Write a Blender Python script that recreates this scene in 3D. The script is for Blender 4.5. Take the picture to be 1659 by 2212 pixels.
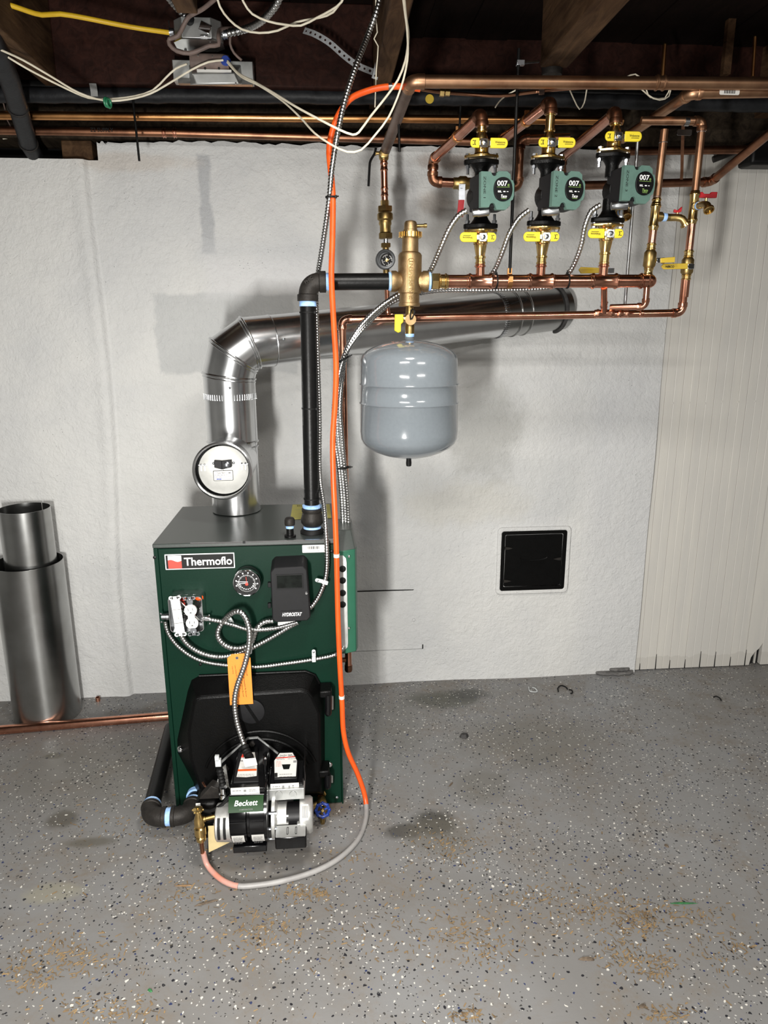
import bpy, math, random
from mathutils import Vector, Matrix, Euler
for o in list(bpy.data.objects): bpy.data.objects.remove(o)
random.seed(7)
scene = bpy.context.scene
COL = scene.collection
PI = math.pi

# ------------------------------------------------------------------ camera
F, CX, CY = 1534.0, 829.5, 1106.0
CAM = Vector((0.0, -2.62, 1.40))
def cam_axes(pitch, yaw, roll):
    p, y, r = math.radians(pitch), math.radians(yaw), math.radians(roll)
    fw = Vector((-math.sin(y)*math.cos(p), math.cos(y)*math.cos(p), -math.sin(p)))
    rt = Vector((math.cos(y), math.sin(y), 0))
    up = rt.cross(fw)
    return math.cos(r)*rt + math.sin(r)*up, -math.sin(r)*rt + math.cos(r)*up, fw
RT, UP, FW = cam_axes(14.5, -4.5, -0.25)
cd = bpy.data.cameras.new('camera'); cam = bpy.data.objects.new('camera', cd); COL.objects.link(cam)
cd.sensor_fit = 'HORIZONTAL'; cd.sensor_width = 36.0; cd.lens = F*36.0/1659.0; cd.clip_start = 0.02
cm = Matrix.Identity(4)
for i in range(3):
    cm[i][0], cm[i][1], cm[i][2], cm[i][3] = RT[i], UP[i], -FW[i], CAM[i]
cam.matrix_world = cm
scene.camera = cam

# ------------------------------------------------------------------ light and exposure
vs = scene.view_settings
vs.view_transform = 'Standard'; vs.look = 'None'; vs.gamma = 1.0; vs.use_curve_mapping = False
vs.exposure = 0.08
world = bpy.data.worlds.new('basement_air'); scene.world = world; world.use_nodes = True
bg = world.node_tree.nodes['Background']
bg.inputs[0].default_value = (0.55, 0.58, 0.62, 1); bg.inputs[1].default_value = 0.05
def area_light(name, loc, target, sx, sy, power, color):
    ld = bpy.data.lights.new(name, 'AREA'); ld.shape = 'RECTANGLE'; ld.size = sx; ld.size_y = sy
    ld.energy = power; ld.color = color
    o = bpy.data.objects.new(name, ld); COL.objects.link(o); o.location = loc
    o.rotation_euler = (Vector(target)-Vector(loc)).to_track_quat('-Z', 'Y').to_euler()
    return o
# the photographer's upright work lamp stands a little left of and below the lens
area_light('work_lamp', (-0.36, -2.62, 0.86), (0.15, 0.0, 1.05), 0.10, 0.34, 46, (1.0, 0.98, 0.94))
# ceiling fixtures of the basement, all above or behind the frame, shining down
area_light('ceiling_fixture_near', (0.15, -1.55, 2.07), (0.15, -1.55, 0.0), 0.25, 0.25, 18, (1.0, 0.96, 0.90))
area_light('ceiling_fixture_mid', (-0.5, -3.0, 2.07), (-0.5, -2.6, 0.0), 0.9, 0.12, 34, (1.0, 0.97, 0.92))
area_light('ceiling_fixture_far', (1.3, -3.4, 2.07), (1.2, -2.8, 0.0), 0.9, 0.12, 30, (1.0, 0.97, 0.92))

# ------------------------------------------------------------------ pixel helpers (photograph frame 1659 x 2212)
def ray(px, py): return RT*((px-CX)/F) - UP*((py-CY)/F) + FW
def P(px, py, Y):
    r = ray(px, py); return CAM + r*((Y-CAM.y)/r.y)
def PZ(px, py, z=0.0):
    r = ray(px, py); return CAM + r*((z-CAM.z)/r.z)
def PX(px, py, x):
    r = ray(px, py); return CAM + r*((x-CAM.x)/r.x)
def M1(p): return (p-CAM).dot(FW)/F              # metres per pixel at a point
def PP(L): return [P(*q) for q in L]

# ------------------------------------------------------------------ materials
MATS = {}
def nodes_of(name):
    m = bpy.data.materials.new(name); m.use_nodes = True
    nt = m.node_tree; b = nt.nodes['Principled BSDF']
    return m, nt, b
def noise(nt, scale, detail=3.0, rough=0.5, coord=None, dist=0.0):
    n = nt.nodes.new('ShaderNodeTexNoise'); n.inputs['Scale'].default_value = scale
    n.inputs['Detail'].default_value = detail; n.inputs['Roughness'].default_value = rough
    n.inputs['Distortion'].default_value = dist
    if coord: nt.links.new(coord, n.inputs['Vector'])
    return n
def ramp(nt, src, stops):
    r = nt.nodes.new('ShaderNodeValToRGB'); e = r.color_ramp.elements
    e[0].position, e[0].color = stops[0][0], (*stops[0][1], 1) if len(stops[0][1]) == 3 else stops[0][1]
    e[1].position, e[1].color = stops[-1][0], (*stops[-1][1], 1)
    for p, c in stops[1:-1]:
        k = e.new(p); k.color = (*c, 1)
    nt.links.new(src, r.inputs[0]); return r
def mixc(nt, fac, a, b):
    m = nt.nodes.new('ShaderNodeMix'); m.data_type = 'RGBA'
    for sock, v in ((m.inputs[0], fac), (m.inputs[6], a), (m.inputs[7], b)):
        if hasattr(v, 'links'): nt.links.new(v, sock)
        elif isinstance(v, tuple): sock.default_value = (*v, 1)
        else: sock.default_value = v
    return m.outputs[2]
def mathn(nt, op, a, b=None, c=None, clamp=False):
    m = nt.nodes.new('ShaderNodeMath'); m.operation = op; m.use_clamp = clamp
    for i, v in enumerate((a, b, c)):
        if v is None: continue
        if hasattr(v, 'links'): nt.links.new(v, m.inputs[i])
        else: m.inputs[i].default_value = v
    return m.outputs[0]
def objcoord(nt):
    t = nt.nodes.new('ShaderNodeTexCoord'); return t.outputs['Object']
def geopos(nt):
    t = nt.nodes.new('ShaderNodeNewGeometry'); return t.outputs['Position']
def bump(nt, b, height, strength, dist=0.01):
    n = nt.nodes.new('ShaderNodeBump'); n.inputs['Strength'].default_value = strength
    n.inputs['Distance'].default_value = dist
    nt.links.new(height, n.inputs['Height']); nt.links.new(n.outputs[0], b.inputs['Normal'])
def mat(name, col, rough=0.5, metal=0.0, var=0.12, scale=30.0, col2=None, bmp=0.0, bscale=None, spec=0.5, coat=0.0):
    """plain surface with a procedural tone variation and optional fine relief"""
    if name in MATS: return MATS[name]
    m, nt, b = nodes_of(name)
    co = objcoord(nt)
    n = noise(nt, scale, 4.0, 0.6, co)
    c2 = col2 if col2 else tuple(max(0, c*(1-var*2)) for c in col)
    r = ramp(nt, n.outputs['Fac'], [(0.3, c2), (0.62, col)])
    nt.links.new(r.outputs[0], b.inputs['Base Color'])
    rr = mathn(nt, 'MULTIPLY_ADD', n.outputs['Fac'], 0.16*rough, rough*0.92)
    nt.links.new(rr, b.inputs['Roughness'])
    b.inputs['Metallic'].default_value = metal
    b.inputs['Specular IOR Level'].default_value = spec
    b.inputs['Coat Weight'].default_value = coat
    if bmp:
        k = noise(nt, bscale or scale*4, 3.0, 0.6, co); bump(nt, b, k.outputs['Fac'], bmp, 0.002)
    MATS[name] = m; return m

mat('copper_new', (0.70, 0.35, 0.24), 0.22, 1.0, col2=(0.50, 0.21, 0.13), scale=22)
mat('copper_dull', (0.34, 0.165, 0.095), 0.36, 1.0, col2=(0.17, 0.08, 0.05), scale=14)
mat('copper_aged', (0.44, 0.255, 0.15), 0.4, 1.0, col2=(0.26, 0.13, 0.075), scale=12)
mat('dial_grey', (0.09, 0.095, 0.10), 0.4, 0.3, var=0.1)
mat('copper_grey', (0.26, 0.20, 0.17), 0.5, 0.9, col2=(0.13, 0.09, 0.07), scale=14)
mat('copper_gold', (0.62, 0.31, 0.12), 0.3, 1.0, col2=(0.36, 0.16, 0.06), scale=10)
mat('brass', (0.72, 0.52, 0.22), 0.24, 1.0, col2=(0.50, 0.33, 0.12), scale=30)
mat('brass_dull', (0.42, 0.30, 0.12), 0.38, 1.0, col2=(0.24, 0.16, 0.06), scale=24)
mat('brass_cast', (0.42, 0.295, 0.155), 0.48, 1.0, col2=(0.32, 0.215, 0.105), scale=60, bmp=0.25, bscale=420)
mat('galvanised', (0.74, 0.75, 0.76), 0.22, 1.0, col2=(0.60, 0.61, 0.62), scale=9)
mat('galvanised_dull', (0.42, 0.425, 0.42), 0.26, 1.0, col2=(0.34, 0.34, 0.33), scale=9)
mat('galvanised_dark', (0.42, 0.43, 0.44), 0.34, 1.0, col2=(0.28, 0.29, 0.30), scale=20)
mat('steel_plate', (0.62, 0.63, 0.62), 0.42, 0.9, col2=(0.48, 0.49, 0.48), scale=18)
mat('strap_steel', (0.40, 0.41, 0.42), 0.5, 0.25, col2=(0.28, 0.29, 0.30), scale=30)
mat('gate_steel', (0.44, 0.44, 0.42), 0.5, 0.5, col2=(0.38, 0.38, 0.36), scale=40)
mat('chrome', (0.85, 0.86, 0.88), 0.10, 1.0, var=0.05)
mat('zinc', (0.62, 0.65, 0.70), 0.25, 1.0, var=0.15)
mat('flex_steel', (0.56, 0.56, 0.55), 0.28, 1.0, var=0.12, scale=60)
mat('flex_dark', (0.40, 0.40, 0.40), 0.32, 1.0, var=0.15, scale=60)
mat('cast_alloy', (0.66, 0.66, 0.64), 0.42, 0.8, var=0.08, scale=50, bmp=0.1)
mat('iron_black', (0.0055, 0.0055, 0.0055), 0.36, 0.0, col2=(0.004, 0.004, 0.004), scale=40, bmp=0.12, spec=0.22)
mat('iron_fitting', (0.030, 0.027, 0.024), 0.5, 0.3, col2=(0.018, 0.016, 0.015), scale=50, bmp=0.3, bscale=300, spec=0.22)
mat('tape_blue', (0.28, 0.48, 0.85), 0.55, 0.0, col2=(0.45, 0.66, 0.95), scale=90, bmp=0.3)
mat('jacket_green', (0.0024, 0.020, 0.0112), 0.42, 0.0, col2=(0.002, 0.0175, 0.0098), scale=200, bmp=0.06, bscale=500, spec=0.12)
mat('jacket_top', (0.050, 0.058, 0.054), 0.33, 0.0, col2=(0.042, 0.049, 0.045), scale=200, bmp=0.05, bscale=500)
mat('relay_green', (0.020, 0.105, 0.062), 0.45, 0.0, var=0.05)
mat('pump_green', (0.105, 0.185, 0.155), 0.5, 0.0, var=0.06, scale=60, spec=0.22)
mat('plastic_black', (0.004, 0.004, 0.0045), 0.42, 0.0, var=0.1, scale=80, spec=0.22)
mat('plastic_charcoal', (0.010, 0.010, 0.011), 0.55, 0.0, var=0.1, scale=80, spec=0.22)
mat('cast_black', (0.0025, 0.0025, 0.0025), 0.36, 0.0, var=0.1, scale=60, bmp=0.35, bscale=260, spec=0.14)
mat('gloss_black', (0.003, 0.003, 0.0035), 0.16, 0.0, var=0.1, spec=0.35)
mat('white_plastic', (0.80, 0.80, 0.78), 0.35, 0.0, var=0.03)
mat('clear_white', (0.55, 0.58, 0.58), 0.3, 0.0, var=0.06)
mat('label_white', (0.64, 0.63, 0.60), 0.5, 0.0, var=0.03)
mat('ink_black', (0.012, 0.012, 0.012), 0.6, 0.0, var=0.05, spec=0.22)
mat('ink_grey', (0.22, 0.22, 0.22), 0.6, 0.0, var=0.05)
mat('ink_red', (0.62, 0.05, 0.03), 0.5, 0.0, var=0.05)
mat('ink_white', (0.86, 0.86, 0.86), 0.5, 0.0, var=0.02)
mat('ink_green', (0.25, 0.42, 0.10), 0.5, 0.0, var=0.02)
mat('ink_blue', (0.02, 0.05, 0.28), 0.5, 0.0, var=0.02)
mat('ink_pink', (0.80, 0.45, 0.40), 0.5, 0.0, var=0.02)
mat('badge_green', (0.012, 0.044, 0.012), 0.45, 0.0, col2=(0.005, 0.016, 0.007), scale=8, spec=0.15)
mat('handle_yellow', (0.80, 0.64, 0.02), 0.42, 0.0, var=0.05)
mat('handle_yellow_dull', (0.55, 0.38, 0.03), 0.45, 0.0, var=0.08)
mat('handle_red', (0.46, 0.012, 0.02), 0.38, 0.0, var=0.08)
mat('wheel_blue', (0.006, 0.03, 0.22), 0.3, 0.0, var=0.1)
mat('hose_orange', (0.80, 0.105, 0.012), 0.36, 0.0, col2=(0.66, 0.075, 0.01), scale=16)
mat('hose_grey', (0.34, 0.33, 0.32), 0.45, 0.0, col2=(0.25, 0.24, 0.235), scale=16)
mat('hose_pink', (0.50, 0.30, 0.26), 0.42, 0.0, col2=(0.62, 0.25, 0.18), scale=26)
mat('tank_grey', (0.165, 0.187, 0.205), 0.14, 0.0, var=0.03, scale=120, bmp=0.015, bscale=700, coat=0.3)
mat('wire_cream', (0.78, 0.72, 0.58), 0.5, 0.0, col2=(0.64, 0.58, 0.45), scale=30)
mat('cable_yellow', (0.72, 0.46, 0.02), 0.45, 0.0, col2=(0.60, 0.36, 0.015), scale=18)
mat('cable_brown', (0.19, 0.135, 0.115), 0.6, 0.0, col2=(0.11, 0.08, 0.07), scale=30)
mat('twist_green', (0.02, 0.20, 0.09), 0.4, 0.0, var=0.1)
mat('rubber_black', (0.006, 0.006, 0.006), 0.6, 0.0, var=0.15, spec=0.22)
mat('pipe_wrap', (0.016, 0.017, 0.019), 0.5, 0.0, col2=(0.008, 0.008, 0.009), scale=22, bmp=0.5, bscale=60, spec=0.2)
mat('tag_orange', (0.80, 0.255, 0.03), 0.6, 0.0, var=0.04)
mat('paper_yellow', (0.55, 0.50, 0.13), 0.7, 0.0, var=0.05)
mat('paper_manila', (0.62, 0.50, 0.26), 0.7, 0.0, var=0.06, scale=12)
mat('glass_dark', (0.008, 0.010, 0.009), 0.08, 0.0, var=0.3, scale=60)
mat('soot', (0.006, 0.006, 0.006), 0.8, 0.0, var=0.3)
mat('concrete_lump', (0.16, 0.155, 0.15), 0.85, 0.0, var=0.25, scale=60, bmp=0.6, bscale=120)
mat('stone_dark', (0.045, 0.043, 0.042), 0.8, 0.0, var=0.3, scale=90)
mat('stick_brown', (0.15, 0.11, 0.075), 0.8, 0.0, var=0.3, scale=90)
mat('twig_green', (0.03, 0.16, 0.05), 0.6, 0.0, var=0.3, scale=90)
mat('shavings', (0.27, 0.18, 0.085), 0.8, 0.0, col2=(0.13, 0.085, 0.045), scale=30)
mat('wood_light', (0.30, 0.18, 0.085), 0.75, 0.0, var=0.3, scale=20)

def wood(name, dark, light, rough=0.75):
    m, nt, b = nodes_of(name); co = objcoord(nt)
    mp = nt.nodes.new('ShaderNodeMapping'); mp.inputs['Scale'].default_value = (14, 2.0, 14); nt.links.new(co, mp.inputs[0])
    n = noise(nt, 2.2, 6.0, 0.65, mp.outputs[0], 1.2); k = noise(nt, 3.5, 4.0, 0.6, co)
    r = ramp(nt, n.outputs['Fac'], [(0.32, dark), (0.68, light)])
    r2 = ramp(nt, k.outputs['Fac'], [(0.35, (0.55, 0.5, 0.48)), (0.65, (1, 1, 1))])
    mm = nt.nodes.new('ShaderNodeMix'); mm.data_type = 'RGBA'; mm.blend_type = 'MULTIPLY'; mm.inputs[0].default_value = 1
    nt.links.new(r.outputs[0], mm.inputs[6]); nt.links.new(r2.outputs[0], mm.inputs[7])
    nt.links.new(mm.outputs[2], b.inputs['Base Color']); b.inputs['Roughness'].default_value = rough
    b.inputs['Specular IOR Level'].default_value = 0.12
    bump(nt, b, n.outputs['Fac'], 0.35, 0.004); MATS[name] = m
wood('joist_wood', (0.045, 0.024, 0.013), (0.135, 0.078, 0.040))
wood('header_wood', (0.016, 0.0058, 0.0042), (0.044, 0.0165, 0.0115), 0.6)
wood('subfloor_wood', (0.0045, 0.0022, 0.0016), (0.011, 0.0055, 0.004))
wood('sill_wood', (0.014, 0.010, 0.007), (0.06, 0.045, 0.03))

def box_mask(nt, pos, x0, x1, z0, z1, soft, nz, wob):
    """1 inside the rectangle on the wall, its outline broken up by noise"""
    sp = nt.nodes.new('ShaderNodeSeparateXYZ'); nt.links.new(pos, sp.inputs[0])
    def side(v, a, s):
        d = mathn(nt, 'SUBTRACT', v, a) if s > 0 else mathn(nt, 'SUBTRACT', a, v)
        d = mathn(nt, 'MULTIPLY_ADD', nz, wob, d)
        return mathn(nt, 'MULTIPLY_ADD', d, 1.0/soft, 0.5, clamp=True)
    a = mathn(nt, 'MINIMUM', side(sp.outputs[0], x0, 1), side(sp.outputs[0], x1, -1))
    c = mathn(nt, 'MINIMUM', side(sp.outputs[2], z0, 1), side(sp.outputs[2], z1, -1))
    return mathn(nt, 'MINIMUM', a, c)
def blob_mask(nt, pos, c, r, nz, wob):
    v = nt.nodes.new('ShaderNodeVectorMath'); v.operation = 'SUBTRACT'; nt.links.new(pos, v.inputs[0]); v.inputs[1].default_value = c
    s = nt.nodes.new('ShaderNodeVectorMath'); s.operation = 'DIVIDE'; nt.links.new(v.outputs[0], s.inputs[0]); s.inputs[1].default_value = r
    l = nt.nodes.new('ShaderNodeVectorMath'); l.operation = 'LENGTH'; nt.links.new(s.outputs[0], l.inputs[0])
    d = mathn(nt, 'MULTIPLY_ADD', nz, wob, l.outputs['Value'])
    q = nt.nodes.new('ShaderNodeMapRange'); q.interpolation_type = 'SMOOTHSTEP'
    nt.links.new(d, q.inputs[0]); q.inputs[1].default_value = 1.15; q.inputs[2].default_value = 0.45
    return q.outputs[0]

def plaster(name, base, base2, stains_and_shade=True):
    m, nt, b = nodes_of(name); pos = geopos(nt)
    big = noise(nt, 1.6, 5.0, 0.6, pos, 0.6); mid = noise(nt, 9.0, 5.0, 0.65, pos); fine = noise(nt, 120.0, 4.0, 0.6, pos)
    nz = mathn(nt, 'SUBTRACT', mid.outputs['Fac'], 0.5)
    c = ramp(nt, big.outputs['Fac'], [(0.35, base2), (0.6, base)]).outputs[0]
    if stains_and_shade:
        # older grey coats that the last coat of white did not cover; last box: painted boiler shadow
        def at(px, py): q = P(px, py, 0); return q.x, q.z
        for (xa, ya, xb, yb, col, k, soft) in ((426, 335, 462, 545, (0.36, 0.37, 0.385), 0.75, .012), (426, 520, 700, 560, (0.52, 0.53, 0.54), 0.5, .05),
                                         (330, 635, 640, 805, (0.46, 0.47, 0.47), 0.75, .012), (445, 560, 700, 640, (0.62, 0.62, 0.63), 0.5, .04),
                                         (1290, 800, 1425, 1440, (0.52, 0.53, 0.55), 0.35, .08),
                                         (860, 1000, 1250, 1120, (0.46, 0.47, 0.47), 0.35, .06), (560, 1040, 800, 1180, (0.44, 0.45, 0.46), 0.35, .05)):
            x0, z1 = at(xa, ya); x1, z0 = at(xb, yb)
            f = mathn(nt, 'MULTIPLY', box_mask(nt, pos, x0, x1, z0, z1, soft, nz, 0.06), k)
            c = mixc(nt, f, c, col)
        for (px, py, rx, rz, col, k) in ((1050, 930, .16, .22, (0.33, 0.33, 0.31), .6), (800, 1080, .07, .26, (0.30, 0.31, 0.32), .6), (940, 440, .07, .05, (0.30, 0.25, 0.21), .55),  # first blob part dirt, part tank shadow; second the boiler's shadow, painted in
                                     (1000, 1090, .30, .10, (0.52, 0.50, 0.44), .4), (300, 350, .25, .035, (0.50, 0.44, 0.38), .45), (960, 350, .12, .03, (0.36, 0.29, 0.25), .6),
                                     (880, 460, .05, .2, (0.40, 0.40, 0.41), .5), (1460, 980, .12, .5, (0.60, 0.60, 0.60), .3)):  # first blob: shadow of separator and pipe painted in
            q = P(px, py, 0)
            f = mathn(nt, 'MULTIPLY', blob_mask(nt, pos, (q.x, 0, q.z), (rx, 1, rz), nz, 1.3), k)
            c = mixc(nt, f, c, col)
        # pits and soot specks
        v = nt.nodes.new('ShaderNodeTexVoronoi'); v.inputs['Scale'].default_value = 85; nt.links.new(pos, v.inputs['Vector'])
        sp = mathn(nt, 'LESS_THAN', v.outputs['Distance'], 0.13)
        where = noise(nt, 4.5, 3.0, 0.6, pos); w = mathn(nt, 'GREATER_THAN', where.outputs['Fac'], 0.57)
        pick = noise(nt, 60, 1.0, 0.5, pos); w2 = mathn(nt, 'GREATER_THAN', pick.outputs['Fac'], 0.55)
        f = mathn(nt, 'MULTIPLY', mathn(nt, 'MULTIPLY', sp, w), mathn(nt, 'MULTIPLY', w2, 0.6))
        c = mixc(nt, f, c, (0.10, 0.10, 0.10))
    nt.links.new(c, b.inputs['Base Color'])
    b.inputs['Roughness'].default_value = 0.62; b.inputs['Specular IOR Level'].default_value = 0.3
    stucco = noise(nt, 42.0, 4.0, 0.65, pos, 0.8)
    h = mathn(nt, 'MULTIPLY_ADD', fine.outputs['Fac'], 0.3, mathn(nt, 'MULTIPLY_ADD', stucco.outputs['Fac'], 0.75, mathn(nt, 'MULTIPLY', mid.outputs['Fac'], 1.5)))
    bump(nt, b, h, 0.7, 0.008)
    MATS[name] = m
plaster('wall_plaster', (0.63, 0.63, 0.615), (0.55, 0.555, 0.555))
plaster('room_plaster', (0.36, 0.36, 0.35), (0.28, 0.28, 0.27), False)

def plank_paint(name, a, c2):
    m, nt, b = nodes_of(name); pos = geopos(nt)
    oi = nt.nodes.new('ShaderNodeObjectInfo')
    mp = nt.nodes.new('ShaderNodeMapping'); mp.inputs['Scale'].default_value = (9, 9, 1.1); nt.links.new(pos, mp.inputs[0])
    n = noise(nt, 3, 5, 0.6, mp.outputs[0]); 
    f = mathn(nt, 'MULTIPLY_ADD', oi.outputs['Random'], 0.15, mathn(nt, 'MULTIPLY_ADD', n.outputs['Fac'], 1.0, -0.17))
    r = ramp(nt, f, [(0.3, c2), (0.65, a)])
    sp = nt.nodes.new('ShaderNodeSeparateXYZ'); nt.links.new(pos, sp.inputs[0])
    k = noise(nt, 16, 4, 0.6, pos)
    low = mathn(nt, 'LESS_THAN', mathn(nt, 'MULTIPLY_ADD', k.outputs['Fac'], 0.05, sp.outputs[2]), 0.085)
    c = mixc(nt, mathn(nt, 'MULTIPLY', low, 0.45), r.outputs[0], (0.47, 0.45, 0.41))
    nt.links.new(c, b.inputs['Base Color']); b.inputs['Roughness'].default_value = 0.5
    bump(nt, b, n.outputs['Fac'], 0.12, 0.004); MATS[name] = m
plank_paint('plank_paint', (0.635, 0.615, 0.565), (0.575, 0.56, 0.525))

def floor_paint(name):
    m, nt, b = nodes_of(name); pos = geopos(nt)
    big = noise(nt, 1.3, 5.0, 0.6, pos, 0.4); mid = noise(nt, 7.0, 5.0, 0.65, pos, 0.5); fine = noise(nt, 60, 4.0, 0.7, pos)
    nz = mathn(nt, 'SUBTRACT', mid.outputs['Fac'], 0.5)
    c = ramp(nt, big.outputs['Fac'], [(0.3, (0.162, 0.155, 0.146)), (0.5, (0.20, 0.197, 0.193)), (0.68, (0.222, 0.224, 0.226))]).outputs[0]
    # trodden sawdust film
    sd = mathn(nt, 'MULTIPLY', ramp(nt, mid.outputs['Fac'], [(0.46, (0, 0, 0)), (0.66, (1, 1, 1))]).outputs[0], ramp(nt, fine.outputs['Fac'], [(0.4, (0.2, 0.2, 0.2)), (0.65, (1, 1, 1))]).outputs[0])
    c = mixc(nt, mathn(nt, 'MULTIPLY', sd, 0.6), c, (0.165, 0.13, 0.092))
    # oil and damp marks; the blob under the burner is its painted shadow
    for (px, py, rx, ry, col, k) in ((945, 1775, .075, .065, (0.05, 0.047, 0.040), .9), (870, 1795, .07, .035, (0.06, 0.055, 0.048), .85), (960, 1805, .12, .10, (0.125, 0.112, 0.088), .5),
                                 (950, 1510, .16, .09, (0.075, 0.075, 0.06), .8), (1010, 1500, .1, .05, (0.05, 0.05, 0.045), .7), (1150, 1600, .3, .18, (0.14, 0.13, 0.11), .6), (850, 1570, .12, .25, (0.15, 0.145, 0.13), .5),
                                 (135, 1770, .05, .05, (0.075, 0.065, 0.05), .8), (190, 1820, .09, .025, (0.09, 0.08, 0.06), .7), (115, 1633, .035, .02, (0.05, 0.04, 0.02), .9), (300, 1660, .5, .22, (0.15, 0.14, 0.12), .5),
                                 (120, 1925, .08, .04, (0.32, 0.29, 0.17), .3), (700, 1745, .1, .06, (0.10, 0.07, 0.045), .7), (640, 1850, .16, .04, (0.11, 0.10, 0.085), .5), (1040, 1700, .1, .1, (0.13, 0.12, 0.1), .5)):
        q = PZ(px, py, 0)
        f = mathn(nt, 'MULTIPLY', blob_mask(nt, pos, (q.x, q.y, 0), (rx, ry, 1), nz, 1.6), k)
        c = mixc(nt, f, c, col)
    # broadcast vinyl flakes, thrown unevenly
    dn = noise(nt, 2.6, 3.0, 0.6, pos); dens = ramp(nt, dn.outputs['Fac'], [(0.36, (0.35, 0.35, 0.35)), (0.62, (1.25, 1.25, 1.25))]).outputs[0]
    def flakes(scale, thr, size, col, c, off):
        mp = nt.nodes.new('ShaderNodeMapping'); mp.inputs['Location'].default_value = (off, off*1.7, 0); mp.inputs['Rotation'].default_value = (0, 0, off); nt.links.new(pos, mp.inputs[0])
        wob = noise(nt, 90, 2, 0.5, mp.outputs[0]); 
        va = nt.nodes.new('ShaderNodeVectorMath'); va.operation = 'MULTIPLY_ADD'; nt.links.new(wob.outputs['Color'], va.inputs[0]); va.inputs[1].default_value = (0.010, 0.010, 0); nt.links.new(mp.outputs[0], va.inputs[2])
        v = nt.nodes.new('ShaderNodeTexVoronoi'); v.voronoi_dimensions = '2D'; v.inputs['Scale'].default_value = scale; nt.links.new(va.outputs[0], v.inputs['Vector'])
        sx = nt.nodes.new('ShaderNodeSeparateColor'); nt.links.new(v.outputs['Color'], sx.inputs[0])
        a = mathn(nt, 'LESS_THAN', sx.outputs[0], mathn(nt, 'MULTIPLY', dens, thr))
        rad = mathn(nt, 'MULTIPLY_ADD', sx.outputs[1], size, size*0.45)
        d = mathn(nt, 'LESS_THAN', v.outputs['Distance'], rad)
        return mixc(nt, mathn(nt, 'MULTIPLY', a, d), c, col)
    c = flakes(62, 0.26, 0.15, (0.018, 0.018, 0.022), c, 0.3)
    c = flakes(70, 0.17, 0.15, (0.60, 0.58, 0.53), c, 1.1)
    c = flakes(66, 0.08, 0.15, (0.03, 0.04, 0.10), c, 2.3)
    c = flakes(120, 0.17, 0.20, (0.05, 0.048, 0.045), c, 3.1)
    c = flakes(130, 0.09, 0.20, (0.50, 0.49, 0.46), c, 4.7)
    nt.links.new(c, b.inputs['Base Color'])
    rr = mathn(nt, 'MULTIPLY_ADD', sd, 0.3, 0.42); nt.links.new(rr, b.inputs['Roughness'])
    b.inputs['Specular IOR Level'].default_value = 0.35
    h = mathn(nt, 'MULTIPLY_ADD', fine.outputs['Fac'], 0.25, mid.outputs['Fac']); bump(nt, b, h, 0.2, 0.006)
    MATS[name] = m
floor_paint('floor_epoxy')

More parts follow.
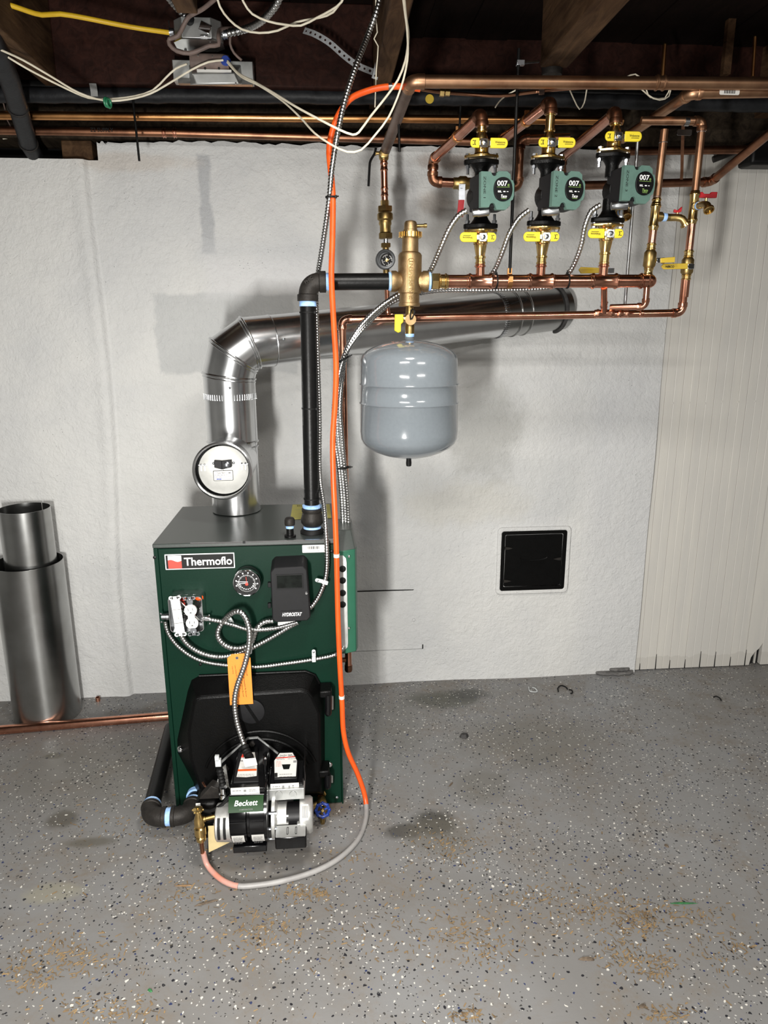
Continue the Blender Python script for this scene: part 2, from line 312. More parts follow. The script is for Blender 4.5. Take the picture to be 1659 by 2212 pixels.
# ------------------------------------------------------------------ mesh building
def frame(o, x, y):
    """matrix with origin o, local x along x, local y as near y as possible"""
    x = Vector(x).normalized(); z = x.cross(Vector(y)).normalized(); y = z.cross(x)
    m = Matrix.Identity(4)
    for i in range(3): m[i][0], m[i][1], m[i][2], m[i][3] = x[i], y[i], z[i], o[i]
    return m
def axis_frame(o, z):
    z = Vector(z).normalized(); a = Vector((0, 0, 1)) if abs(z.z) < 0.9 else Vector((1, 0, 0))
    x = a.cross(z).normalized(); y = z.cross(x)
    m = Matrix.Identity(4)
    for i in range(3): m[i][0], m[i][1], m[i][2], m[i][3] = x[i], y[i], z[i], o[i]
    return m
FACE = lambda o: frame(o, (1, 0, 0), (0, 0, 1))        # a face that looks at the room (-Y): local x right, y up, z towards room
class MB:
    def __init__(s): s.v = []; s.f = []
    def add(s, vs, fs, T=None):
        k = len(s.v)
        s.v += [tuple(T @ Vector(p)) if T else tuple(p) for p in vs]
        s.f += [tuple(i+k for i in q) for q in fs]; return s
    def box(s, c, d, T=None):
        x, y, z = c; a, b, e = d[0]/2, d[1]/2, d[2]/2
        vs = [(x+i*a, y+j*b, z+k*e) for i in (-1, 1) for j in (-1, 1) for k in (-1, 1)]
        return s.add(vs, [(0, 1, 3, 2), (4, 6, 7, 5), (0, 4, 5, 1), (2, 3, 7, 6), (0, 2, 6, 4), (1, 5, 7, 3)], T)
    def span(s, a, b, T=None):
        return s.box([(a[i]+b[i])/2 for i in range(3)], [abs(a[i]-b[i]) for i in range(3)], T)
    def lathe(s, prof, T, n=24, caps=True, a0=0.0, a1=2*PI):
        full = abs(a1-a0-2*PI) < 1e-6; m = n if full else n+1; vs = []; fs = []
        for r, z in prof:
            for i in range(m):
                t = a0+(a1-a0)*i/n; vs.append((r*math.cos(t), r*math.sin(t), z))
        for k in range(len(prof)-1):
            for i in range(n):
                j = (i+1) % m if full else i+1
                fs.append((k*m+i, k*m+j, (k+1)*m+j, (k+1)*m+i))
        if caps and full:
            fs.append(tuple(range(m-1, -1, -1))); fs.append(tuple(range((len(prof)-1)*m, len(prof)*m)))
        return s.add(vs, fs, T)
    def cyl(s, p0, p1, r, r1=None, n=20, caps=True):
        p0, p1 = Vector(p0), Vector(p1)
        return s.lathe([(r, 0), (r if r1 is None else r1, (p1-p0).length)], axis_frame(p0, p1-p0), n, caps)
    def rod(s, p0, d, prof, n=24, caps=True):
        """turned profile [(radius, distance along d)] starting at p0"""
        return s.lathe(prof, axis_frame(Vector(p0), Vector(d)), n, caps)
    def tube(s, pts, r, n=12, caps=True):
        pts = [Vector(p) for p in pts]; m = len(pts); rs = r if isinstance(r, list) else [r]*m
        tang = [(pts[min(i+1, m-1)]-pts[max(i-1, 0)]).normalized() for i in range(m)]
        a = Vector((0, 0, 1)) if abs(tang[0].z) < 0.9 else Vector((1, 0, 0))
        x = a.cross(tang[0]).normalized(); vs = []; fs = []
        for i in range(m):
            if i: x = (x-tang[i]*x.dot(tang[i])).normalized()
            y = tang[i].cross(x)
            for k in range(n):
                t = 2*PI*k/n; vs.append(pts[i]+(x*math.cos(t)+y*math.sin(t))*rs[i])
        for i in range(m-1):
            for k in range(n):
                j = (k+1) % n; fs.append((i*n+k, i*n+j, (i+1)*n+j, (i+1)*n+k))
        if caps: fs.append(tuple(range(n-1, -1, -1))); fs.append(tuple(range((m-1)*n, m*n)))
        return s.add(vs, fs)
    def prism(s, poly, T, d, d0=0.0):
        """polygon (local x,y, anticlockwise) pushed from z=d0 to z=d0+d"""
        n = len(poly); vs = [(x, y, d0) for x, y in poly]+[(x, y, d0+d) for x, y in poly]
        fs = [tuple(range(n-1, -1, -1)), tuple(range(n, 2*n))]+[(i, (i+1) % n, n+(i+1) % n, n+i) for i in range(n)]
        return s.add(vs, fs, T)
    def ring_prism(s, outer, inner, T, d, d0=0.0):
        n = len(outer); vs = []
        for L, z in ((outer, d0), (inner, d0), (outer, d0+d), (inner, d0+d)): vs += [(x, y, z) for x, y in L]
        fs = []
        for i in range(n):
            j = (i+1) % n
            fs += [(i, n+i, n+j, j), (2*n+i, 2*n+j, 3*n+j, 3*n+i), (i, j, 2*n+j, 2*n+i), (n+i, 3*n+i, 3*n+j, n+j)]
        return s.add(vs, fs, T)
    def ball(s, c, r, n=14, sq=(1, 1, 1)):
        prof = [(math.sin(PI*i/8)*1.0, -math.cos(PI*i/8)) for i in range(9)]
        prof[0] = (0.001, -1); prof[-1] = (0.001, 1)
        T = Matrix.Translation(Vector(c)) @ Matrix.Diagonal((r*sq[0], r*sq[1], r*sq[2], 1))
        return s.lathe(prof, T, n)
    def torus(s, T, R, r, n=24, k=8):
        vs = []; fs = []
        for i in range(n):
            a = 2*PI*i/n
            for j in range(k):
                b = 2*PI*j/k; q = R+r*math.cos(b); vs.append((q*math.cos(a), q*math.sin(a), r*math.sin(b)))
        for i in range(n):
            for j in range(k):
                fs.append((i*k+j, ((i+1) % n)*k+j, ((i+1) % n)*k+(j+1) % k, i*k+(j+1) % k))
        return s.add(vs, fs, T)
    def build(s, name, m, parent=None, bevel=0.0, angle=38, T=None, seg=2):
        me = bpy.data.meshes.new(name)
        me.from_pydata([tuple(T @ Vector(p)) for p in s.v] if T else s.v, [], s.f); me.update()
        me.materials.append(MATS[m] if isinstance(m, str) else m)
        for p in me.polygons: p.use_smooth = True
        me.set_sharp_from_angle(angle=math.radians(angle))
        o = bpy.data.objects.new(name, me); COL.objects.link(o)
        if bevel:
            bv = o.modifiers.new('edge', 'BEVEL'); bv.width = bevel; bv.segments = seg; bv.limit_method = 'ANGLE'; bv.angle_limit = math.radians(40)
        if parent: attach(o, parent)
        return o
ORIGIN = {}
def attach(o, parent):
    o.parent = parent
    base = ORIGIN.get(parent.name, Vector((0, 0, 0)))
    o.matrix_parent_inverse = Matrix.Translation(-base)
def tag(o, label, cat, group=None):
    o['label'] = label; o['category'] = cat
    if group: o['group'] = group
    return o
def thing(name, label, cat, loc=(0, 0, 0), group=None):
    o = bpy.data.objects.new(name, None); COL.objects.link(o); o.empty_display_size = 0.05
    o.location = loc; ORIGIN[o.name] = Vector(loc)
    return tag(o, label, cat, group)
def struct(o): o['kind'] = 'structure'; return o
def rrect(w, h, r, n=5, cx=0.0, cy=0.0):
    out = []
    for sx, sy, a in ((1, -1, -PI/2), (1, 1, 0), (-1, 1, PI/2), (-1, -1, PI)):
        for i in range(n+1):
            t = a+PI/2*i/n; out.append((cx+sx*(w/2-r)+r*math.cos(t), cy+sy*(h/2-r)+r*math.sin(t)))
    return out
def circ(r, n=24, cx=0, cy=0, a0=0.0): return [(cx+r*math.cos(a0+2*PI*i/n), cy+r*math.sin(a0+2*PI*i/n)) for i in range(n)]
def facepoly(pix, Y, o):
    """photo outline on the plane y=Y as local (x,z) about o, anticlockwise when seen from the room"""
    q = [P(x, y, Y)-o for x, y in pix]; L = [(p.x, p.z) for p in q]
    a = sum(L[i][0]*L[(i+1) % len(L)][1]-L[(i+1) % len(L)][0]*L[i][1] for i in range(len(L)))
    return L if a > 0 else L[::-1]
def spline(pts, step=0.02):
    pts = [Vector(p) for p in pts]; out = []; n = len(pts)
    for i in range(n-1):
        p0, p1, p2, p3 = pts[max(i-1, 0)], pts[i], pts[i+1], pts[min(i+2, n-1)]
        L = (p2-p1).length; k = max(2, int(L/step))
        m1 = (p2-p0)*0.5*min(1, 2*L/max(1e-6, (p2-p0).length)) if i else (p2-p1)
        m2 = (p3-p1)*0.5*min(1, 2*L/max(1e-6, (p3-p1).length)) if i < n-2 else (p2-p1)
        for j in range(k):
            t = j/k; a, b = t*t, t*t*t
            out.append(p1*(2*b-3*a+1)+m1*(b-2*a+t)+p2*(-2*b+3*a)+m2*(b-a))
    out.append(pts[-1]); return out
def resample(pts, step):
    out = [pts[0]]; acc = 0.0
    for a, b in zip(pts, pts[1:]):
        L = (b-a).length; d = step-acc
        while d <= L: out.append(a+(b-a)*(d/L)); d += step
        acc = L-(d-step)
    return out
_tx = {}
def text(s, T, width, m, parent, name='lettering', depth=0.0004, height=None, shear=0.0, bold=0.0):
    cu = bpy.data.curves.new('txt', 'FONT'); cu.body = s; cu.align_x = 'CENTER'; cu.align_y = 'CENTER'
    cu.extrude = 0.0; cu.shear = shear; cu.offset = bold; cu.resolution_u = 3
    ob = bpy.data.objects.new('txt', cu); COL.objects.link(ob)
    dg = bpy.context.evaluated_depsgraph_get(); me = bpy.data.meshes.new_from_object(ob.evaluated_get(dg))
    bpy.data.objects.remove(ob); bpy.data.curves.remove(cu)
    xs = [v.co.x for v in me.vertices]; ys = [v.co.y for v in me.vertices]
    w, h = max(xs)-min(xs), max(ys)-min(ys); cx, cy = (max(xs)+min(xs))/2, (max(ys)+min(ys))/2
    sx = width/w; sy = (height/h) if height else sx
    n = len(me.vertices)
    vs = [((v.co.x-cx)*sx, (v.co.y-cy)*sy, depth) for v in me.vertices]
    mb = MB().add(vs, [tuple(p.vertices) for p in me.polygons], T)
    bpy.data.meshes.remove(me)
    return mb.build(name, m, parent)
def print_lines(T, rects, m, parent, name='printing', z=0.0006):
    mb = MB()
    for x, y, w, h in rects: mb.add([(x-w/2, y-h/2, z), (x+w/2, y-h/2, z), (x+w/2, y+h/2, z), (x-w/2, y+h/2, z)], [(0, 1, 2, 3)], T)
    o = mb.build(name, m, parent); o['kind'] = 'stuff'
    return o
def fake_text_rows(x0, x1, ys, h, seed=1, gap=0.0015):
    rnd = random.Random(seed); out = []
    for y in ys:
        x = x0
        while x < x1-0.002:
            w = min(rnd.uniform(0.003, 0.009), x1-x); out.append((x+w/2, y, w, h)); x += w+gap
    return out
# ================================================================== the room
def slab(name, a, b, m): return struct(MB().span(a, b).build(name, m))
slab('floor', (-2.6, -5.2, -0.10), (2.9, 0.12, 0.0), 'floor_epoxy')
slab('wall_left', (-2.7, -5.2, 0.0), (-2.6, 0.2, 2.4), 'room_plaster')
slab('wall_right', (2.9, -5.2, 0.0), (3.0, 0.2, 2.4), 'room_plaster')
slab('wall_front', (-2.7, -5.3, 0.0), (3.0, -5.2, 2.4), 'room_plaster')

SEAM_R = P(1372, 1442, 0).x            # where the plaster stops and the boarding starts
def seam_left(z): return -0.775-0.012*math.sin(z*4.0)+0.02*(z-1.0)
def wall_grid():
    rnd = random.Random(3); step = 0.021
    xs = []; x = -2.6
    while x < SEAM_R: xs.append(x); x += 0.005 if -0.85 < x < -0.70 else (step if -1.4 < x < 1.4 else 0.06)
    xs.append(SEAM_R)
    zs = [i*2.005/92 for i in range(93)]
    amp = [(rnd.uniform(3, 11), rnd.uniform(3, 11), rnd.uniform(0, 6), rnd.uniform(0.0005, 0.0016)) for _ in range(14)]
    vs = []; fs = []
    for z in zs:
        for x in xs:
            y = sum(a*math.sin(kx*x+p)*math.sin(kz*z+2*p) for kx, kz, p, a in amp)
            d = x-seam_left(z)
            y += -0.016*(1-min(1, max(0, d/0.016+0.5)))+0.006*math.exp(-(d/0.008)**2)-0.004*math.exp(-((d+0.03)/0.02)**2)
            zz = z
            if z > 2.0: zz = z-rnd.uniform(0.0, 0.010)-0.008*abs(math.sin(x*7.3)*math.sin(x*3.1+1))
            if z < 0.01: zz = 0.0
            if x > SEAM_R-0.001: y += 0.0
            vs.append((x, min(y, 0.004), zz))
    n = len(xs)
    for k in range(len(zs)-1):
        for i in range(n-1):
            if zs[k+1] > 1.95 and xs[i+1] < -0.73: continue
            fs.append((k*n+i, k*n+i+1, (k+1)*n+i+1, (k+1)*n+i))
    mb = MB(); mb.add(vs, fs)
    # thickness behind the surface, and the cut end of the plaster next to the boarding
    mb.span((-2.6, 0.012, 0.0), (SEAM_R, 0.2, 1.935)); mb.span((-0.72, 0.012, 1.9), (SEAM_R, 0.05, 1.995))
    return mb
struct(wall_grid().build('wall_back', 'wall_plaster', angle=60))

# boarding right of the plaster
wb = struct(MB().span((SEAM_R-0.02, 0.040, 0.0), (2.9, 0.2, 2.01)).build('wall_boarding', 'soot'))
edges = [P(x, 1442, 0.01).x for x in (1383, 1417, 1447, 1480, 1512, 1544, 1577, 1609, 1643)]
edges = [SEAM_R+0.001]+edges
while edges[-1] < 2.84: edges.append(edges[-1]+0.0605)
rnd = random.Random(5)
for i in range(len(edges)-1):
    a, b = edges[i]+0.0004, edges[i+1]-0.0004; w = b-a; dy = rnd.uniform(-0.0004, 0.0004)
    T = Matrix(((1, 0, 0, a), (0, 1, 0, 0.016+dy), (0, 0, 1, 0.004), (0, 0, 0, 1)))
    ch = min(0.0013, w*0.2)
    prof = [(0, ch), (ch, 0), (w*0.47, 0), (w*0.49, 0.0007), (w*0.51, 0.0007), (w*0.53, 0), (w-ch, 0), (w, ch), (w, 0.022), (0, 0.022)] if w > 0.03 else [(0, ch), (ch, 0), (w-ch, 0), (w, ch), (w, 0.022), (0, 0.022)]
    if i == 8:     # the board with its bottom corner broken away
        T2 = Matrix(((1, 0, 0, a), (0, 0, -1, 0.038+dy), (0, 1, 0, 0.004), (0, 0, 0, 1)))
        mb = MB().prism([(0, 0), (w*0.28, 0), (w*0.36, 0.035), (w*0.55, 0.058), (w*0.8, 0.075), (w, 0.10), (w, 2.0), (0, 2.0)], T2, 0.022)
        mb.span((a+w*0.72, 0.03, 0.004), (a+w*0.8, 0.038, 0.07))
    else:
        mb = MB().prism(prof[::-1], T, 2.0)
    o = mb.build('plank', 'plank_paint', wb, angle=4)
    # split ends and gaps at the foot of the boards
for i in range(1, 9):
    x = edges[i]; h = rnd.uniform(0.03, 0.075)
    MB().prism([(-0.0022, 0), (0.0022, 0), (0.0006, h), (-0.0006, h)], frame((x, 0.0155, 0.003), (1, 0, 0), (0, 0, 1)), 0.001).build('gap', 'soot', wb)
for i in range(1, len(edges)-1):
    q = P(0, 960, 0.0); c = (edges[i]+edges[i+1])/2
    MB().rod((c, 0.0165, 1.118+rnd.uniform(-.004, .004)), (0, -1, 0), [(0.004, 0), (0.0036, 0.0016), (0.001, 0.002)], 10).build('nail_head', 'plank_paint', wb)
# broken lump at the foot of the plaster
q = PZ(1335, 1462, 0.0)
mb = MB(); rr = random.Random(2)
L = [(-0.085, 0), (-0.07, -0.012), (-0.045, -0.020), (-0.02, -0.017), (0.0, -0.026), (0.03, -0.019), (0.05, -0.022), (0.07, -0.010), (0.085, 0.015), (0.02, 0.02), (-0.08, 0.02)]
mb.prism(L, Matrix.Translation((q.x, -0.004, 0)), 0.012)
mb.prism([(x*0.55+0.02, y*0.6+0.004) for x, y in L], Matrix.Translation((q.x, -0.004, 0.012)), 0.012)
mb.build('trim_1', 'concrete_lump', bevel=0.008); struct(bpy.data.objects['trim_1'])

# ---- floor framing over the wall
struct(MB().span((-2.6, 0.004, 2.005), (2.9, 0.16, 2.13)).build('trim_2', 'sill_wood'))
bpy.data.objects['trim_2'].name = 'trim_sill'
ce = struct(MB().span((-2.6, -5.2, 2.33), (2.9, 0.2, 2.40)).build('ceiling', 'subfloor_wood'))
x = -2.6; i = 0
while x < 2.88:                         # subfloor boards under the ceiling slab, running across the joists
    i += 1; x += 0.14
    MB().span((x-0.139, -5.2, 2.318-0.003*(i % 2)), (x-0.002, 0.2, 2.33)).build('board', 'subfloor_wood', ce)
def joist(x0, x1, y0, y1, z0=2.10):
    return MB().span((x0, y0, z0), (x1, y1, 2.318)).build('joist', 'joist_wood', ce, bevel=0.004)
for x0, x1, y1 in ((-2.2, -2.15, 0.0), (-1.75, -1.70, 0.0), (-1.28, -1.23, 0.0), (-0.812, -0.762, -0.02), (0.160, 0.212, -0.02), (0.612, 0.690, -0.44), (1.50, 1.55, 0.0), (1.75, 1.80, 0.0), (2.3, 2.35, 0.0)):
    joist(x0, x1, -5.15, y1)
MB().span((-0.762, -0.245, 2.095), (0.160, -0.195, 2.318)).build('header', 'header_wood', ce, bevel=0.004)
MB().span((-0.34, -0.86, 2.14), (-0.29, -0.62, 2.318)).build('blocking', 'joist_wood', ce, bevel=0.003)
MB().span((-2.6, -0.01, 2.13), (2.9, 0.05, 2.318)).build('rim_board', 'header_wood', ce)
a = P(1575, 45, -0.2); b = P(1575, 165, -0.2)
MB().span((a.x-0.012, -0.22, b.z), (a.x+0.012, -0.2, a.z)).build('batten', 'joist_wood', ce)
# worn end of the short joist with its iron
q = P(1200, 152, -0.45)
MB().rod((0.65, -0.43, 2.135), (0, 0, -1), [(0.02, 0), (0.03, 0.02), (0.028, 0.05), (0.012, 0.06)], 10).build('joist_pin', 'iron_fitting', ce)
# dark pocket in the masonry on the left, with a sawn block in it
pk = struct(MB().span((-2.6, 0.15, 1.93), (-0.735, 0.2, 2.02)).build('trim_3', 'soot')); pk.name = 'trim_pocket'
a, b = P(130, 300, 0.02), P(200, 336, 0.02)
o = MB().span((a.x, 0.02, 1.937), (b.x, 0.10, 2.004)).build('wooden_block', 'joist_wood', bevel=0.004)
tag(o, 'short sawn brown wooden block wedged in the dark wall pocket', 'wood block')

# ---- cast iron cleanout door, black
W, H = None, None
a, b = P(1083, 1147, 0), P(1217, 1271, 0); c = (a+b)/2; w, h = b.x-a.x, a.z-b.z
cd1 = thing('cleanout_door', 'square black cast iron cleanout door set into the white wall', 'cleanout door', (c.x, 0, b.z))
T = FACE((c.x, 0.002, c.z))
MB().ring_prism(rrect(w+0.030, h+0.030, 0.018), rrect(w-0.002, h-0.002, 0.010), T, 0.012, 0).build('surround', 'wall_plaster', cd1, bevel=0.004)
MB().ring_prism(rrect(w, h, 0.01), rrect(w-0.030, h-0.030, 0.006), T, 0.010, 0).build('frame', 'cast_black', cd1, bevel=0.002)
MB().prism(rrect(w-0.034, h-0.034, 0.006), T, 0.008, 0).build('door_leaf', 'cast_black', cd1, bevel=0.002)
for dx, dz in ((-w*0.44, h*0.22), (-w*0.44, -h*0.33), (w*0.42, h*0.02)):
    s = 1 if dx < 0 else -1
    MB().prism([(0, -0.006), (s*0.016, -0.004), (s*0.030, 0), (s*0.016, 0.004), (0, 0.006)][::s], T @ Matrix.Translation((dx, dz, 0.007)), 0.006).build('hinge' if dx < 0 else 'latch', 'iron_fitting', cd1)
arc = [T @ Vector((w*0.21*math.cos(t), h*0.055-h*0.05*math.sin(PI*(t)/PI)+0.0, 0.0085)) for t in [PI*i/14 for i in range(15)]]
MB().tube(arc, 0.0022, 6).build('raised_arc', 'cast_black', cd1)
MB().tube([T @ Vector((-w/2+0.03, h/2-0.03, 0.0085)), T @ Vector((w/2-0.03, h/2-0.03, 0.0085))], 0.002, 6).build('rim_bead', 'cast_black', cd1)
text('JEDDLAND', T @ Matrix.Translation((0, -h*0.045, 0.007)), w*0.40, 'cast_black', cd1, depth=0.0022, height=0.018)
# painted flush cleanout door
a, b = P(742, 1279, 0), P(913, 1400, 0); c = (a+b)/2; w, h = b.x-a.x, a.z-b.z
cd2 = thing('painted_cleanout_door', 'square cleanout door painted white, flush in the wall behind the boiler', 'cleanout door', (c.x, 0, b.z))
T = FACE((c.x, 0.0, c.z))
MB().prism(rrect(w+0.005, h+0.005, 0.002), T, 0.0036, -0.002).build('gap', 'soot', cd2)
MB().prism(rrect(w, h, 0.003), T @ Matrix.Translation((-0.0022, -0.001, 0)), 0.0056, -0.002).build('door_leaf', 'wall_plaster', cd2, bevel=0.001)
text('HARRIS', T @ Matrix.Translation((-0.03, 0.0, 0.0036)), 0.055, 'wall_plaster', cd2, depth=0.0012, height=0.014)
MB().rod(T @ Vector((w*0.38, 0.0, 0.0036)), (0, -1, 0), [(0.007, 0), (0.0065, 0.004), (0.003, 0.006)], 12).build('knob', 'wall_plaster', cd2)

# ================================================================== flue
FX, FY = -0.295, -0.40; FR = 0.0765
fl = thing('flue_pipe', 'galvanised steel flue pipe rising from the boiler and elbowing across into the wall', 'flue pipe', (FX, FY, 0.845))
zr = [P(495, y, FY).z for y in (812,)][0]
e0 = Vector((FX, FY, zr)); e1 = P(505, 766, FY); e2 = P(540, 741, FY+0.005); Wp = P(1197, 667, 0.0)
dirW = (Wp-e2).normalized(); e3 = e2+dirW*0.065
zt1, zt0 = P(495, 940, FY).z, P(495, 1088, FY).z
zc = P(495, 855, FY).z
def sheet(name, pts, r, m='galvanised', n=40): return MB().tube(pts, r, n, caps=False).build(name, m, fl, angle=50)
def beadring(p, d, r, name='bead', m='galvanised', k=0.0035):
    return MB().torus(axis_frame(p, d), r, k, 40, 8).build(name, m, fl)
up = Vector((0, 0, 1))
sheet('tee', [(FX, FY, 0.843), (FX, FY, zt1)], FR-0.002)
sheet('straight_pipe', [(FX, FY, zt1-0.02), (FX, FY, zc+0.006)], FR)
beadring((FX, FY, zt1-0.018), up, FR); beadring((FX, FY, zt1-0.034), up, FR, k=0.002)
mb = MB(); N = 60
for k in range(N):          # crimped end showing as a row of pleats
    t = 2*PI*k/N
    mb.box((FR+0.0012, 0, 0), (0.003, 0.0042, 0.017), Matrix.Translation((FX, FY, zc)) @ Matrix.Rotation(t, 4, 'Z'))
mb.build('crimp', 'galvanised', fl)
tang = lambda a, b: (b-a).normalized()
def cut(p, d, n, r, k=40):
    """points where a pipe of axis (p, d) meets the joint plane through p with normal n"""
    T = axis_frame(p, d); out = []
    for i in range(k):
        t = 2*PI*i/k; q = T @ Vector((r*math.cos(t), r*math.sin(t), 0)); out.append(q-d*((q-p).dot(n)/d.dot(n)))
    return out
def gore(A, nA, B, nB, r, name='gore'):
    d = (B-A).normalized(); T = axis_frame(A, d); k = 40; va = []; vb = []
    for i in range(k):
        t = 2*PI*i/k; o = T.to_3x3() @ Vector((r*math.cos(t), r*math.sin(t), 0))
        va.append(A+o-d*(o.dot(nA)/d.dot(nA))); vb.append(B+o-d*(o.dot(nB)/d.dot(nB)))
    MB().add(va+vb, [(i, (i+1) % k, k+(i+1) % k, k+i) for i in range(k)]).build(name, 'galvanised', fl, angle=50)
    return va, vb
def seam(loop, k): MB().tube(loop+loop[:2], k, 8, caps=False).build('bead', 'galvanised', fl)
n0 = (up+tang(e0, e1)).normalized(); n1 = (tang(e0, e1)+tang(e1, e2)).normalized(); n2 = (tang(e1, e2)+dirW).normalized()
zc_p = Vector((FX, FY, zc-0.006))
la, lb0 = gore(zc_p, up, e0, n0, FR+0.0012, 'straight_pipe'); seam(lb0, 0.0042)
_, l1 = gore(e0, n0, e1, n1, FR+0.001); seam(l1, 0.0042)
_, l2 = gore(e1, n1, e2, n2, FR+0.0005); seam(l2, 0.0042)
gore(e2, n2, e3, dirW, FR)
for l, d in ((lb0, up*-1), (l1, tang(e1, e0)), (l2, tang(e2, e1))): seam([p+d*0.009 for p in l], 0.0022)
c0 = P(1078, 668, -0.085); joint = e2+dirW*((c0-e2).dot(dirW))
sheet('straight_pipe', [e3-dirW*0.02, joint], FR-0.001)
sheet('wall_collar', [joint-dirW*0.01, Wp+dirW*0.03], FR+0.001, 'galvanised_dull')
beadring(e3, dirW, FR-0.0005, k=0.002); 
mb = MB()
for k in range(N):
    t = 2*PI*k/N
    mb.box((FR+0.001, 0, 0), (0.003, 0.0042, 0.016), axis_frame(joint-dirW*0.012, dirW) @ Matrix.Rotation(t, 4, 'Z'))
mb.build('crimp', 'galvanised', fl)
for k in (0.045, 0.09): beadring(joint+dirW*k, dirW, FR+0.001, m='galvanised_dull')
# arrow marked on the collar with a pen
ax = axis_frame(joint+dirW*0.02, dirW)
side = (CAM-joint); side = (side-dirW*side.dot(dirW)).normalized(); upc = dirW.cross(side)*-1
def oncol(s, t):       # s along the pipe, t angle upward from the side that faces the room
    ra = FR+0.0018; return joint+dirW*s+(side*math.cos(t)+(upc if upc.z > 0 else -upc)*math.sin(t))*ra
MB().tube([oncol(0.005, 0.42), oncol(0.035, 0.50), oncol(0.075, 0.56)], 0.0012, 6).tube([oncol(0.060, 0.66), oncol(0.077, 0.56), oncol(0.062, 0.46)], 0.0012, 6).build('pen_arrow', 'ink_black', fl)
for p in ((e2+dirW*0.085)+side*FR, (Vector((FX, FY-FR-0.001, zt1-0.006))), Vector((FX+0.01, FY-FR-0.001, zr-0.03)), Vector((FX, FY-FR-0.001, zt1-0.028))):
    MB().ball(p, 0.0036, 8).build('screw', 'zinc', fl)
struct(MB().torus(axis_frame(Wp-dirW*0.004, dirW), FR+0.005, 0.006, 40, 8).build('trim_4', 'stone_dark')); bpy.data.objects['trim_4'].name = 'trim_thimble'
# ---- barometric damper in the tee
DY = -0.60; dc = P(481, 1016, DY); TZ = dc.z
tee = MB().tube([(dc.x*0.5+FX*0.5, FY-0.02, TZ), (dc.x, DY+0.01, TZ)], 0.0775, 40, caps=False).build('tee_branch', 'galvanised', fl, angle=50)
dm = thing('barometric_damper', 'round galvanised draft damper with a white label, facing out of the flue tee', 'draft damper', (dc.x, DY, TZ-0.08))
T = FACE(dc)
MB().lathe([(0.0775, -0.06), (0.0800, -0.05), (0.0800, 0.004), (0.0835, 0.006), (0.0835, 0.011), (0.0795, 0.013), (0.0755, 0.011), (0.0745, 0.0), (0.0735, -0.02), (0.0735, -0.03)], T, 48, caps=False).build('ring', 'galvanised', dm, angle=50)
MB().lathe([(0.0738, -0.03), (0.0738, -0.034), (0.001, -0.034)], T, 40, caps=False).build('throat', 'soot', dm)
Td = T @ Matrix.Translation((0.002, 0, -0.006)) @ Matrix.Rotation(math.radians(3), 4, 'Y')
MB().lathe([(0.001, -0.001), (0.0700, -0.001), (0.0700, 0.0005), (0.0690, 0.001), (0.001, 0.001)], Td, 48, caps=False).build('gate', 'gate_steel', dm, angle=50)
wt = MB().prism([(-0.024, -0.012), (-0.003, -0.018), (-0.003, 0.006), (-0.024, 0.008)], Td @ Matrix.Translation((0, 0.022, 0)), 0.014, 0.001)
wt.prism([(-0.003, -0.018), (0.024, -0.012), (0.024, 0.008), (-0.003, 0.006)], Td @ Matrix.Translation((0, 0.022, 0)), 0.014, 0.001)
wt.build('weight', 'plastic_charcoal', dm, bevel=0.001)
MB().rod(Td @ Vector((0.011, 0.018, 0.015)), (0, -1, 0), [(0.009, 0), (0.0085, 0.004), (0.005, 0.006), (0.005, 0.012), (0.002, 0.013)], 16).build('weight_screw', 'zinc', dm)
for dx in (-0.027, 0.029): MB().ball(Td @ Vector((dx, 0.02, 0.001)), 0.004, 10).build('rivet', 'zinc', dm)
for sx in (-1, 1):
    hc = Td @ Matrix.Translation((sx*0.057, 0.014, 0.002))
    mb = MB().box((0, 0.002, 0), (0.024, 0.002, 0.002), hc)
    for d in (-0.005, 0.005): mb.box((d, -0.008, 0), (0.0028, 0.014, 0.002), hc).ball(hc @ Vector((d, 0.004, 0.001)), 0.0028, 8)
    mb.build('hinge_clip', 'chrome', dm)
lb = MB().prism(rrect(0.056, 0.030, 0.003), Td @ Matrix.Translation((-0.002, -0.016, 0.001)), 0.0004).build('label', 'ink_black', dm)
MB().prism(rrect(0.053, 0.027, 0.002), Td @ Matrix.Translation((-0.002, -0.016, 0.0012)), 0.0005).build('label_paper', 'label_white', lb)
TL = Td @ Matrix.Translation((-0.002, -0.016, 0.0014))
text('Type "RC"', TL @ Matrix.Translation((-0.006, 0.007, 0)), 0.024, 'ink_black', lb)
print_lines(TL, fake_text_rows(-0.023, 0.012, (0.0015,), 0.0012)+fake_text_rows(-0.023, -0.003, (-0.004,), 0.001, 2)+fake_text_rows(0.006, 0.023, (-0.004,), 0.001, 3)+[(0.012, -0.0105, 0.02, 0.0008), (0.018, 0.0075, 0.006, 0.004)], 'ink_grey', lb)
MB().prism([(0.004*math.cos(t), 0.0017*math.sin(t)) for t in [2*PI*i/14 for i in range(14)]], TL @ Matrix.Translation((-0.016, -0.010, 0.0004)), 0.0003).prism([(0.004*math.cos(t), 0.0017*math.sin(t)) for t in [2*PI*i/14 for i in range(14)]], TL @ Matrix.Translation((-0.009, -0.010, 0.0004)), 0.0003).build('logo', 'ink_blue', lb)

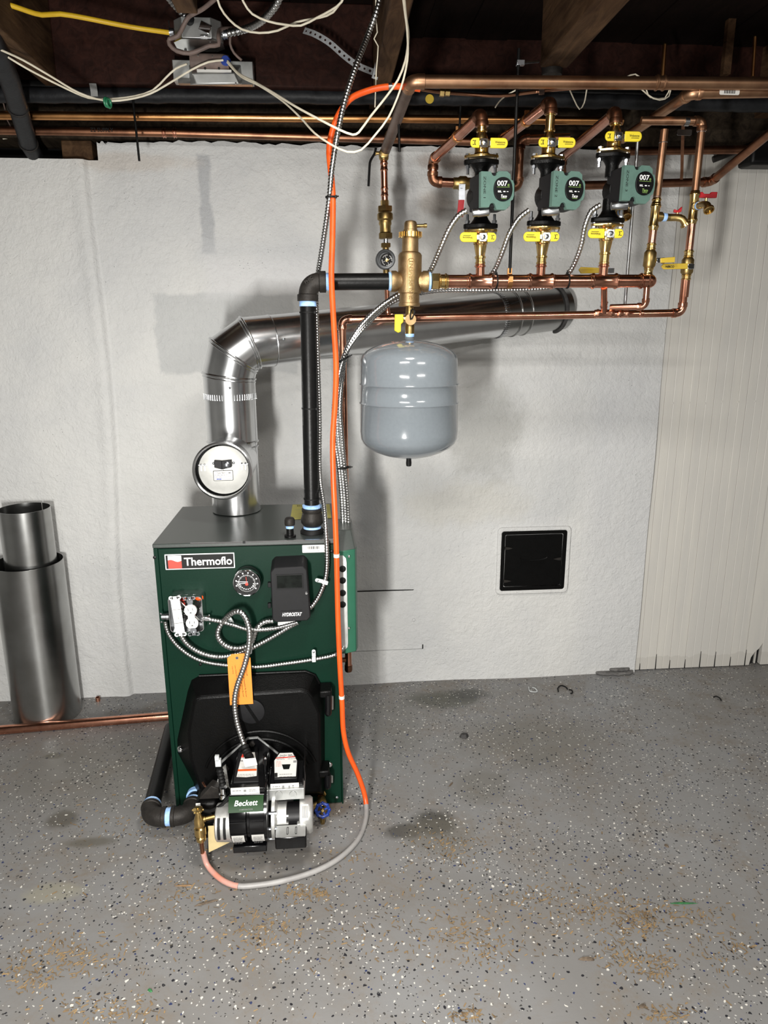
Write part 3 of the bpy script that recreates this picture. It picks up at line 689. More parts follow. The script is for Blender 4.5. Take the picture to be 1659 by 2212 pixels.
# ================================================================== spare pipe on the left
def vent(name, label, x, y, r, h, m, gap):
    mb = MB(); T = Matrix.Translation((x, y, 0.0)) @ Matrix.Rotation(gap, 4, 'Z')
    mb.lathe([(r, 0.001), (r, h), (r-0.0015, h), (r-0.0015, 0.001)], T, 64, caps=False, a0=0.03, a1=2*PI-0.03)
    return tag(mb.build(name, m, angle=50), label, 'duct pipe')
vx = P(63, 1200, -0.13).x
vent('duct_pipe', 'wide open galvanised duct pipe standing on the floor by the left edge', PZ(117, 1530, 0).x-0.006, -0.128, 0.1165, 0.605, 'galvanised_dull', 2.6)
vent('duct_pipe', 'narrower taller galvanised duct pipe standing inside the wide one', P(50, 1100, -0.13).x+0.004, -0.132, 0.0845, 0.80, 'galvanised_dull', 1.2)
a, b = PZ(0, 1577, 0.0175), PZ(358, 1547, 0.0175); d = (b-a).normalized()
o = MB().tube([a-d*0.35, a, b, b+d*0.28], 0.0165, 20).build('copper_pipe_offcut', 'copper_new')
tag(o, 'long bare copper pipe lying on the floor in front of the duct pipes', 'pipe')
q = PZ(212, 1514, 0.0)
o = MB().lathe([(0.0085, 0.0), (0.0085, 0.016), (0.0072, 0.016), (0.0072, 0.0)], Matrix.Translation(q), 18, caps=False).build('copper_ring', 'copper_new')
tag(o, 'tiny cut copper ring on the floor right of the duct pipes', 'copper ring')
# ================================================================== boiler
BX0, BX1, BYF, BYB, BZ = -0.478, 0.017, -0.745, -0.33, 0.84
def pspan(x0, y0, x1, y1, Yf, depth):
    a, b = P(x0, y0, Yf), P(x1, y1, Yf); return (a.x, Yf, b.z), (b.x, Yf+depth, a.z)
def loft(mb, A, B):
    n = len(A); mb.add(A+B, [tuple(range(n, 2*n))]+[(i, (i+1) % n, n+(i+1) % n, n+i) for i in range(n)]); return mb
bo = thing('boiler', 'dark green sheet metal boiler with a black cast burner door', 'boiler', ((BX0+BX1)/2, (BYF+BYB)/2, 0))
MB().span((BX0+0.004, BYF+0.004, 0.02), (BX1-0.004, BYB, BZ-0.012)).build('core', 'iron_black', bo)
MB().span((BX0+0.012, BYF, 0.004), (BX1-0.002, BYF+0.006, BZ-0.014)).build('front_panel', 'jacket_green', bo, bevel=0.0015)
MB().span((BX0, BYF-0.001, 0.0), (BX0+0.0115, BYB, BZ-0.012)).build('side_panel', 'jacket_green', bo, bevel=0.0015)
MB().span((BX1-0.0015, BYF-0.001, 0.0), (BX1+0.003, BYB, BZ-0.012)).build('side_panel', 'jacket_green', bo, bevel=0.0015)
MB().span((BX0+0.006, BYB-0.006, 0.0), (BX1, BYB, BZ-0.012)).build('back_panel', 'jacket_green', bo)
MB().span((BX0-0.001, BYF-0.003, BZ-0.0115), (BX1+0.003, BYB+0.002, BZ)).build('top_panel', 'jacket_top', bo, bevel=0.002)
MB().span((BX0+0.10, BYF-0.0035, BZ-0.003), (BX1-0.01, BYF-0.002, BZ+0.0015)).build('lip', 'chrome', bo)
q = P(527, 1168, BYF-0.003); MB().box((q.x, BYF-0.002, BZ-0.001), (0.007, 0.006, 0.006)).build('clip', 'plastic_black', bo)
for px, py in ((334, 1204), (717, 1191), (433, 1435), (713, 1652), (728, 1722), (388, 1740)):
    q = P(px, py, BYF-0.001)
    MB().rod(q, (0, -1, 0), [(0.0046, 0), (0.0042, 0.002), (0.001, 0.003)], 12).build('screw', 'zinc' if py > 1600 and px > 700 else 'plastic_black', bo)
for dz in (-0.012,):
    q = P(712, 1652, BYF-0.001); MB().rod(q, (0, -1, 0), [(0.0085, 0), (0.0085, 0.001), (0.006, 0.004), (0.002, 0.005)], 16).build('bolt', 'chrome', bo)
# burner door
A = [(406, 1491), (414, 1469), (430, 1460), (660, 1450), (680, 1458), (690, 1476), (701, 1500), (702, 1720), (425, 1728), (418, 1690), (384, 1626), (383, 1598)]
B = [(418, 1519), (424, 1510), (435, 1506), (650, 1491), (664, 1495), (675, 1507), (690, 1540), (694, 1712), (436, 1722), (428, 1690), (412, 1640), (407, 1582)]
YD = -0.802
door = loft(MB(), [P(x, y, BYF-0.001) for x, y in A][::-1], [P(x, y, YD) for x, y in B][::-1]).build('burner_door', 'cast_black', bo, bevel=0.006, angle=30)
MB().tube([P(x, y, BYF-0.004) for x, y in A[2:6]], 0.004, 8).build('door_bead', 'cast_black', door)
MB().tube([P(x, y, YD+0.001) for x, y in B[1:6]], 0.0022, 8).build('door_edge', 'cast_black', door)
cdo = P(566, 1688, YD)
for r, k in ((0.165, 0.004), (0.140, 0.005)):
    t = [cdo+Vector((r*math.cos(a), -0.002, r*math.sin(a))) for a in [math.radians(20+140*i/28) for i in range(29)]]
    MB().tube(t, k, 8).build('boss_ring', 'cast_black', door)
q = P(543, 1536, YD-0.001); T = FACE(q)
MB().lathe([(0.037, 0), (0.037, 0.004), (0.034, 0.005), (0.001, 0.005)], T, 32, caps=False).build('sight_port_cover', 'plastic_charcoal', door)
MB().box((0, 0, 0.006), (0.008, 0.07, 0.002), T @ Matrix.Rotation(math.radians(28), 4, 'Z')).build('sight_port_bar', 'cast_black', door)
a, b = P(608, 1500, YD), P(645, 1520, YD); MB().prism(rrect(0.048, 0.026, 0.004), FACE((a+b)/2), 0.0012).build('door_pad', 'cast_black', door)
for x0, y0, x1, y1 in ((690, 1494, 717, 1508), (688, 1667, 712, 1680)):
    MB().span(*pspan(x0, y0, x1, y1, YD-0.002, 0.055)).build('hinge', 'cast_black', door, bevel=0.004)
for px, y0, y1 in ((709, 1500, 1540), (708, 1672, 1698)):
    MB().cyl(P(px, y0, YD+0.004), P(px, y1, YD+0.004), 0.010, n=16).ball(P(px, y1, YD+0.004), 0.010).build('hinge_pin', 'gloss_black', door)
    MB().cyl(P(px+9, y0+4, YD+0.03), P(px+9, y1-8, YD+0.03), 0.003, n=8).build('hinge_rod', 'cast_alloy', door)
q = P(391, 1616, BYF-0.012); MB().rod(q, (0, -1, 0), [(0.010, 0), (0.010, 0.003), (0.007, 0.004), (0.007, 0.012), (0.003, 0.014)], 14).build('door_bolt', 'chrome', door)
# black burner flange plate on the door; a paler plate behind mimics its lit edge
YP = YD-0.010; o = P(545, 1640, YP)
hexa = [(474, 1646), (535, 1592), (557, 1590), (603, 1626), (640, 1720), (560, 1790), (495, 1700), (476, 1668)]
pl = MB().prism(facepoly(hexa, YP, o), frame(o, (1, 0, 0), (0, 0, 1)), 0.004).build('flange_edge_glint', 'steel_plate', door)
hexb = [(478, 1648), (536, 1595), (556, 1593), (601, 1629), (638, 1722), (560, 1792), (499, 1702), (480, 1668)]
MB().prism(facepoly(hexb, YP, o), frame(o+Vector((0, -0.0041, 0)), (1, 0, 0), (0, 0, 1)), 0.002).build('flange_face', 'gloss_black', door)
for px, py in ((545, 1606), (489, 1660)):
    MB().rod(P(px, py, YP-0.006), (0, -1, 0), [(0.008, 0), (0.008, 0.005), (0.003, 0.006)], 6).build('flange_bolt', 'iron_fitting', door)
# name plate
a, b = P(357, 1195, BYF-0.001), P(508, 1232, BYF-0.001); c = (P(357, 1197, BYF)+P(357, 1231, BYF)+P(507, 1192, BYF)+P(507, 1227, BYF))/4
rot = math.atan2((P(507, 1192, BYF)-P(357, 1197, BYF)).z, 0.19); w = (P(507, 1210, BYF)-P(357, 1214, BYF)).length; h = 0.0435
T = FACE((c.x, BYF-0.0005, c.z))
npl = MB().prism(rrect(w, h, 0.001), T, 0.0020).build('name_plate', 'ink_white', bo)
MB().prism(rrect(w-0.005, h-0.005, 0.001), T, 0.0006, 0.0018).build('plate_field', 'ink_black', npl)
Tl = T @ Matrix.Translation((0, 0, 0.0024))
MB().prism(rrect(0.036, 0.036, 0.0005), Tl @ Matrix.Translation((-w/2+0.026, 0, 0)), 0.0004).build('emblem', 'ink_white', npl)
wave = [(-0.018+0.036*i/16, 0.0035+0.003*math.sin(i/16*2*PI*0.9+0.6)) for i in range(17)]
MB().prism([(0.018, -0.018)]+wave[::-1]+[(-0.018, -0.018)], (Tl @ Matrix.Translation((-w/2+0.026, 0, 0.0004))) @ Matrix.Scale(1, 4), 0.0003).build('emblem_wave', 'ink_red', npl)
MB().tube([Tl @ Matrix.Translation((-w/2+0.026, 0, 0.0007)) @ Vector((x, y+0.0025, 0)) for x, y in wave], 0.0010, 5).build('emblem_line', 'ink_white', npl)
text('Thermoflo', Tl @ Matrix.Translation((0.022, 0.000, 0)), w*0.69, 'ink_white', npl, height=0.0235, bold=0.018)
# bar code sticker
c = P(678, 1185, BYF); w = P(703, 1185, BYF).x-P(653, 1185, BYF).x; T = FACE((c.x, BYF-0.0004, c.z))
st = MB().prism(rrect(w, 0.022, 0.002), T, 0.0008).build('sticker', 'label_white', bo)
rr = random.Random(4); bars = []; x = -w*0.28
while x < w*0.25: k = rr.choice((0.0008, 0.0014, 0.002)); bars.append((x, 0.003, k, 0.008)); x += k+rr.choice((0.001, 0.0016))
print_lines(T, bars, 'ink_black', st, 'bar_code', 0.0010)
text('CF5543296', T @ Matrix.Translation((0, -0.006, 0.0008)), 0.028, 'ink_grey', st)
# capped stub and pipe collar on the lid
q = PZ(627, 1160, BZ)
stub = thing('capped_stub', 'small black pipe stub with a cap and blue tape on the boiler lid', 'pipe', (q.x, q.y, BZ))
MB().lathe([(0.016, 0), (0.016, 0.006), (0.010, 0.007), (0.010, 0.03)], Matrix.Translation((q.x, q.y, BZ)), 18).build('nipple', 'iron_black', stub)
MB().lathe([(0.0112, 0.026), (0.0115, 0.035), (0.0108, 0.036)], Matrix.Translation((q.x, q.y, BZ)), 18).build('tape', 'tape_blue', stub)
MB().lathe([(0.0135, 0.034), (0.0145, 0.038), (0.0145, 0.050), (0.0125, 0.054), (0.010, 0.056), (0.002, 0.0565)], Matrix.Translation((q.x, q.y, BZ)), 20).build('cap', 'iron_fitting', stub)
# yellow leaflet lying on the back of the lid
a = [PZ(627, 1121, BZ+0.002), PZ(716, 1118, BZ+0.002), PZ(712, 1089, BZ+0.002), PZ(632, 1090, BZ+0.002)]
lf = thing('yellow_leaflet', 'yellow printed energy leaflet lying at the back of the boiler lid', 'leaflet', ((a[0]+a[2])/2))
loft(MB(), [p-Vector((0, 0, 0.0015)) for p in a], a).build('paper', 'paper_yellow', lf)
cl = (a[2]+a[3])/2; T = frame(cl+Vector((0, -0.018, 0.0)), (1, 0, 0), (0, 1, 0))
text('ENERGYGUIDE', T, 0.09, 'ink_black', lf, height=0.014)
print_lines(T, [(-0.02, -0.05, 0.06, 0.0014), (0.01, -0.075, 0.075, 0.0014), (0.0, -0.1, 0.07, 0.002)], 'ink_grey', lf)

# ---- pressure gauge
c = P(533, 1259, -0.785); T = FACE(c)
g = thing('pressure_gauge', 'round black dial gauge with a chrome rim on the boiler front', 'gauge', (c.x, BYF, c.z-0.038))
MB().lathe([(0.036, -0.039), (0.038, -0.03), (0.038, -0.004), (0.036, -0.002)], T, 40).build('case', 'gloss_black', g)
MB().lathe([(0.0385, -0.006), (0.0385, 0.0), (0.0365, 0.004), (0.0345, 0.003), (0.034, -0.001)], T, 48, caps=False).build('bezel', 'chrome', g)
di = MB().lathe([(0.0345, -0.002), (0.0345, -0.0005), (0.0005, -0.0005)], T, 40, caps=False).build('dial', 'ink_black', g)
mb = MB()
for i in range(27):
    a = math.radians(-35+250*i/26); big = i % 3 == 0
    mb.box((0.0215, 0, 0.0002), (0.005 if big else 0.003, 0.0010, 0.0004), T @ Matrix.Rotation(a, 4, 'Z'))
    if big: mb.box((0.0285, 0, 0.0002), (0.0038, 0.0032, 0.0004), T @ Matrix.Rotation(a, 4, 'Z'))
for i in range(19):
    a = math.radians(-170+160*i/18)
    mb.box((0.0245, 0, 0.0002), (0.0025, 0.0009, 0.0004), T @ Matrix.Rotation(a, 4, 'Z'))
    if i % 2 == 0: mb.box((0.0185, 0, 0.0002), (0.003, 0.0026, 0.0004), T @ Matrix.Rotation(a, 4, 'Z'))
mb.build('scale', 'ink_white', di)
MB().prism([(0.003, -0.001), (0.003, 0.001), (-0.027, 0.0016), (-0.027, 0.0006)], T @ Matrix.Translation((0, 0.003, 0.0010)), 0.0005).prism([(0.003, -0.0005), (0.003, 0.001), (-0.027, -0.001), (-0.027, -0.0022)], T @ Matrix.Translation((0, -0.0005, 0.0010)), 0.0005).build('needle', 'ink_white', g)
MB().prism([(-0.0006, 0), (0.0006, 0), (-0.0004, 0.018), (-0.0014, 0.018)], T @ Matrix.Translation((0, 0, 0.0016)), 0.0004).lathe([(0.0042, 0.0012), (0.0042, 0.003), (0.001, 0.0035)], T @ Matrix.Translation((0, -0.003, 0)), 14).build('red_hand', 'ink_red', g)

# ---- control box
Yq = -0.808
c = P(626, 1283, Yq); aq = thing('control_box', 'black plastic boiler control with a dark display window and white lettering', 'control box', (c.x, BYF, P(626, 1342, Yq).z))
L = [(584, 1236), (592, 1227), (655, 1224), (663, 1231), (671, 1333), (664, 1341), (596, 1345), (588, 1338)]
Bk = [(P(x, y, Yq)) for x, y in L]
back = [Vector((p.x, BYF, p.z)) for p in Bk]
top = [Vector((p.x*1.0, BYF, p.z+(0.012 if i in (0, 1, 2, 3) else 0.0))) for i, p in enumerate(Bk)]
loft(MB(), top[::-1], Bk[::-1]).build('case', 'plastic_charcoal', aq, bevel=0.003)
To = FACE(P(628, 1256, Yq-0.0002)); w = P(655, 1256, Yq).x-P(596, 1256, Yq).x
MB().ring_prism(rrect(w, 0.042, 0.002), rrect(w-0.006, 0.036, 0.001), To @ Matrix.Translation((-0.003, 0, 0)), 0.002).build('window_frame', 'plastic_black', aq)
MB().prism(rrect(w-0.006, 0.036, 0.001), To @ Matrix.Translation((-0.003, 0, 0)), 0.0008).build('display', 'glass_dark', aq)
Tt = FACE(P(631, 1327, Yq-0.0002)); text('HYDROSTAT', Tt, P(651, 1327, Yq).x-P(608, 1327, Yq).x, 'ink_white', aq, height=0.0105, shear=0.35, bold=0.02)
MB().tube([P(606, 1320, Yq-0.0005), P(652, 1318, Yq-0.0005)], 0.0006, 5).build('rule_line', 'plastic_black', aq)
q = P(662, 1281, Yq); MB().rod(q, (0, -1, 0), [(0.004, 0), (0.0036, 0.0016), (0.001, 0.002)], 12).build('cover_screw', 'chrome', aq)
for py in (1264, 1309): MB().span(*pspan(578, py-5, 586, py+5, Yq+0.01, 0.012)).build('hinge_tab', 'plastic_black', aq, bevel=0.001)
qt = [Vector((P(608+9*i, 1217, -0.775).x, -0.775, P(608+9*i, 1217, -0.775).z)) for i in range(5)]
for i, p in enumerate(qt):
    MB().prism(circ(0.0035, 10), frame(p, (1, 0, 0), (0, 0.97, 0.24)), 0.0006).build('pilot_mark', 'ink_red' if i == 4 else 'ink_grey', aq)
MB().span(*pspan(600, 1343, 640, 1349, Yq+0.03, 0.02)).build('bracket', 'steel_plate', aq)

# ---- outlet box with switch and receptacle
ob = thing('outlet_box', 'open steel electrical box with a white switch and a white double receptacle', 'outlet box', (P(402, 1330, BYF).x, BYF, P(402, 1367, BYF).z))
Ye = -0.797; a, b = P(362, 1291, Ye), P(441, 1364, Ye); c = (a+b)/2; w, h = b.x-a.x, a.z-b.z
T = frame((c.x, BYF, c.z), (1, 0, 0), (0, 0, 1)); D = BYF-Ye
MB().ring_prism(rrect(w, h, 0.010), rrect(w-0.003, h-0.003, 0.009), T, D).build('shell', 'galvanised', ob, angle=50)
MB().prism(rrect(w-0.003, h-0.003, 0.009), T, 0.002).build('back_plate', 'galvanised_dark', ob)
for dx in (-0.02, 0.0, 0.02): MB().rod((c.x+dx, BYF-0.025, c.z+h/2), (0, 0, 1), [(0.010, 0), (0.010, 0.0005), (0.009, 0.0008)], 16).build('knockout', 'galvanised', ob)
ww = []
rr = random.Random(11)
for m, n, r in (('ink_black', 4, 0.0016), ('ink_red', 2, 0.0018), ('white_plastic', 2, 0.0014), ('twist_green', 2, 0.0012)):
    for i in range(n):
        pts = [Vector((c.x+rr.uniform(-.4, .4)*w, BYF-rr.uniform(0.008, 0.042), c.z+rr.uniform(-.42, .42)*h)) for _ in range(5)]
        MB().tube(spline(pts, 0.006), r, 6).build('wire', m, ob)
for dx in (-0.001, 0.025): MB().lathe([(0.004, 0), (0.0075, 0.006), (0.0065, 0.018), (0.004, 0.021)], frame((c.x+dx, BYF-0.035, c.z+h*0.40), (0, 1, 0), (0, 0, 1)), 10).build('wire_nut', 'hose_orange', ob)
def strap_ears(T, y):
    mb = MB().prism(rrect(0.016, 0.018, 0.002), T @ Matrix.Translation((0, y, 0)), 0.0012)
    for sx in (-1, 1): mb.ring_prism(circ(0.0058, 14, sx*0.0105, y+(0.005 if y > 0 else -0.005)), circ(0.0024, 14, sx*0.0105, y+(0.005 if y > 0 else -0.005)), T, 0.0012)
    mb.lathe([(0.003, 0.001), (0.003, 0.002), (0.001, 0.003)], T @ Matrix.Translation((0, y, 0)), 10)
    return mb
# switch
qs = P(384, 1331, Ye-0.006); tilt = math.radians(-2.5)
T = FACE(qs) @ Matrix.Rotation(tilt*-1.6, 4, 'Z')
sw = MB().prism(rrect(0.024, 0.096, 0.001), T, 0.0015).build('switch', 'white_plastic', ob)
for y in (0.048, -0.048): strap_ears(T, y).build('strap', 'white_plastic', sw)
MB().prism(rrect(0.021, 0.036, 0.001), T, 0.004).build('switch_body', 'white_plastic', sw, bevel=0.0008)
MB().prism(rrect(0.0095, 0.022, 0.001), T, 0.0052).build('toggle_frame', 'label_white', sw, bevel=0.0006)
MB().box((0, 0.003, 0.009), (0.0065, 0.009, 0.010), T @ Matrix.Rotation(0.35, 4, 'X')).build('toggle', 'white_plastic', sw, bevel=0.001)
for y in (0.0195, -0.0195): MB().box((0, y, 0.0020), (0.024, 0.0007, 0.0006), T).build('seam', 'ink_black', sw)
# receptacle
qr = P(414, 1331, Ye-0.006)
T = FACE(qr) @ Matrix.Rotation(tilt*-1.0, 4, 'Z')
rc = MB().prism(rrect(0.013, 0.085, 0.001), T, 0.0015).build('receptacle', 'zinc', ob)
for y in (0.047, -0.047): strap_ears(T, y).build('strap', 'zinc', rc)
for y in (0.0185, -0.0185):
    poly = [(0.0165*math.cos(t), max(-0.0140, min(0.0140, 0.0165*math.sin(t)))+y) for t in [2*PI*i/28 for i in range(28)]]
    fc = MB().prism(poly, T, 0.0065).build('socket_face', 'white_plastic', rc, bevel=0.0006)
    MB().box((-0.006, y+0.003, 0.0066), (0.0014, 0.008, 0.0004), T).box((0.006, y+0.003, 0.0066), (0.0014, 0.0065, 0.0004), T).prism([(0.0028*math.cos(t), y-0.0075+0.0028*math.sin(t)) for t in [PI*i/10 for i in range(11)]], T, 0.0004, 0.0064).build('slots', 'ink_black', rc)
MB().box((0, 0, 0.0025), (0.018, 0.012, 0.005), T).build('socket_bridge', 'white_plastic', rc)
for px, py in ((356, 1332), (447, 1336)):
    q = P(px, py, -0.772); s = -1 if px < 400 else 1
    MB().rod(q-Vector((s*0.012, 0, 0)), (s, 0, 0), [(0.010, 0), (0.010, 0.007), (0.0085, 0.008), (0.0085, 0.020)], 14).ball(q+Vector((s*0.008, -0.008, 0.012)), 0.003, 8).ball(q+Vector((s*0.008, -0.008, -0.012)), 0.003, 8).build('cable_connector', 'galvanised_dark' if s < 0 else 'chrome', ob)

# ---- zone relay box on the right flank
Yz = -0.722; a, b = P(735, 1197, Yz), P(762, 1393, Yz)
rz = thing('relay_box', 'green relay box with four black grommets on the right flank of the boiler', 'relay box', (BX1+0.004, -0.64, b.z))
x0, x1 = BX1+0.0035, P(772, 1290, -0.70).x
zt, zb = P(745, 1186, Yz).z, P(750, 1408, Yz).z
prof = [(x0, -0.735), (x0+0.018, -0.735), (x1-0.006, -0.722), (x1, -0.700), (x1, -0.56), (x0, -0.56)]
mb = MB().prism(prof, Matrix.Translation((0, 0, zb)), zt-zb)
mb2 = loft(MB(), [Vector((x, y, zt)) for x, y in prof], [Vector((x0+(x-x0)*0.8, max(y, -0.715)+0.03*(y < -0.6), zt+0.045)) for x, y in prof])
mb.build('cover', 'relay_green', rz, bevel=0.003); mb2.build('cover_top', 'jacket_top', rz, bevel=0.002)
pw = x0+0.0225
T = frame(((x0+pw)/2, -0.7352, (zt+zb)/2), (1, 0, 0), (0, 0, 1)); ph = zt-zb-0.028
MB().prism([(-0.0112, -ph/2), (0.002, -ph/2), (0.0095, -ph/2+0.008), (0.0112, -ph/2+0.02), (0.0112, ph/2-0.02), (0.0095, ph/2-0.008), (0.002, ph/2), (-0.0112, ph/2)], T, 0.0022).build('knockout_plate', 'steel_plate', rz)
for py in (1229, 1254, 1281, 1306):
    q = P(740, py, -0.738)
    MB().rod((q.x, -0.7372, q.z), (0, -1, 0), [(0.0095, 0), (0.0095, 0.0016), (0.0075, 0.003), (0.001, 0.003)], 16).build('grommet', 'rubber_black', rz)
for py in (1202, 1357):
    q = P(754, py, -0.736); MB().rod((q.x, -0.729, q.z), (0, -1, 0), [(0.0036, 0), (0.0032, 0.008), (0.001, 0.009)], 10).build('screw', 'chrome', rz)

# ---- orange hang tag
T0 = P(518, 1413, -0.795); T1 = P(522, 1521, -0.812)
o = P(520, 1467, -0.816); Lp = [(491, 1422), (500, 1413), (529, 1411), (541, 1421), (547, 1520), (497, 1523)]
ot = thing('hang_tag', 'orange printed card tag hanging on the boiler front behind the burner cable', 'tag', (o.x, o.y, P(520, 1521, -0.816).z))
T = frame(o, (1, 0, 0), (0, 0, 1))
hole = P(512, 1421, -0.816)-o
MB().prism(facepoly(Lp, -0.816, o), T, 0.0008).build('card', 'tag_orange', ot)
MB().torus(T @ Matrix.Translation((hole.x, hole.z, 0.001)), 0.0034, 0.0012, 16, 6).build('eyelet', 'zinc', ot)
MB().prism(circ(0.0026, 12), T @ Matrix.Translation((hole.x, hole.z, 0.0008)), 0.0003).build('eyelet_hole', 'ink_black', ot)
MB().tube(spline([T @ Vector((hole.x, hole.z, 0.002)), P(508, 1405, -0.80), P(512, 1398, -0.79)], 0.01), 0.0007, 5).build('wire', 'zinc', ot)
T90 = T @ Matrix.Rotation(math.radians(-86), 4, 'Z')
text('Burner Must Be Installed By Burner', T90 @ Matrix.Translation((0.006, 0.009, 0.001)), 0.10, 'ink_black', ot, height=0.0042)
text('Shut Open And Allow Burner', T90 @ Matrix.Translation((0.012, 0.001, 0.001)), 0.085, 'ink_black', ot, height=0.0042)
text('INSTALLER', T90 @ Matrix.Translation((-0.022, 0.019, 0.001)), 0.028, 'ink_black', ot, height=0.003)
text('Use Only At Combustion Chamber', T90 @ Matrix.Translation((0.006, -0.010, 0.001)), 0.10, 'ink_black', ot, height=0.0036)
text('Use Only', T90 @ Matrix.Translation((-0.030, -0.018, 0.001)), 0.024, 'ink_black', ot, height=0.003)

# ================================================================== burner
xl, xr = P(496, 1765, -1.0).x, P(580, 1765, -1.0).x
bc = Vector(((xl+xr)/2, -0.945, 0.155)); R0 = 0.085
bu = thing('oil_burner', 'black oil burner with a silver motor mounted on the boiler door', 'oil burner', (bc.x, -0.93, 0.08))
AX = frame((xl, bc.y, bc.z), (0, 1, 0), (0, 0, 1))       # lathe axis along +X
wd = xr-xl
MB().lathe([(R0-0.012, 0), (R0-0.002, 0.002), (R0, 0.006), (R0, wd*0.44), (R0-0.008, wd*0.46), (R0-0.008, wd*0.52), (R0, wd*0.54), (R0, wd-0.010), (R0+0.004, wd-0.009), (R0+0.004, wd-0.002), (R0-0.01, wd)], AX, 48).build('blower_housing', 'gloss_black', bu)
MB().span((xl+0.004, -1.005, 0.060), (xr-0.008, -0.91, 0.080)).build('housing_foot', 'gloss_black', bu, bevel=0.002)
# throat running back to the door
MB().span((xl+0.002, -0.99, 0.19), (xr-0.004, -0.815, 0.243)).build('housing_neck', 'gloss_black', bu, bevel=0.004)
MB().cyl((bc.x, -0.86, 0.19), (bc.x, YD-0.006, 0.19), 0.055, n=32).build('air_tube', 'gloss_black', bu)
for z in (0.135, 0.172): 
    MB().box((xl+wd*0.24, bc.y-math.sqrt(R0**2-(z-bc.z)**2), z), (wd*0.42, 0.003, 0.003)).box((xl+wd*0.75, bc.y-math.sqrt(R0**2-(z-bc.z)**2), z), (wd*0.36, 0.003, 0.003)).build('rib', 'gloss_black', bu)
def onring(x, ang, r=R0):      # frame on the drum surface; ang measured up from the side that faces the room
    n = Vector((0, -math.cos(ang), math.sin(ang))); t = Vector((0, math.sin(ang), math.cos(ang)))
    return frame(Vector((x, bc.y, bc.z))+n*r, (1, 0, 0), t)
def drum_patch(x0, x1, a0, a1, r, m, name, parent, n=8):
    vs = []; fs = []
    for i in range(n+1):
        a = a0+(a1-a0)*i/n
        for x in (x0, x1): vs.append((x, bc.y-r*math.cos(a), bc.z+r*math.sin(a)))
    fs = [(2*i, 2*i+1, 2*i+3, 2*i+2) for i in range(n)]
    return MB().add(vs, fs).build(name, m, parent)
bd = drum_patch(xl+0.001, xr-0.010, 0.50, 0.95, R0+0.0035, 'badge_green', 'badge', bu)
text('Beckett', onring(bc.x-0.004, 0.75, R0+0.0050), 0.060, 'ink_white', bd, shear=0.22, bold=0.012)
text('CORPORATION', onring(bc.x-0.004, 0.575, R0+0.0045), 0.034, 'ink_grey', bd)
for xx, k in ((xl+wd*0.22, 3), (xl+wd*0.73, 5)):
    lab = drum_patch(xx-0.016, xx+0.016, -0.74, -0.26, R0+0.001, 'label_white', 'rating_label', bu)
    TT = onring(xx, -0.50, R0+0.0030)
    print_lines(TT, fake_text_rows(-0.012, 0.012, (0.018, 0.013, 0.008, 0.003, -0.004, -0.010, -0.016), 0.0016, k), 'ink_grey', lab, z=0.001)
# igniter lid with label, sloping up towards the boiler
ga = P(504, 1690, -0.965); gb = P(559, 1688, -0.965); gc = P(557, 1624, -0.86); gd = P(514, 1625, -0.86)
quad = [ga, gb, gc, gd]
ig = loft(MB(), [p-Vector((0, -0.006, 0.03)) for p in quad], quad).build('igniter', 'plastic_charcoal', bu, bevel=0.002)
nrm = (gb-ga).cross(gd-ga).normalized()
def onquad(Q, pts, off): 
    out = []
    for u, v in pts:
        p = (Q[0]*(1-u)+Q[1]*u)*(1-v)+(Q[3]*(1-u)+Q[2]*u)*v; out.append(p+nrm_of(Q)*off)
    return out
def nrm_of(Q): return (Q[1]-Q[0]).cross(Q[3]-Q[0]).normalized()
def patch(Q, pts, off, m, name, parent):
    p = onquad(Q, pts, off); return MB().add(p, [tuple(range(len(p)))]).build(name, m, parent)
def quad_frame(Q, u, v, off):
    o = onquad(Q, [(u, v)], off)[0]; return frame(o, Q[1]-Q[0], Q[3]-Q[0])
lab = patch(quad, [(0.10, 0.16), (0.5, 0.14), (0.92, 0.17), (0.94, 0.5), (0.84, 0.98), (0.24, 0.98), (0.16, 0.6)], 0.001, 'label_white', 'label', ig)
patch(quad, [(0.19, 0.80), (0.60, 0.80), (0.60, 0.98), (0.26, 0.98)], 0.0016, 'ink_red', 'label_corner', ig)
patch(quad, [(0.12, 0.34), (0.92, 0.34), (0.92, 0.40), (0.12, 0.40)], 0.0016, 'hose_orange', 'label_band', ig)
text('POWERLIGHT', quad_frame(quad, 0.46, 0.68, 0.0018), 0.036, 'ink_black', ig, shear=0.2, bold=0.01)
print_lines(quad_frame(quad, 0.5, 0.5, 0.0016), fake_text_rows(-0.018, 0.022, (0.018,), 0.0016, 2)+[(0.0, 0.006, 0.012, 0.006)]+fake_text_rows(-0.022, 0.022, (-0.030, -0.035), 0.001, 3), 'ink_grey', ig)
print_lines(quad_frame(quad, 0.5, 0.5, 0.0022), [(0.0, 0.006, 0.0105, 0.0045)], 'label_white', ig)
wl = MB().span(*pspan(498, 1703, 561, 1713, -0.9925, 0.0015)).build('serial_strip', 'label_white', bu)
q = P(529, 1708, -0.9932); print_lines(FACE(q), fake_text_rows(-0.032, -0.01, (0.001,), 0.002, 5)+[(0.0, 0, 0.006, 0.006)]+fake_text_rows(0.01, 0.03, (0.002, -0.002), 0.0012, 6), 'ink_grey', wl)
MB().tube([P(497, 1717, -0.993), P(578, 1715, -0.993)], 0.0022, 8).build('trim_wire', 'chrome', bu)
# latch bar between the igniter and control
MB().span(*pspan(567, 1636, 577, 1675, -0.92, 0.03)).build('lid_latch', 'gloss_black', bu, bevel=0.003)
for px, py in ((573, 1638), (572, 1675), (562, 1673)): MB().ball(P(px, py, -0.925), 0.004, 10).build('lid_screw', 'chrome', bu)
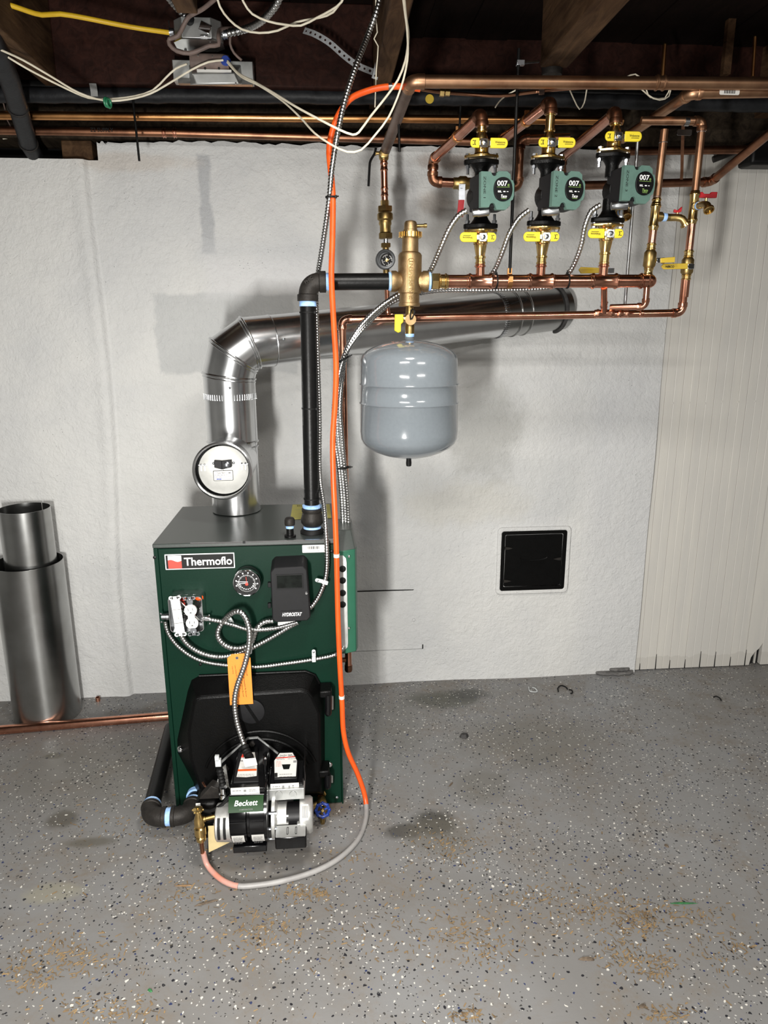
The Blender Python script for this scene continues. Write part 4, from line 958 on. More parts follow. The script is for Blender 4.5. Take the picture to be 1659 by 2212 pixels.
# primary control
ca, cb = pspan(578, 1707, 658, 1726, -0.965, 0.10)
pc = MB().span(ca, (cb[0], cb[1], cb[2])).build('control_base', 'steel_plate', bu, bevel=0.0015)
for px in (602, 633): MB().rod(P(px, 1716, -0.9655), (0, -1, 0), [(0.010, 0), (0.0095, 0.0008), (0.001, 0.0008)], 18).build('knockout', 'steel_plate', pc)
MB().span(ca, (ca[0]+0.003, cb[1], cb[2]+0.002)).build('base_flange', 'chrome', pc)
zb0 = cb[2]
MB().span((ca[0]+0.004, -0.955, zb0), (cb[0]-0.002, -0.85, zb0+0.010)).build('control_case', 'gloss_black', bu, bevel=0.003)
sl = MB().span(*pspan(584, 1694, 646, 1704, -0.9565, 0.001)).build('control_strip', 'label_white', bu)
print_lines(FACE(P(615, 1699, -0.957)), fake_text_rows(-0.032, -0.012, (0.001,), 0.002, 8)+[(-0.004, 0, 0.006, 0.006), (0.012, 0, 0.004, 0.004), (0.022, 0.001, 0.004, 0.004)], 'ink_grey', sl)
MB().span((cb[0]-0.001, -0.93, zb0-0.002), (cb[0]+0.001, -0.84, zb0+0.045)).build('control_bracket', 'plastic_black', bu)
qa = P(590, 1683, -0.948); qb = P(646, 1681, -0.948); qc = P(645, 1622, -0.858); qd = P(590, 1624, -0.858)
Q2 = [qa, qb, qc, qd]
hx = onquad(Q2, [(0.02, 0), (0.93, 0), (1.0, 0.62), (0.80, 1.0), (0.22, 1.0), (0.0, 0.66)], 0.0)
ch = loft(MB(), [p-nrm_of(Q2)*0.032 for p in hx], hx).build('control_module', 'plastic_black', bu, bevel=0.003)
patch(Q2, [(0.06, 0.05), (0.88, 0.06), (0.93, 0.62), (0.76, 0.93), (0.26, 0.93), (0.05, 0.66)], 0.001, 'label_white', 'module_label', ch)
patch(Q2, [(0.10, 0.72), (0.86, 0.75), (0.84, 0.79), (0.12, 0.76)], 0.0016, 'ink_red', 'label_band', ch)
patch(Q2, [(0.40, 0.32), (0.62, 0.32), (0.68, 0.50), (0.34, 0.50)], 0.0016, 'glass_dark', 'reset_window', ch)
patch(Q2, [(0.06, 0.05), (0.17, 0.05), (0.17, 0.2), (0.06, 0.2)], 0.0017, 'ink_black', 'label_notch', ch)
print_lines(quad_frame(Q2, 0.5, 0.5, 0.0016), fake_text_rows(-0.026, -0.004, (0.026, 0.021, 0.017), 0.0012, 1)+fake_text_rows(0.004, 0.026, (0.028, 0.023, 0.018), 0.0012, 2)+fake_text_rows(-0.016, 0.02, (-0.034, -0.042), 0.0014, 4)+[(0.024, 0.008, 0.009, 0.007)], 'ink_grey', ch)
print_lines(quad_frame(Q2, 0.5, 0.5, 0.0017), fake_text_rows(-0.027, -0.012, (0.009, 0.004, -0.001, -0.006), 0.002, 9), 'ink_pink', ch)
text('GeniSys 7505', quad_frame(Q2, 0.5, 0.83, 0.0018), 0.034, 'ink_black', ch, height=0.005, bold=0.01)
# motor
mx0, mx1 = P(586, 1760, -0.98).x, P(676, 1760, -0.97).x; L = mx1-mx0
MZ = bc.z-0.024; MA = frame((mx0, bc.y-0.012, MZ), (0, 1, 0), (0, 0, 1))
MB().lathe([(0.02, 0), (0.056, 0.0005), (0.058, 0.002), (0.058, 0.010), (0.050, 0.012), (0.040, 0.016)], MA, 40).build('motor_flange', 'cast_alloy', bu)
MB().lathe([(0.036, 0.014), (0.038, 0.016), (0.038, L*0.36), (0.036, L*0.37)], MA, 36).build('motor_front', 'cast_alloy', bu)
MB().lathe([(0.0355, L*0.36), (0.0355, L*0.70)], MA, 36).build('stator', 'plastic_black', bu)
MB().lathe([(0.046, L*0.68), (0.048, L*0.70), (0.048, L*0.93), (0.043, L*0.99), (0.025, L)], MA, 36).build('end_bell', 'cast_alloy', bu)
for a in (0.15, 0.62, -0.4): MB().box((L*0.20+0.004, 0, 0), (L*0.36, 0.006, 0.004), Matrix.Translation((mx0, bc.y-0.012, MZ)) @ Matrix.Rotation(-a, 4, 'X') @ Matrix.Translation((0, -0.0385, 0))).build('motor_rib', 'cast_alloy', bu)
MB().cyl((mx0+0.012, -0.998, 0.117), (mx0+L*0.75, -0.998, 0.117), 0.0022, n=8).build('through_bolt', 'zinc', bu)
MB().span((mx0+L*0.62, -1.004, 0.100), (mx0+L*0.70, -0.985, 0.138)).build('motor_lug', 'cast_alloy', bu, bevel=0.002)
for z in (0.095, 0.132, 0.172): MB().rod((mx0-0.006, -1.008+abs(z-0.132)*0.25, z), (1, 0, 0), [(0.004, 0), (0.004, 0.022)], 8).build('flange_screw', 'zinc', bu)
# rating sticker on the end bell
vs = []; 
for i in range(7):
    a = math.radians(20+8*i)
    for xx in (mx0+L*0.715, mx0+L*0.90): vs.append((xx, bc.y-0.012-0.0488*math.cos(a), MZ+0.0488*math.sin(a)))
ml = MB().add(vs, [(2*i, 2*i+1, 2*i+3, 2*i+2) for i in range(6)]).build('motor_label', 'label_white', bu)
an = math.radians(44); TT = frame(Vector((mx0+L*0.81, bc.y-0.012-0.0500*math.cos(an), MZ+0.0500*math.sin(an))), (1, 0, 0), (0, math.sin(an), math.cos(an)))
print_lines(TT, [(x, 0, 0.0012, 0.030) for x in (-0.005, -0.002, 0.001, 0.004, 0.007)], 'ink_grey', ml)
# capacitor box under the motor
k0, k1 = P(594, 1800, -1.02).x, P(662, 1800, -1.02).x
cb_ = MB().prism([(0, 0), (0.052, 0), (0.052, 0.042), (0.036, 0.046), (0.0, 0.036)], frame((k0, -1.035, 0.088), (0, 1, 0), (0, 0, 1)), k1-k0).build('capacitor_box', 'gloss_black', bu, bevel=0.004)
Tc = frame(((k0+k1)/2, -1.0185, 0.1298), (1, 0, 0), (0, 0.036, 0.010))
MB().prism(rrect(k1-k0-0.004, 0.034, 0.002), Tc, 0.002).build('capacitor_lid', 'steel_plate', cb_)
for dx in (-0.008, 0.014): MB().ring_prism(rrect(0.0050, 0.022, 0.002), rrect(0.0026, 0.019, 0.0012), Tc @ Matrix.Translation((dx, 0, 0.0021)), 0.0006).build('slot', 'ink_black', cb_)
# air shutter and pump on the left end
s0 = P(468, 1770, -0.97).x
SA = frame((s0, bc.y-0.026, bc.z-0.022), (0, 1, 0), (0, 0, 1)); Ls = xl-s0
MB().lathe([(0.044, 0), (0.048, 0.003), (0.049, Ls*0.5), (0.051, Ls+0.004)], SA, 36).build('air_shutter', 'cast_alloy', bu)
for k in (0.30, 0.68):
    pts = []
    vs = []
    for i in range(9):
        a = math.radians(-20+8.5*i)
        for dx in (-0.0036, 0.0036): vs.append((s0+Ls*k+dx, bc.y-0.026-0.0512*math.cos(a), bc.z-0.022+0.0512*math.sin(a)))
    MB().add(vs, [(2*i, 2*i+1, 2*i+3, 2*i+2) for i in range(8)]).build('shutter_slot', 'ink_black', bu)
MB().span(*pspan(470, 1797, 498, 1806, -0.985, 0.03)).build('shutter_tab', 'cast_alloy', bu, bevel=0.003)
MB().ball(P(488, 1803, -0.988), 0.005, 10).ball(P(464, 1780, -0.975), 0.005, 10).build('shutter_screw', 'zinc', bu)
MB().span((s0-0.060, -0.945, 0.085), (s0-0.002, -0.87, 0.175)).build('pump_body', 'cast_black', bu, bevel=0.010, seg=3)
MB().span((s0-0.065, -0.955, 0.072), (s0+0.004, -0.87, 0.090)).build('pump_foot', 'plastic_black', bu, bevel=0.003)
MB().rod((s0-0.028, -0.946, 0.132), (0, -1, 0), [(0.017, 0), (0.017, 0.003), (0.011, 0.004), (0.011, 0.008), (0.004, 0.009)], 16).build('pump_cover', 'plastic_black', bu)
br = MB().prism([(-0.055, 0), (0.0, 0), (0.0, 0.030), (-0.020, 0.040), (-0.045, 0.012)], FACE((s0+0.004, -0.90, 0.175)), 0.03).build('pump_bracket', 'iron_fitting', bu, bevel=0.002)
MB().rod(P(457, 1720, -0.92), (0, 0, 1), [(0.006, 0), (0.006, 0.004), (0.0045, 0.005), (0.0045, 0.012), (0.002, 0.013)], 10).build('nozzle_nut', 'zinc', bu)
MB().prism([(0, 0), (0.035, 0.0), (0.030, 0.07), (0.012, 0.055)], FACE((s0-0.008, -0.90, 0.19)), 0.004).build('housing_cheek', 'cast_alloy', bu)
MB().tube(spline(PP([(438, 1690, -0.84), (446, 1702, -0.86), (462, 1707, -0.88), (482, 1707, -0.89)]), 0.01), 0.003, 8).build('oil_line', 'copper_new', bu)
MB().tube(spline(PP([(497, 1720, -0.96), (480, 1738, -0.97), (455, 1752, -0.97), (432, 1750, -0.96), (418, 1758, -0.95)]), 0.01), 0.0045, 8).build('pump_cord', 'rubber_black', bu)
MB().rod(P(484, 1722, -0.95), (0, 0, 1), [(0.013, 0), (0.013, 0.012), (0.010, 0.014), (0.010, 0.030)], 14).build('whip_connector', 'chrome', bu)
pw = PP([(481, 1695, -0.95), (478, 1680, -0.95), (474, 1658, -0.95)])
n = 22; pts = resample(spline(pw, 0.004), 0.0026)
MB().tube(pts, [0.0085+0.0012*math.sin(i*1.6) for i in range(len(pts))], 12).build('whip_boot', 'rubber_black', bu)
MB().box((0, 0, 0.006), (0.015, 0.012, 0.020), Matrix.Translation(P(472, 1651, -0.95))).box((0, -0.001, 0.020), (0.011, 0.010, 0.014), Matrix.Translation(P(470, 1651, -0.95))).build('plug', 'clear_white', bu, bevel=0.001)
bx = PP([(528, 1612, -0.86), (533, 1625, -0.875), (541, 1640, -0.905)])
pts = resample(spline(bx, 0.004), 0.0028)
MB().tube(pts, [0.011+0.0014*math.sin(i*1.4) for i in range(len(pts))], 14).build('cable_boot', 'rubber_black', bu)
MB().add([P(524, 1640, -0.925), P(552, 1637, -0.925), P(556, 1652, -0.93), P(530, 1657, -0.935)], [(0, 1, 2, 3)]).build('tape_flag', 'label_white', bu)
# manila card below the burner
o = P(470, 1810, -0.955); Lp = [(449, 1784), (486, 1782), (499, 1818), (451, 1841)]
mc = MB().prism(facepoly(Lp, -0.955, o), frame(o, (1, 0, 0), (0, 0, 1)), 0.0006).build('manila_card', 'paper_manila')
tag(mc, 'cream manila card hanging under the left side of the burner', 'card')
# drain valve with blue wheel
dv = thing('drain_valve', 'brass drain valve with a round blue hand wheel at the foot of the boiler', 'valve', P(697, 1750, -0.80))
w0 = P(694, 1712, BYF-0.002); w1 = P(697, 1750, -0.850)
MB().rod(w0, (0, -1, -0.1), [(0.015, 0), (0.015, 0.008), (0.012, 0.009), (0.012, 0.02)], 8).build('union_nut', 'brass', dv)
MB().rod((w0.x, w0.y-0.02, w0.z-0.004), (0.05, -1, -0.45), [(0.012, 0), (0.017, 0.015), (0.017, 0.035), (0.010, 0.05), (0.006, 0.08)], 16).build('body', 'brass_dull', dv)
MB().rod((w0.x-0.006, w0.y-0.035, w0.z-0.01), (-1, -0.2, -0.5), [(0.010, 0), (0.012, 0.02), (0.012, 0.034), (0.009, 0.035)], 14).build('spout', 'brass_dull', dv)
Tw = frame(w1, (1, 0, 0), (0, 0.35, 1))
mb = MB().torus(Tw, 0.018, 0.0042, 32, 8)
for i in range(8):
    a = 2*PI*i/8; mb.ball(Tw @ Vector((0.0195*math.cos(a), 0.0195*math.sin(a), 0)), 0.0050, 8)
    if i % 2 == 0: mb.box((0.010, 0, 0), (0.018, 0.005, 0.003), Tw @ Matrix.Rotation(a+0.4, 4, 'Z'))
mb.build('hand_wheel', 'wheel_blue', dv)
MB().lathe([(0.0065, -0.02), (0.0065, 0.003), (0.004, 0.006), (0.001, 0.006)], Tw, 14).build('spindle', 'brass', dv)

# ================================================================== return piping at the foot of the boiler
RZ = 0.062; rp = 0.0235
def arc_pts(c, r, a, b, u, v, n=12): return [Vector(c)+(Vector(u)*math.cos(t)+Vector(v)*math.sin(t))*r for t in [a+(b-a)*i/n for i in range(n+1)]]
def elbow(parent, p, d1, d2, r, m, k=1.9, name='elbow', collar=0.007, cr=1.22):
    """cast elbow centred on corner p, arms leaving along d1 and d2"""
    d1, d2 = Vector(d1).normalized(), Vector(d2).normalized(); R = r*k
    ang = d1.angle(d2); t = R/math.tan(ang/2) if ang < 3.1 else R
    a, b = p+d1*t, p+d2*t
    pts = []
    for i in range(13):
        s = i/12; pts.append(a*(1-s)**2+p*2*s*(1-s)+b*s*s)
    mb = MB().tube(pts, r*1.12, 24)
    if collar:
        for q, d in ((a, d1), (b, d2)): mb.rod(q-d*collar*0.6, d, [(r*1.12, 0), (r*cr, 0.002), (r*cr, collar*1.6), (r*1.02, collar*1.7)], 24)
    o = mb.build(name, m, parent, angle=40); o['_'] = 0; del o['_']
    return a+d1*collar, b+d2*collar
rt_ = thing('return_pipe', 'black iron return pipe with two elbows and blue tape at the boiler foot', 'pipe', (-0.5, -0.84, 0.0))
ea = PZ(322, 1764, RZ); eb = PZ(408, 1764, RZ); ea.y = eb.y = (ea.y+eb.y)/2
back = PZ(366, 1590, RZ); bdir = (Vector((back.x, back.y, RZ))-ea).normalized()
frt = PZ(428, 1714, RZ); frt = Vector((eb.x+0.006, BYF, RZ))
a1, a2 = elbow(rt_, ea, bdir, (1, 0, 0), rp, 'iron_fitting')
b1, b2 = elbow(rt_, eb, (-1, 0, 0), frt-eb, rp, 'iron_fitting')
MB().cyl(a1, Vector((back.x, back.y, RZ))+bdir*0.05, rp, n=24).build('pipe', 'iron_black', rt_)
MB().cyl(a2, b1, rp, n=24).build('nipple', 'iron_black', rt_)
MB().cyl(b2, frt, rp, n=24).build('nipple', 'iron_black', rt_)
def tape(parent, p, d, r, L=0.014):
    d = Vector(d).normalized()
    return MB().rod(p, d, [(r, 0), (r*1.06, 0.001), (r*1.05, L*0.5), (r*1.08, L-0.001), (r, L)], 24).build('tape', 'tape_blue', parent)
tape(rt_, a1, bdir, rp); tape(rt_, a2, (1, 0, 0), rp); tape(rt_, b1, (-1, 0, 0), rp); tape(rt_, b2, frt-eb, rp, 0.012); tape(rt_, frt-(frt-eb).normalized()*0.02, frt-eb, rp*1.15, 0.015)
# ================================================================== heating pipework above the boiler
YH = -0.675
def line_at(x0, y0, x1, y1, Y0, Y1=None):
    """point on a pipe axis (photo end points, depths) by photo row"""
    a, b = P(x0, y0, Y0), P(x1, y1, Y0 if Y1 is None else Y1)
    def f(py):
        lo, hi = -0.5, 1.5
        for _ in range(40):
            m = (lo+hi)/2; q = a+(b-a)*m; d = q-CAM; yy = CY-F*d.dot(UP)/d.dot(FW)
            if (yy-py)*(y1-y0) < 0: lo = m
            else: hi = m
        return a+(b-a)*((lo+hi)/2)
    return f
def plathe(ax, rows, n=28, mb=None, caps=True):
    """turned body from photo rows (row, half width in photo pixels) about the axis ax"""
    p0 = ax(rows[0][0]); d = ax(rows[-1][0])-p0; L = d.length; d = d/L
    prof = []
    for py, hw in rows:
        q = ax(py); prof.append((max(0.0004, hw*M1(q)), (q-p0).dot(d)))
    return (mb or MB()).lathe(prof, axis_frame(p0, d), n, caps)
def pipe_run(parent, pts, r, m, fit=None, k=1.6, name='pipe', collar=0.008, cr=1.22):
    fit = fit or m; pts = [Vector(p) for p in pts]; starts = [pts[0]]; ends = []
    for i in range(1, len(pts)-1):
        a, b = elbow(parent, pts[i], pts[i-1]-pts[i], pts[i+1]-pts[i], r, fit if isinstance(fit, str) else fit[i-1], k, 'elbow', collar, cr)
        ends.append(a); starts.append(b)
    ends.append(pts[-1])
    for i, (a, b) in enumerate(zip(starts, ends)):
        MB().cyl(a, b, r, n=20).build(name, m if isinstance(m, str) else m[i], parent)
def press(parent, p, d, r, L, m, name='coupling', n=20):
    """press fitting sleeve of length L centred on p with a bead near each end"""
    d = Vector(d).normalized(); p = Vector(p)-d*L/2; e = min(0.010, L*0.22); R = r*1.07
    return MB().rod(p, d, [(r, 0), (R, 0.001), (R, e*0.5), (r*1.24, e*0.8), (r*1.24, e*1.1), (R, e*1.5), (R, L-e*1.5), (r*1.24, L-e*1.1), (r*1.24, L-e*0.8), (R, L-e*0.5), (R, L-0.001), (r, L)], n).build(name, m, parent)
def hexnut(parent, p, d, r, L, m, name='hex_nut'):
    d = Vector(d).normalized()
    return MB().rod(Vector(p)-d*L/2, d, [(r*0.93, 0), (r, 0.0012), (r, L-0.0012), (r*0.93, L)], 6).build(name, m, parent, angle=20)
def cable_tie(p, d, r, label, tail=(0.6, -0.5, 0.2)):
    t = thing('cable_tie', label, 'cable tie', p)
    MB().rod(Vector(p)-Vector(d).normalized()*0.002, d, [(r, 0), (r+0.0016, 0.0002), (r+0.0016, 0.0038), (r, 0.004)], 20).build('band', 'rubber_black', t)
    v = Vector(tail).normalized(); d = Vector(d).normalized(); v = (v-d*v.dot(d)).normalized()
    MB().box((0, 0, 0), (0.006, 0.005, 0.006), Matrix.Translation(Vector(p)+v*(r+0.003))).cyl(Vector(p)+v*(r+0.002), Vector(p)+v*(r+0.011), 0.0016, n=6).build('lock', 'rubber_black', t)

# ---- black iron riser
cor = P(664, 609, YH); rb = 0.0212
ax = line_at(675, 1153, 664, 609, YH)
foot = Vector(ax(1153)); foot.z = BZ; ax_d = (cor-foot).normalized()
ri = thing('iron_riser', 'tall black iron supply pipe with an elbow and blue tape above the boiler', 'pipe', foot)
sepL = P(849, 608, YH)
e1, e2 = elbow(ri, cor, foot-cor, sepL-cor, rb, 'iron_fitting', 1.75, 'elbow', 0.011, 1.28)
MB().cyl(ax(1092), e1, rb, n=28).build('pipe', 'iron_black', ri)
MB().cyl(e2, sepL, rb, n=28).build('pipe', 'iron_black', ri)
tape(ri, e1, foot-cor, rb, 0.014); tape(ri, e2, sepL-cor, rb, 0.013); tape(ri, sepL-Vector((0.012, 0, 0)), (1, 0, 0), rb*1.05, 0.014)
plathe(ax, [(1133, 20), (1128, 24), (1120, 24), (1106, 20.5), (1104, 22), (1098, 22), (1097, 17)]).build('coupling', 'iron_fitting', ri)
plathe(ax, [(1098, 17), (1096, 20), (1091, 21), (1089, 17)]).build('tape', 'tape_blue', ri)
plathe(ax, [(1153, 19), (1152, 20), (1139, 19.5), (1136, 18)]).build('tape', 'tape_blue', ri)
MB().lathe([(0.034, 0.0), (0.034, 0.006), (0.028, 0.014), (0.022, 0.015)], Matrix.Translation(foot), 28).build('floor_collar', 'rubber_black', ri)
text('PHIC', frame(cor+Vector((0.004, -0.0262, 0.004)), (1, 0, 0.75), (-0.75, 0, 1)), 0.024, 'iron_fitting', ri, depth=0.0004, name='cast_mark')
cable_tie(ax(675), ax_d, rb, 'black cable tie just below the elbow of the iron riser')
cable_tie(ax(882), ax_d, rb, 'black cable tie halfway up the iron riser')
cable_tie(ax(1077), ax_d, rb, 'black cable tie at the foot of the iron riser', (1, -0.3, 0))

# ---- air separator
asx = line_at(884, 662, 887, 476, YH)
se = thing('air_separator', 'cast brass air separator with vent cap between iron and copper pipe', 'air separator', asx(662))
plathe(asx, [(662, 22), (661, 23), (655, 23), (654, 21.5), (634, 21.5), (633, 25), (632, 25.5), (552, 25.5), (547, 23), (544, 18), (515, 17.5)], 32).build('body', 'brass_cast', se, angle=30)
up_a = plathe(asx, [(515, 22), (513, 23.5), (502, 23.5), (501, 18)], 32).build('ring_nut', 'brass', se)
mb = MB()
q0 = asx(507); r0 = 23.5*M1(q0)
for i in range(24): mb.box((r0, 0, 0), (0.004, 0.0035, 0.012), Matrix.Translation(q0) @ Matrix.Rotation(2*PI*i/24, 4, 'Z'))
mb.build('ring_knurl', 'brass', se)
plathe(asx, [(502, 16.5), (497, 16), (496, 14.5), (482, 13.5), (478, 11), (476, 4)], 28).build('vent_cap', 'brass_cast', se)
q = asx(488); MB().rod(q+Vector((0.012, 0, 0)), (1, 0, 0.03), [(0.0045, 0), (0.0045, 0.022), (0.0056, 0.023), (0.0056, 0.030), (0.003, 0.031)], 10).build('vent_screw', 'brass', se)
cc = asx(608)
for s in (-1, 1):
    MB().rod(cc+Vector((s*0.010, 0, 0)), (s, 0, 0), [(0.0225, 0), (0.0225, 0.020), (0.027, 0.026), (0.027, 0.038), (0.022, 0.040)], 24).build('port', 'brass_cast', se)
text('SUPERVENT', frame(cc+Vector((0.000, -0.0316, 0.012)), (0, 0, 1), (-1, 0, 0)), 0.080, 'brass', se, depth=0.001, height=0.011, name='cast_lettering')
text('75', frame(asx(644)+Vector((0, -0.0270, 0)), (1, 0, 0), (0, 0, 1)), 0.010, 'brass', se, depth=0.0008, name='cast_lettering')
o = P(887, 596, YH-0.033); MB().ring_prism(rrect(0.017, 0.088, 0.006), rrect(0.0155, 0.0865, 0.0055), FACE(cc+Vector((0.000, -0.0312, 0.011))), 0.001).build('cast_border', 'brass', se)

# ---- copper header
hd = thing('copper_header', 'thick horizontal copper header pipe feeding the three pumps', 'pipe', P(1180, 606, YH))
h0, h1 = P(928, 608, YH), P(1403, 607, YH); hdv = (h1-h0).normalized(); rh = 0.0168
tape(hd, h0-hdv*0.006, hdv, 0.022, 0.009)
hexnut(hd, h0+hdv*0.014, hdv, 0.0225, 0.018, 'brass'); press(hd, h0+hdv*0.034, hdv, rh, 0.030, 'brass', 'adapter')
MB().cyl(h0+hdv*0.02, h1, rh, n=28).build('pipe', 'copper_new', hd)
def hx(px): q = P(px, 607, YH); return h0+hdv*((q-h0).dot(hdv))
for px, w in ((1037, 0.075), (1168, 0.078), (1305, 0.082)):
    press(hd, hx(px), hdv, rh, w, 'copper_new', 'tee')
press(hd, hx(1392), hdv, rh, 0.034, 'copper_new', 'end_elbow')
MB().ball(h1, rh*1.07, 20).build('end_cap', 'copper_new', hd)
q = hx(1100)
mb = MB().rod(q-hdv*0.006, hdv, [(rh+0.0004, 0), (rh+0.002, 0.0002), (rh+0.002, 0.0118), (rh+0.0004, 0.012)], 24); mb.box((0, 0, rh+0.008), (0.012, 0.006, 0.016), Matrix.Translation(q))
mb.box((0, -rh-0.001, 0.004), (0.010, 0.006, 0.014), Matrix.Translation(q)).build('pipe_hanger', 'copper_gold', hd)
cable_tie(hx(1072), hdv, rh*1.06, 'black cable tie on the copper header between the first two pumps', (0, 0.2, 1))
cable_tie(hx(1226), hdv, rh*1.06, 'black cable tie on the copper header between the second and third pump', (0, 0.2, 1))

# ---- pumps with their flange valves
def lozenge(a, r0, r1, n=8):
    """two-bolt flange outline: centre radius r0, ears of radius r1 at +-a"""
    pts = []
    th = math.acos((r0-r1)/a)
    for i in range(n+1): t = -th+2*th*i/n; pts.append((a+r1*math.cos(t), r1*math.sin(t)))
    for i in range(n+1): t = th+(PI-2*th)*i/n; pts.append((r0*math.cos(t), r0*math.sin(t)))
    for i in range(n+1): t = PI-th+2*th*i/n; pts.append((-a+r1*math.cos(t), r1*math.sin(t)))
    for i in range(n+1): t = PI+th+(PI-2*th)*i/n; pts.append((r0*math.cos(t), r0*math.sin(t)))
    return pts
def flange_valve(ax, flange, handle, rows, up, label):
    """brass flange with ball valve; rows = photo rows of neck and fitting; up = +1 above the pump"""
    fp = ax(flange); d = (ax(flange-20)-ax(flange)).normalized()*up
    t = thing('flange_valve', label, 'valve', fp, 'flange valves of the three pumps')
    k = M1(fp)
    T = frame(fp, (1, 0, 0), (0, 1, 0)); T = Matrix.Translation(fp) @ Vector((0, 0, 1)).rotation_difference(d*up).to_matrix().to_4x4()
    MB().prism(lozenge(0.0345, 0.025, 0.0095), T, 0.0065*1.0, -0.003).build('flange', 'brass', t, bevel=0.0012)
    hp = ax(handle)
    a, b, c = rows          # end of neck, end of body, end of fitting
    plathe(ax, [(flange, 22), (flange-up*4, 20), (flange-up*8, 15), ((flange+handle)/2, 14.5), (handle, 15.5), (a, 15.5), (a-up*3, 13)], 24).build('body', 'brass', t)
    plathe(ax, [(a, 13.5), (a-up*5, 13.5), (b, 11), (b-up*6, 9.5), (b-up*7, 11.8), (b-up*11, 11.8), (b-up*12, 9.8), (c+up*8, 9.8), (c+up*7, 11.2), (c+up*4, 11.2), (c+up*3, 9.6), (c, 9.6)], 24).build('press_end', 'brass', t)
    # lever across the front: yellow grips left and right of a chromed hub
    hz = hp+Vector((0.001, -0.030, 0.0)); kk = M1(hz)
    T = FACE(hz)
    MB().rod(hp+Vector((0, -0.010, 0)), (0, -1, 0), [(0.008, 0), (0.008, 0.014), (0.006, 0.018)], 14).build('stem', 'brass', t)
    hl = MB().prism(rrect(0.050, 0.012, 0.002), T, 0.0022, -0.008).prism(rrect(0.020, 0.021, 0.003), T, 0.003, -0.006).build('lever', 'chrome', t, bevel=0.0008)
    MB().lathe([(0.0065, -0.004), (0.0065, 0.002), (0.002, 0.004)], T, 6).build('hub_nut', 'zinc', hl)
    s = 1 if up > 0 else -1
    # long printed grip on one side, short arrow grip on the other
    def grip(x0, x1, h, name):
        lo, hi = min(x0, x1), max(x0, x1); w = hi-lo
        pts = []
        out = 1 if (x1 > x0) else -1; r = h/2*0.85
        for i in range(9):
            tt = -PI/2+PI*i/8; pts.append((x1-out*r+out*r*math.cos(tt), (h/2-0.0*r)*math.sin(tt)))
        poly = [(x0, -h/2)]+pts+[(x0, h/2)]
        if out < 0: poly = poly[::-1]
        return MB().prism(poly, T, 0.005, -0.008).build(name, 'handle_yellow', t, bevel=0.0012)
    gl = grip(s*0.016, s*0.060, 0.0235, 'grip'); gs = grip(-s*0.012, -s*0.035, 0.0225, 'grip')
    Tr = T @ Matrix.Rotation(0 if s > 0 else PI, 4, 'Z')
    text('Webstone', Tr @ Matrix.Translation((0.040, 0.0015, -0.003)), 0.026, 'ink_black', gl, height=0.0055, shear=-0.1, bold=0.015, depth=0.0004)
    print_lines(Tr @ Matrix.Translation((0.042, -0.004, -0.003)), [(0, 0, 0.020, 0.0011)], 'ink_black', gl)
    arc = [Tr @ Vector((-0.020-0.004*math.cos(q), 0.006*math.sin(q), -0.0028)) for q in [(-1.1+2.2*i/8) for i in range(9)]]
    MB().tube(arc, 0.0010, 5).build('arrow', 'ink_black', gs)
    print_lines(Tr @ Matrix.Translation((-0.027, 0, -0.003)), [(0, 0.0045, 0.005, 0.0015), (0, -0.0045, 0.005, 0.0015)], 'ink_black', gs)
    return t
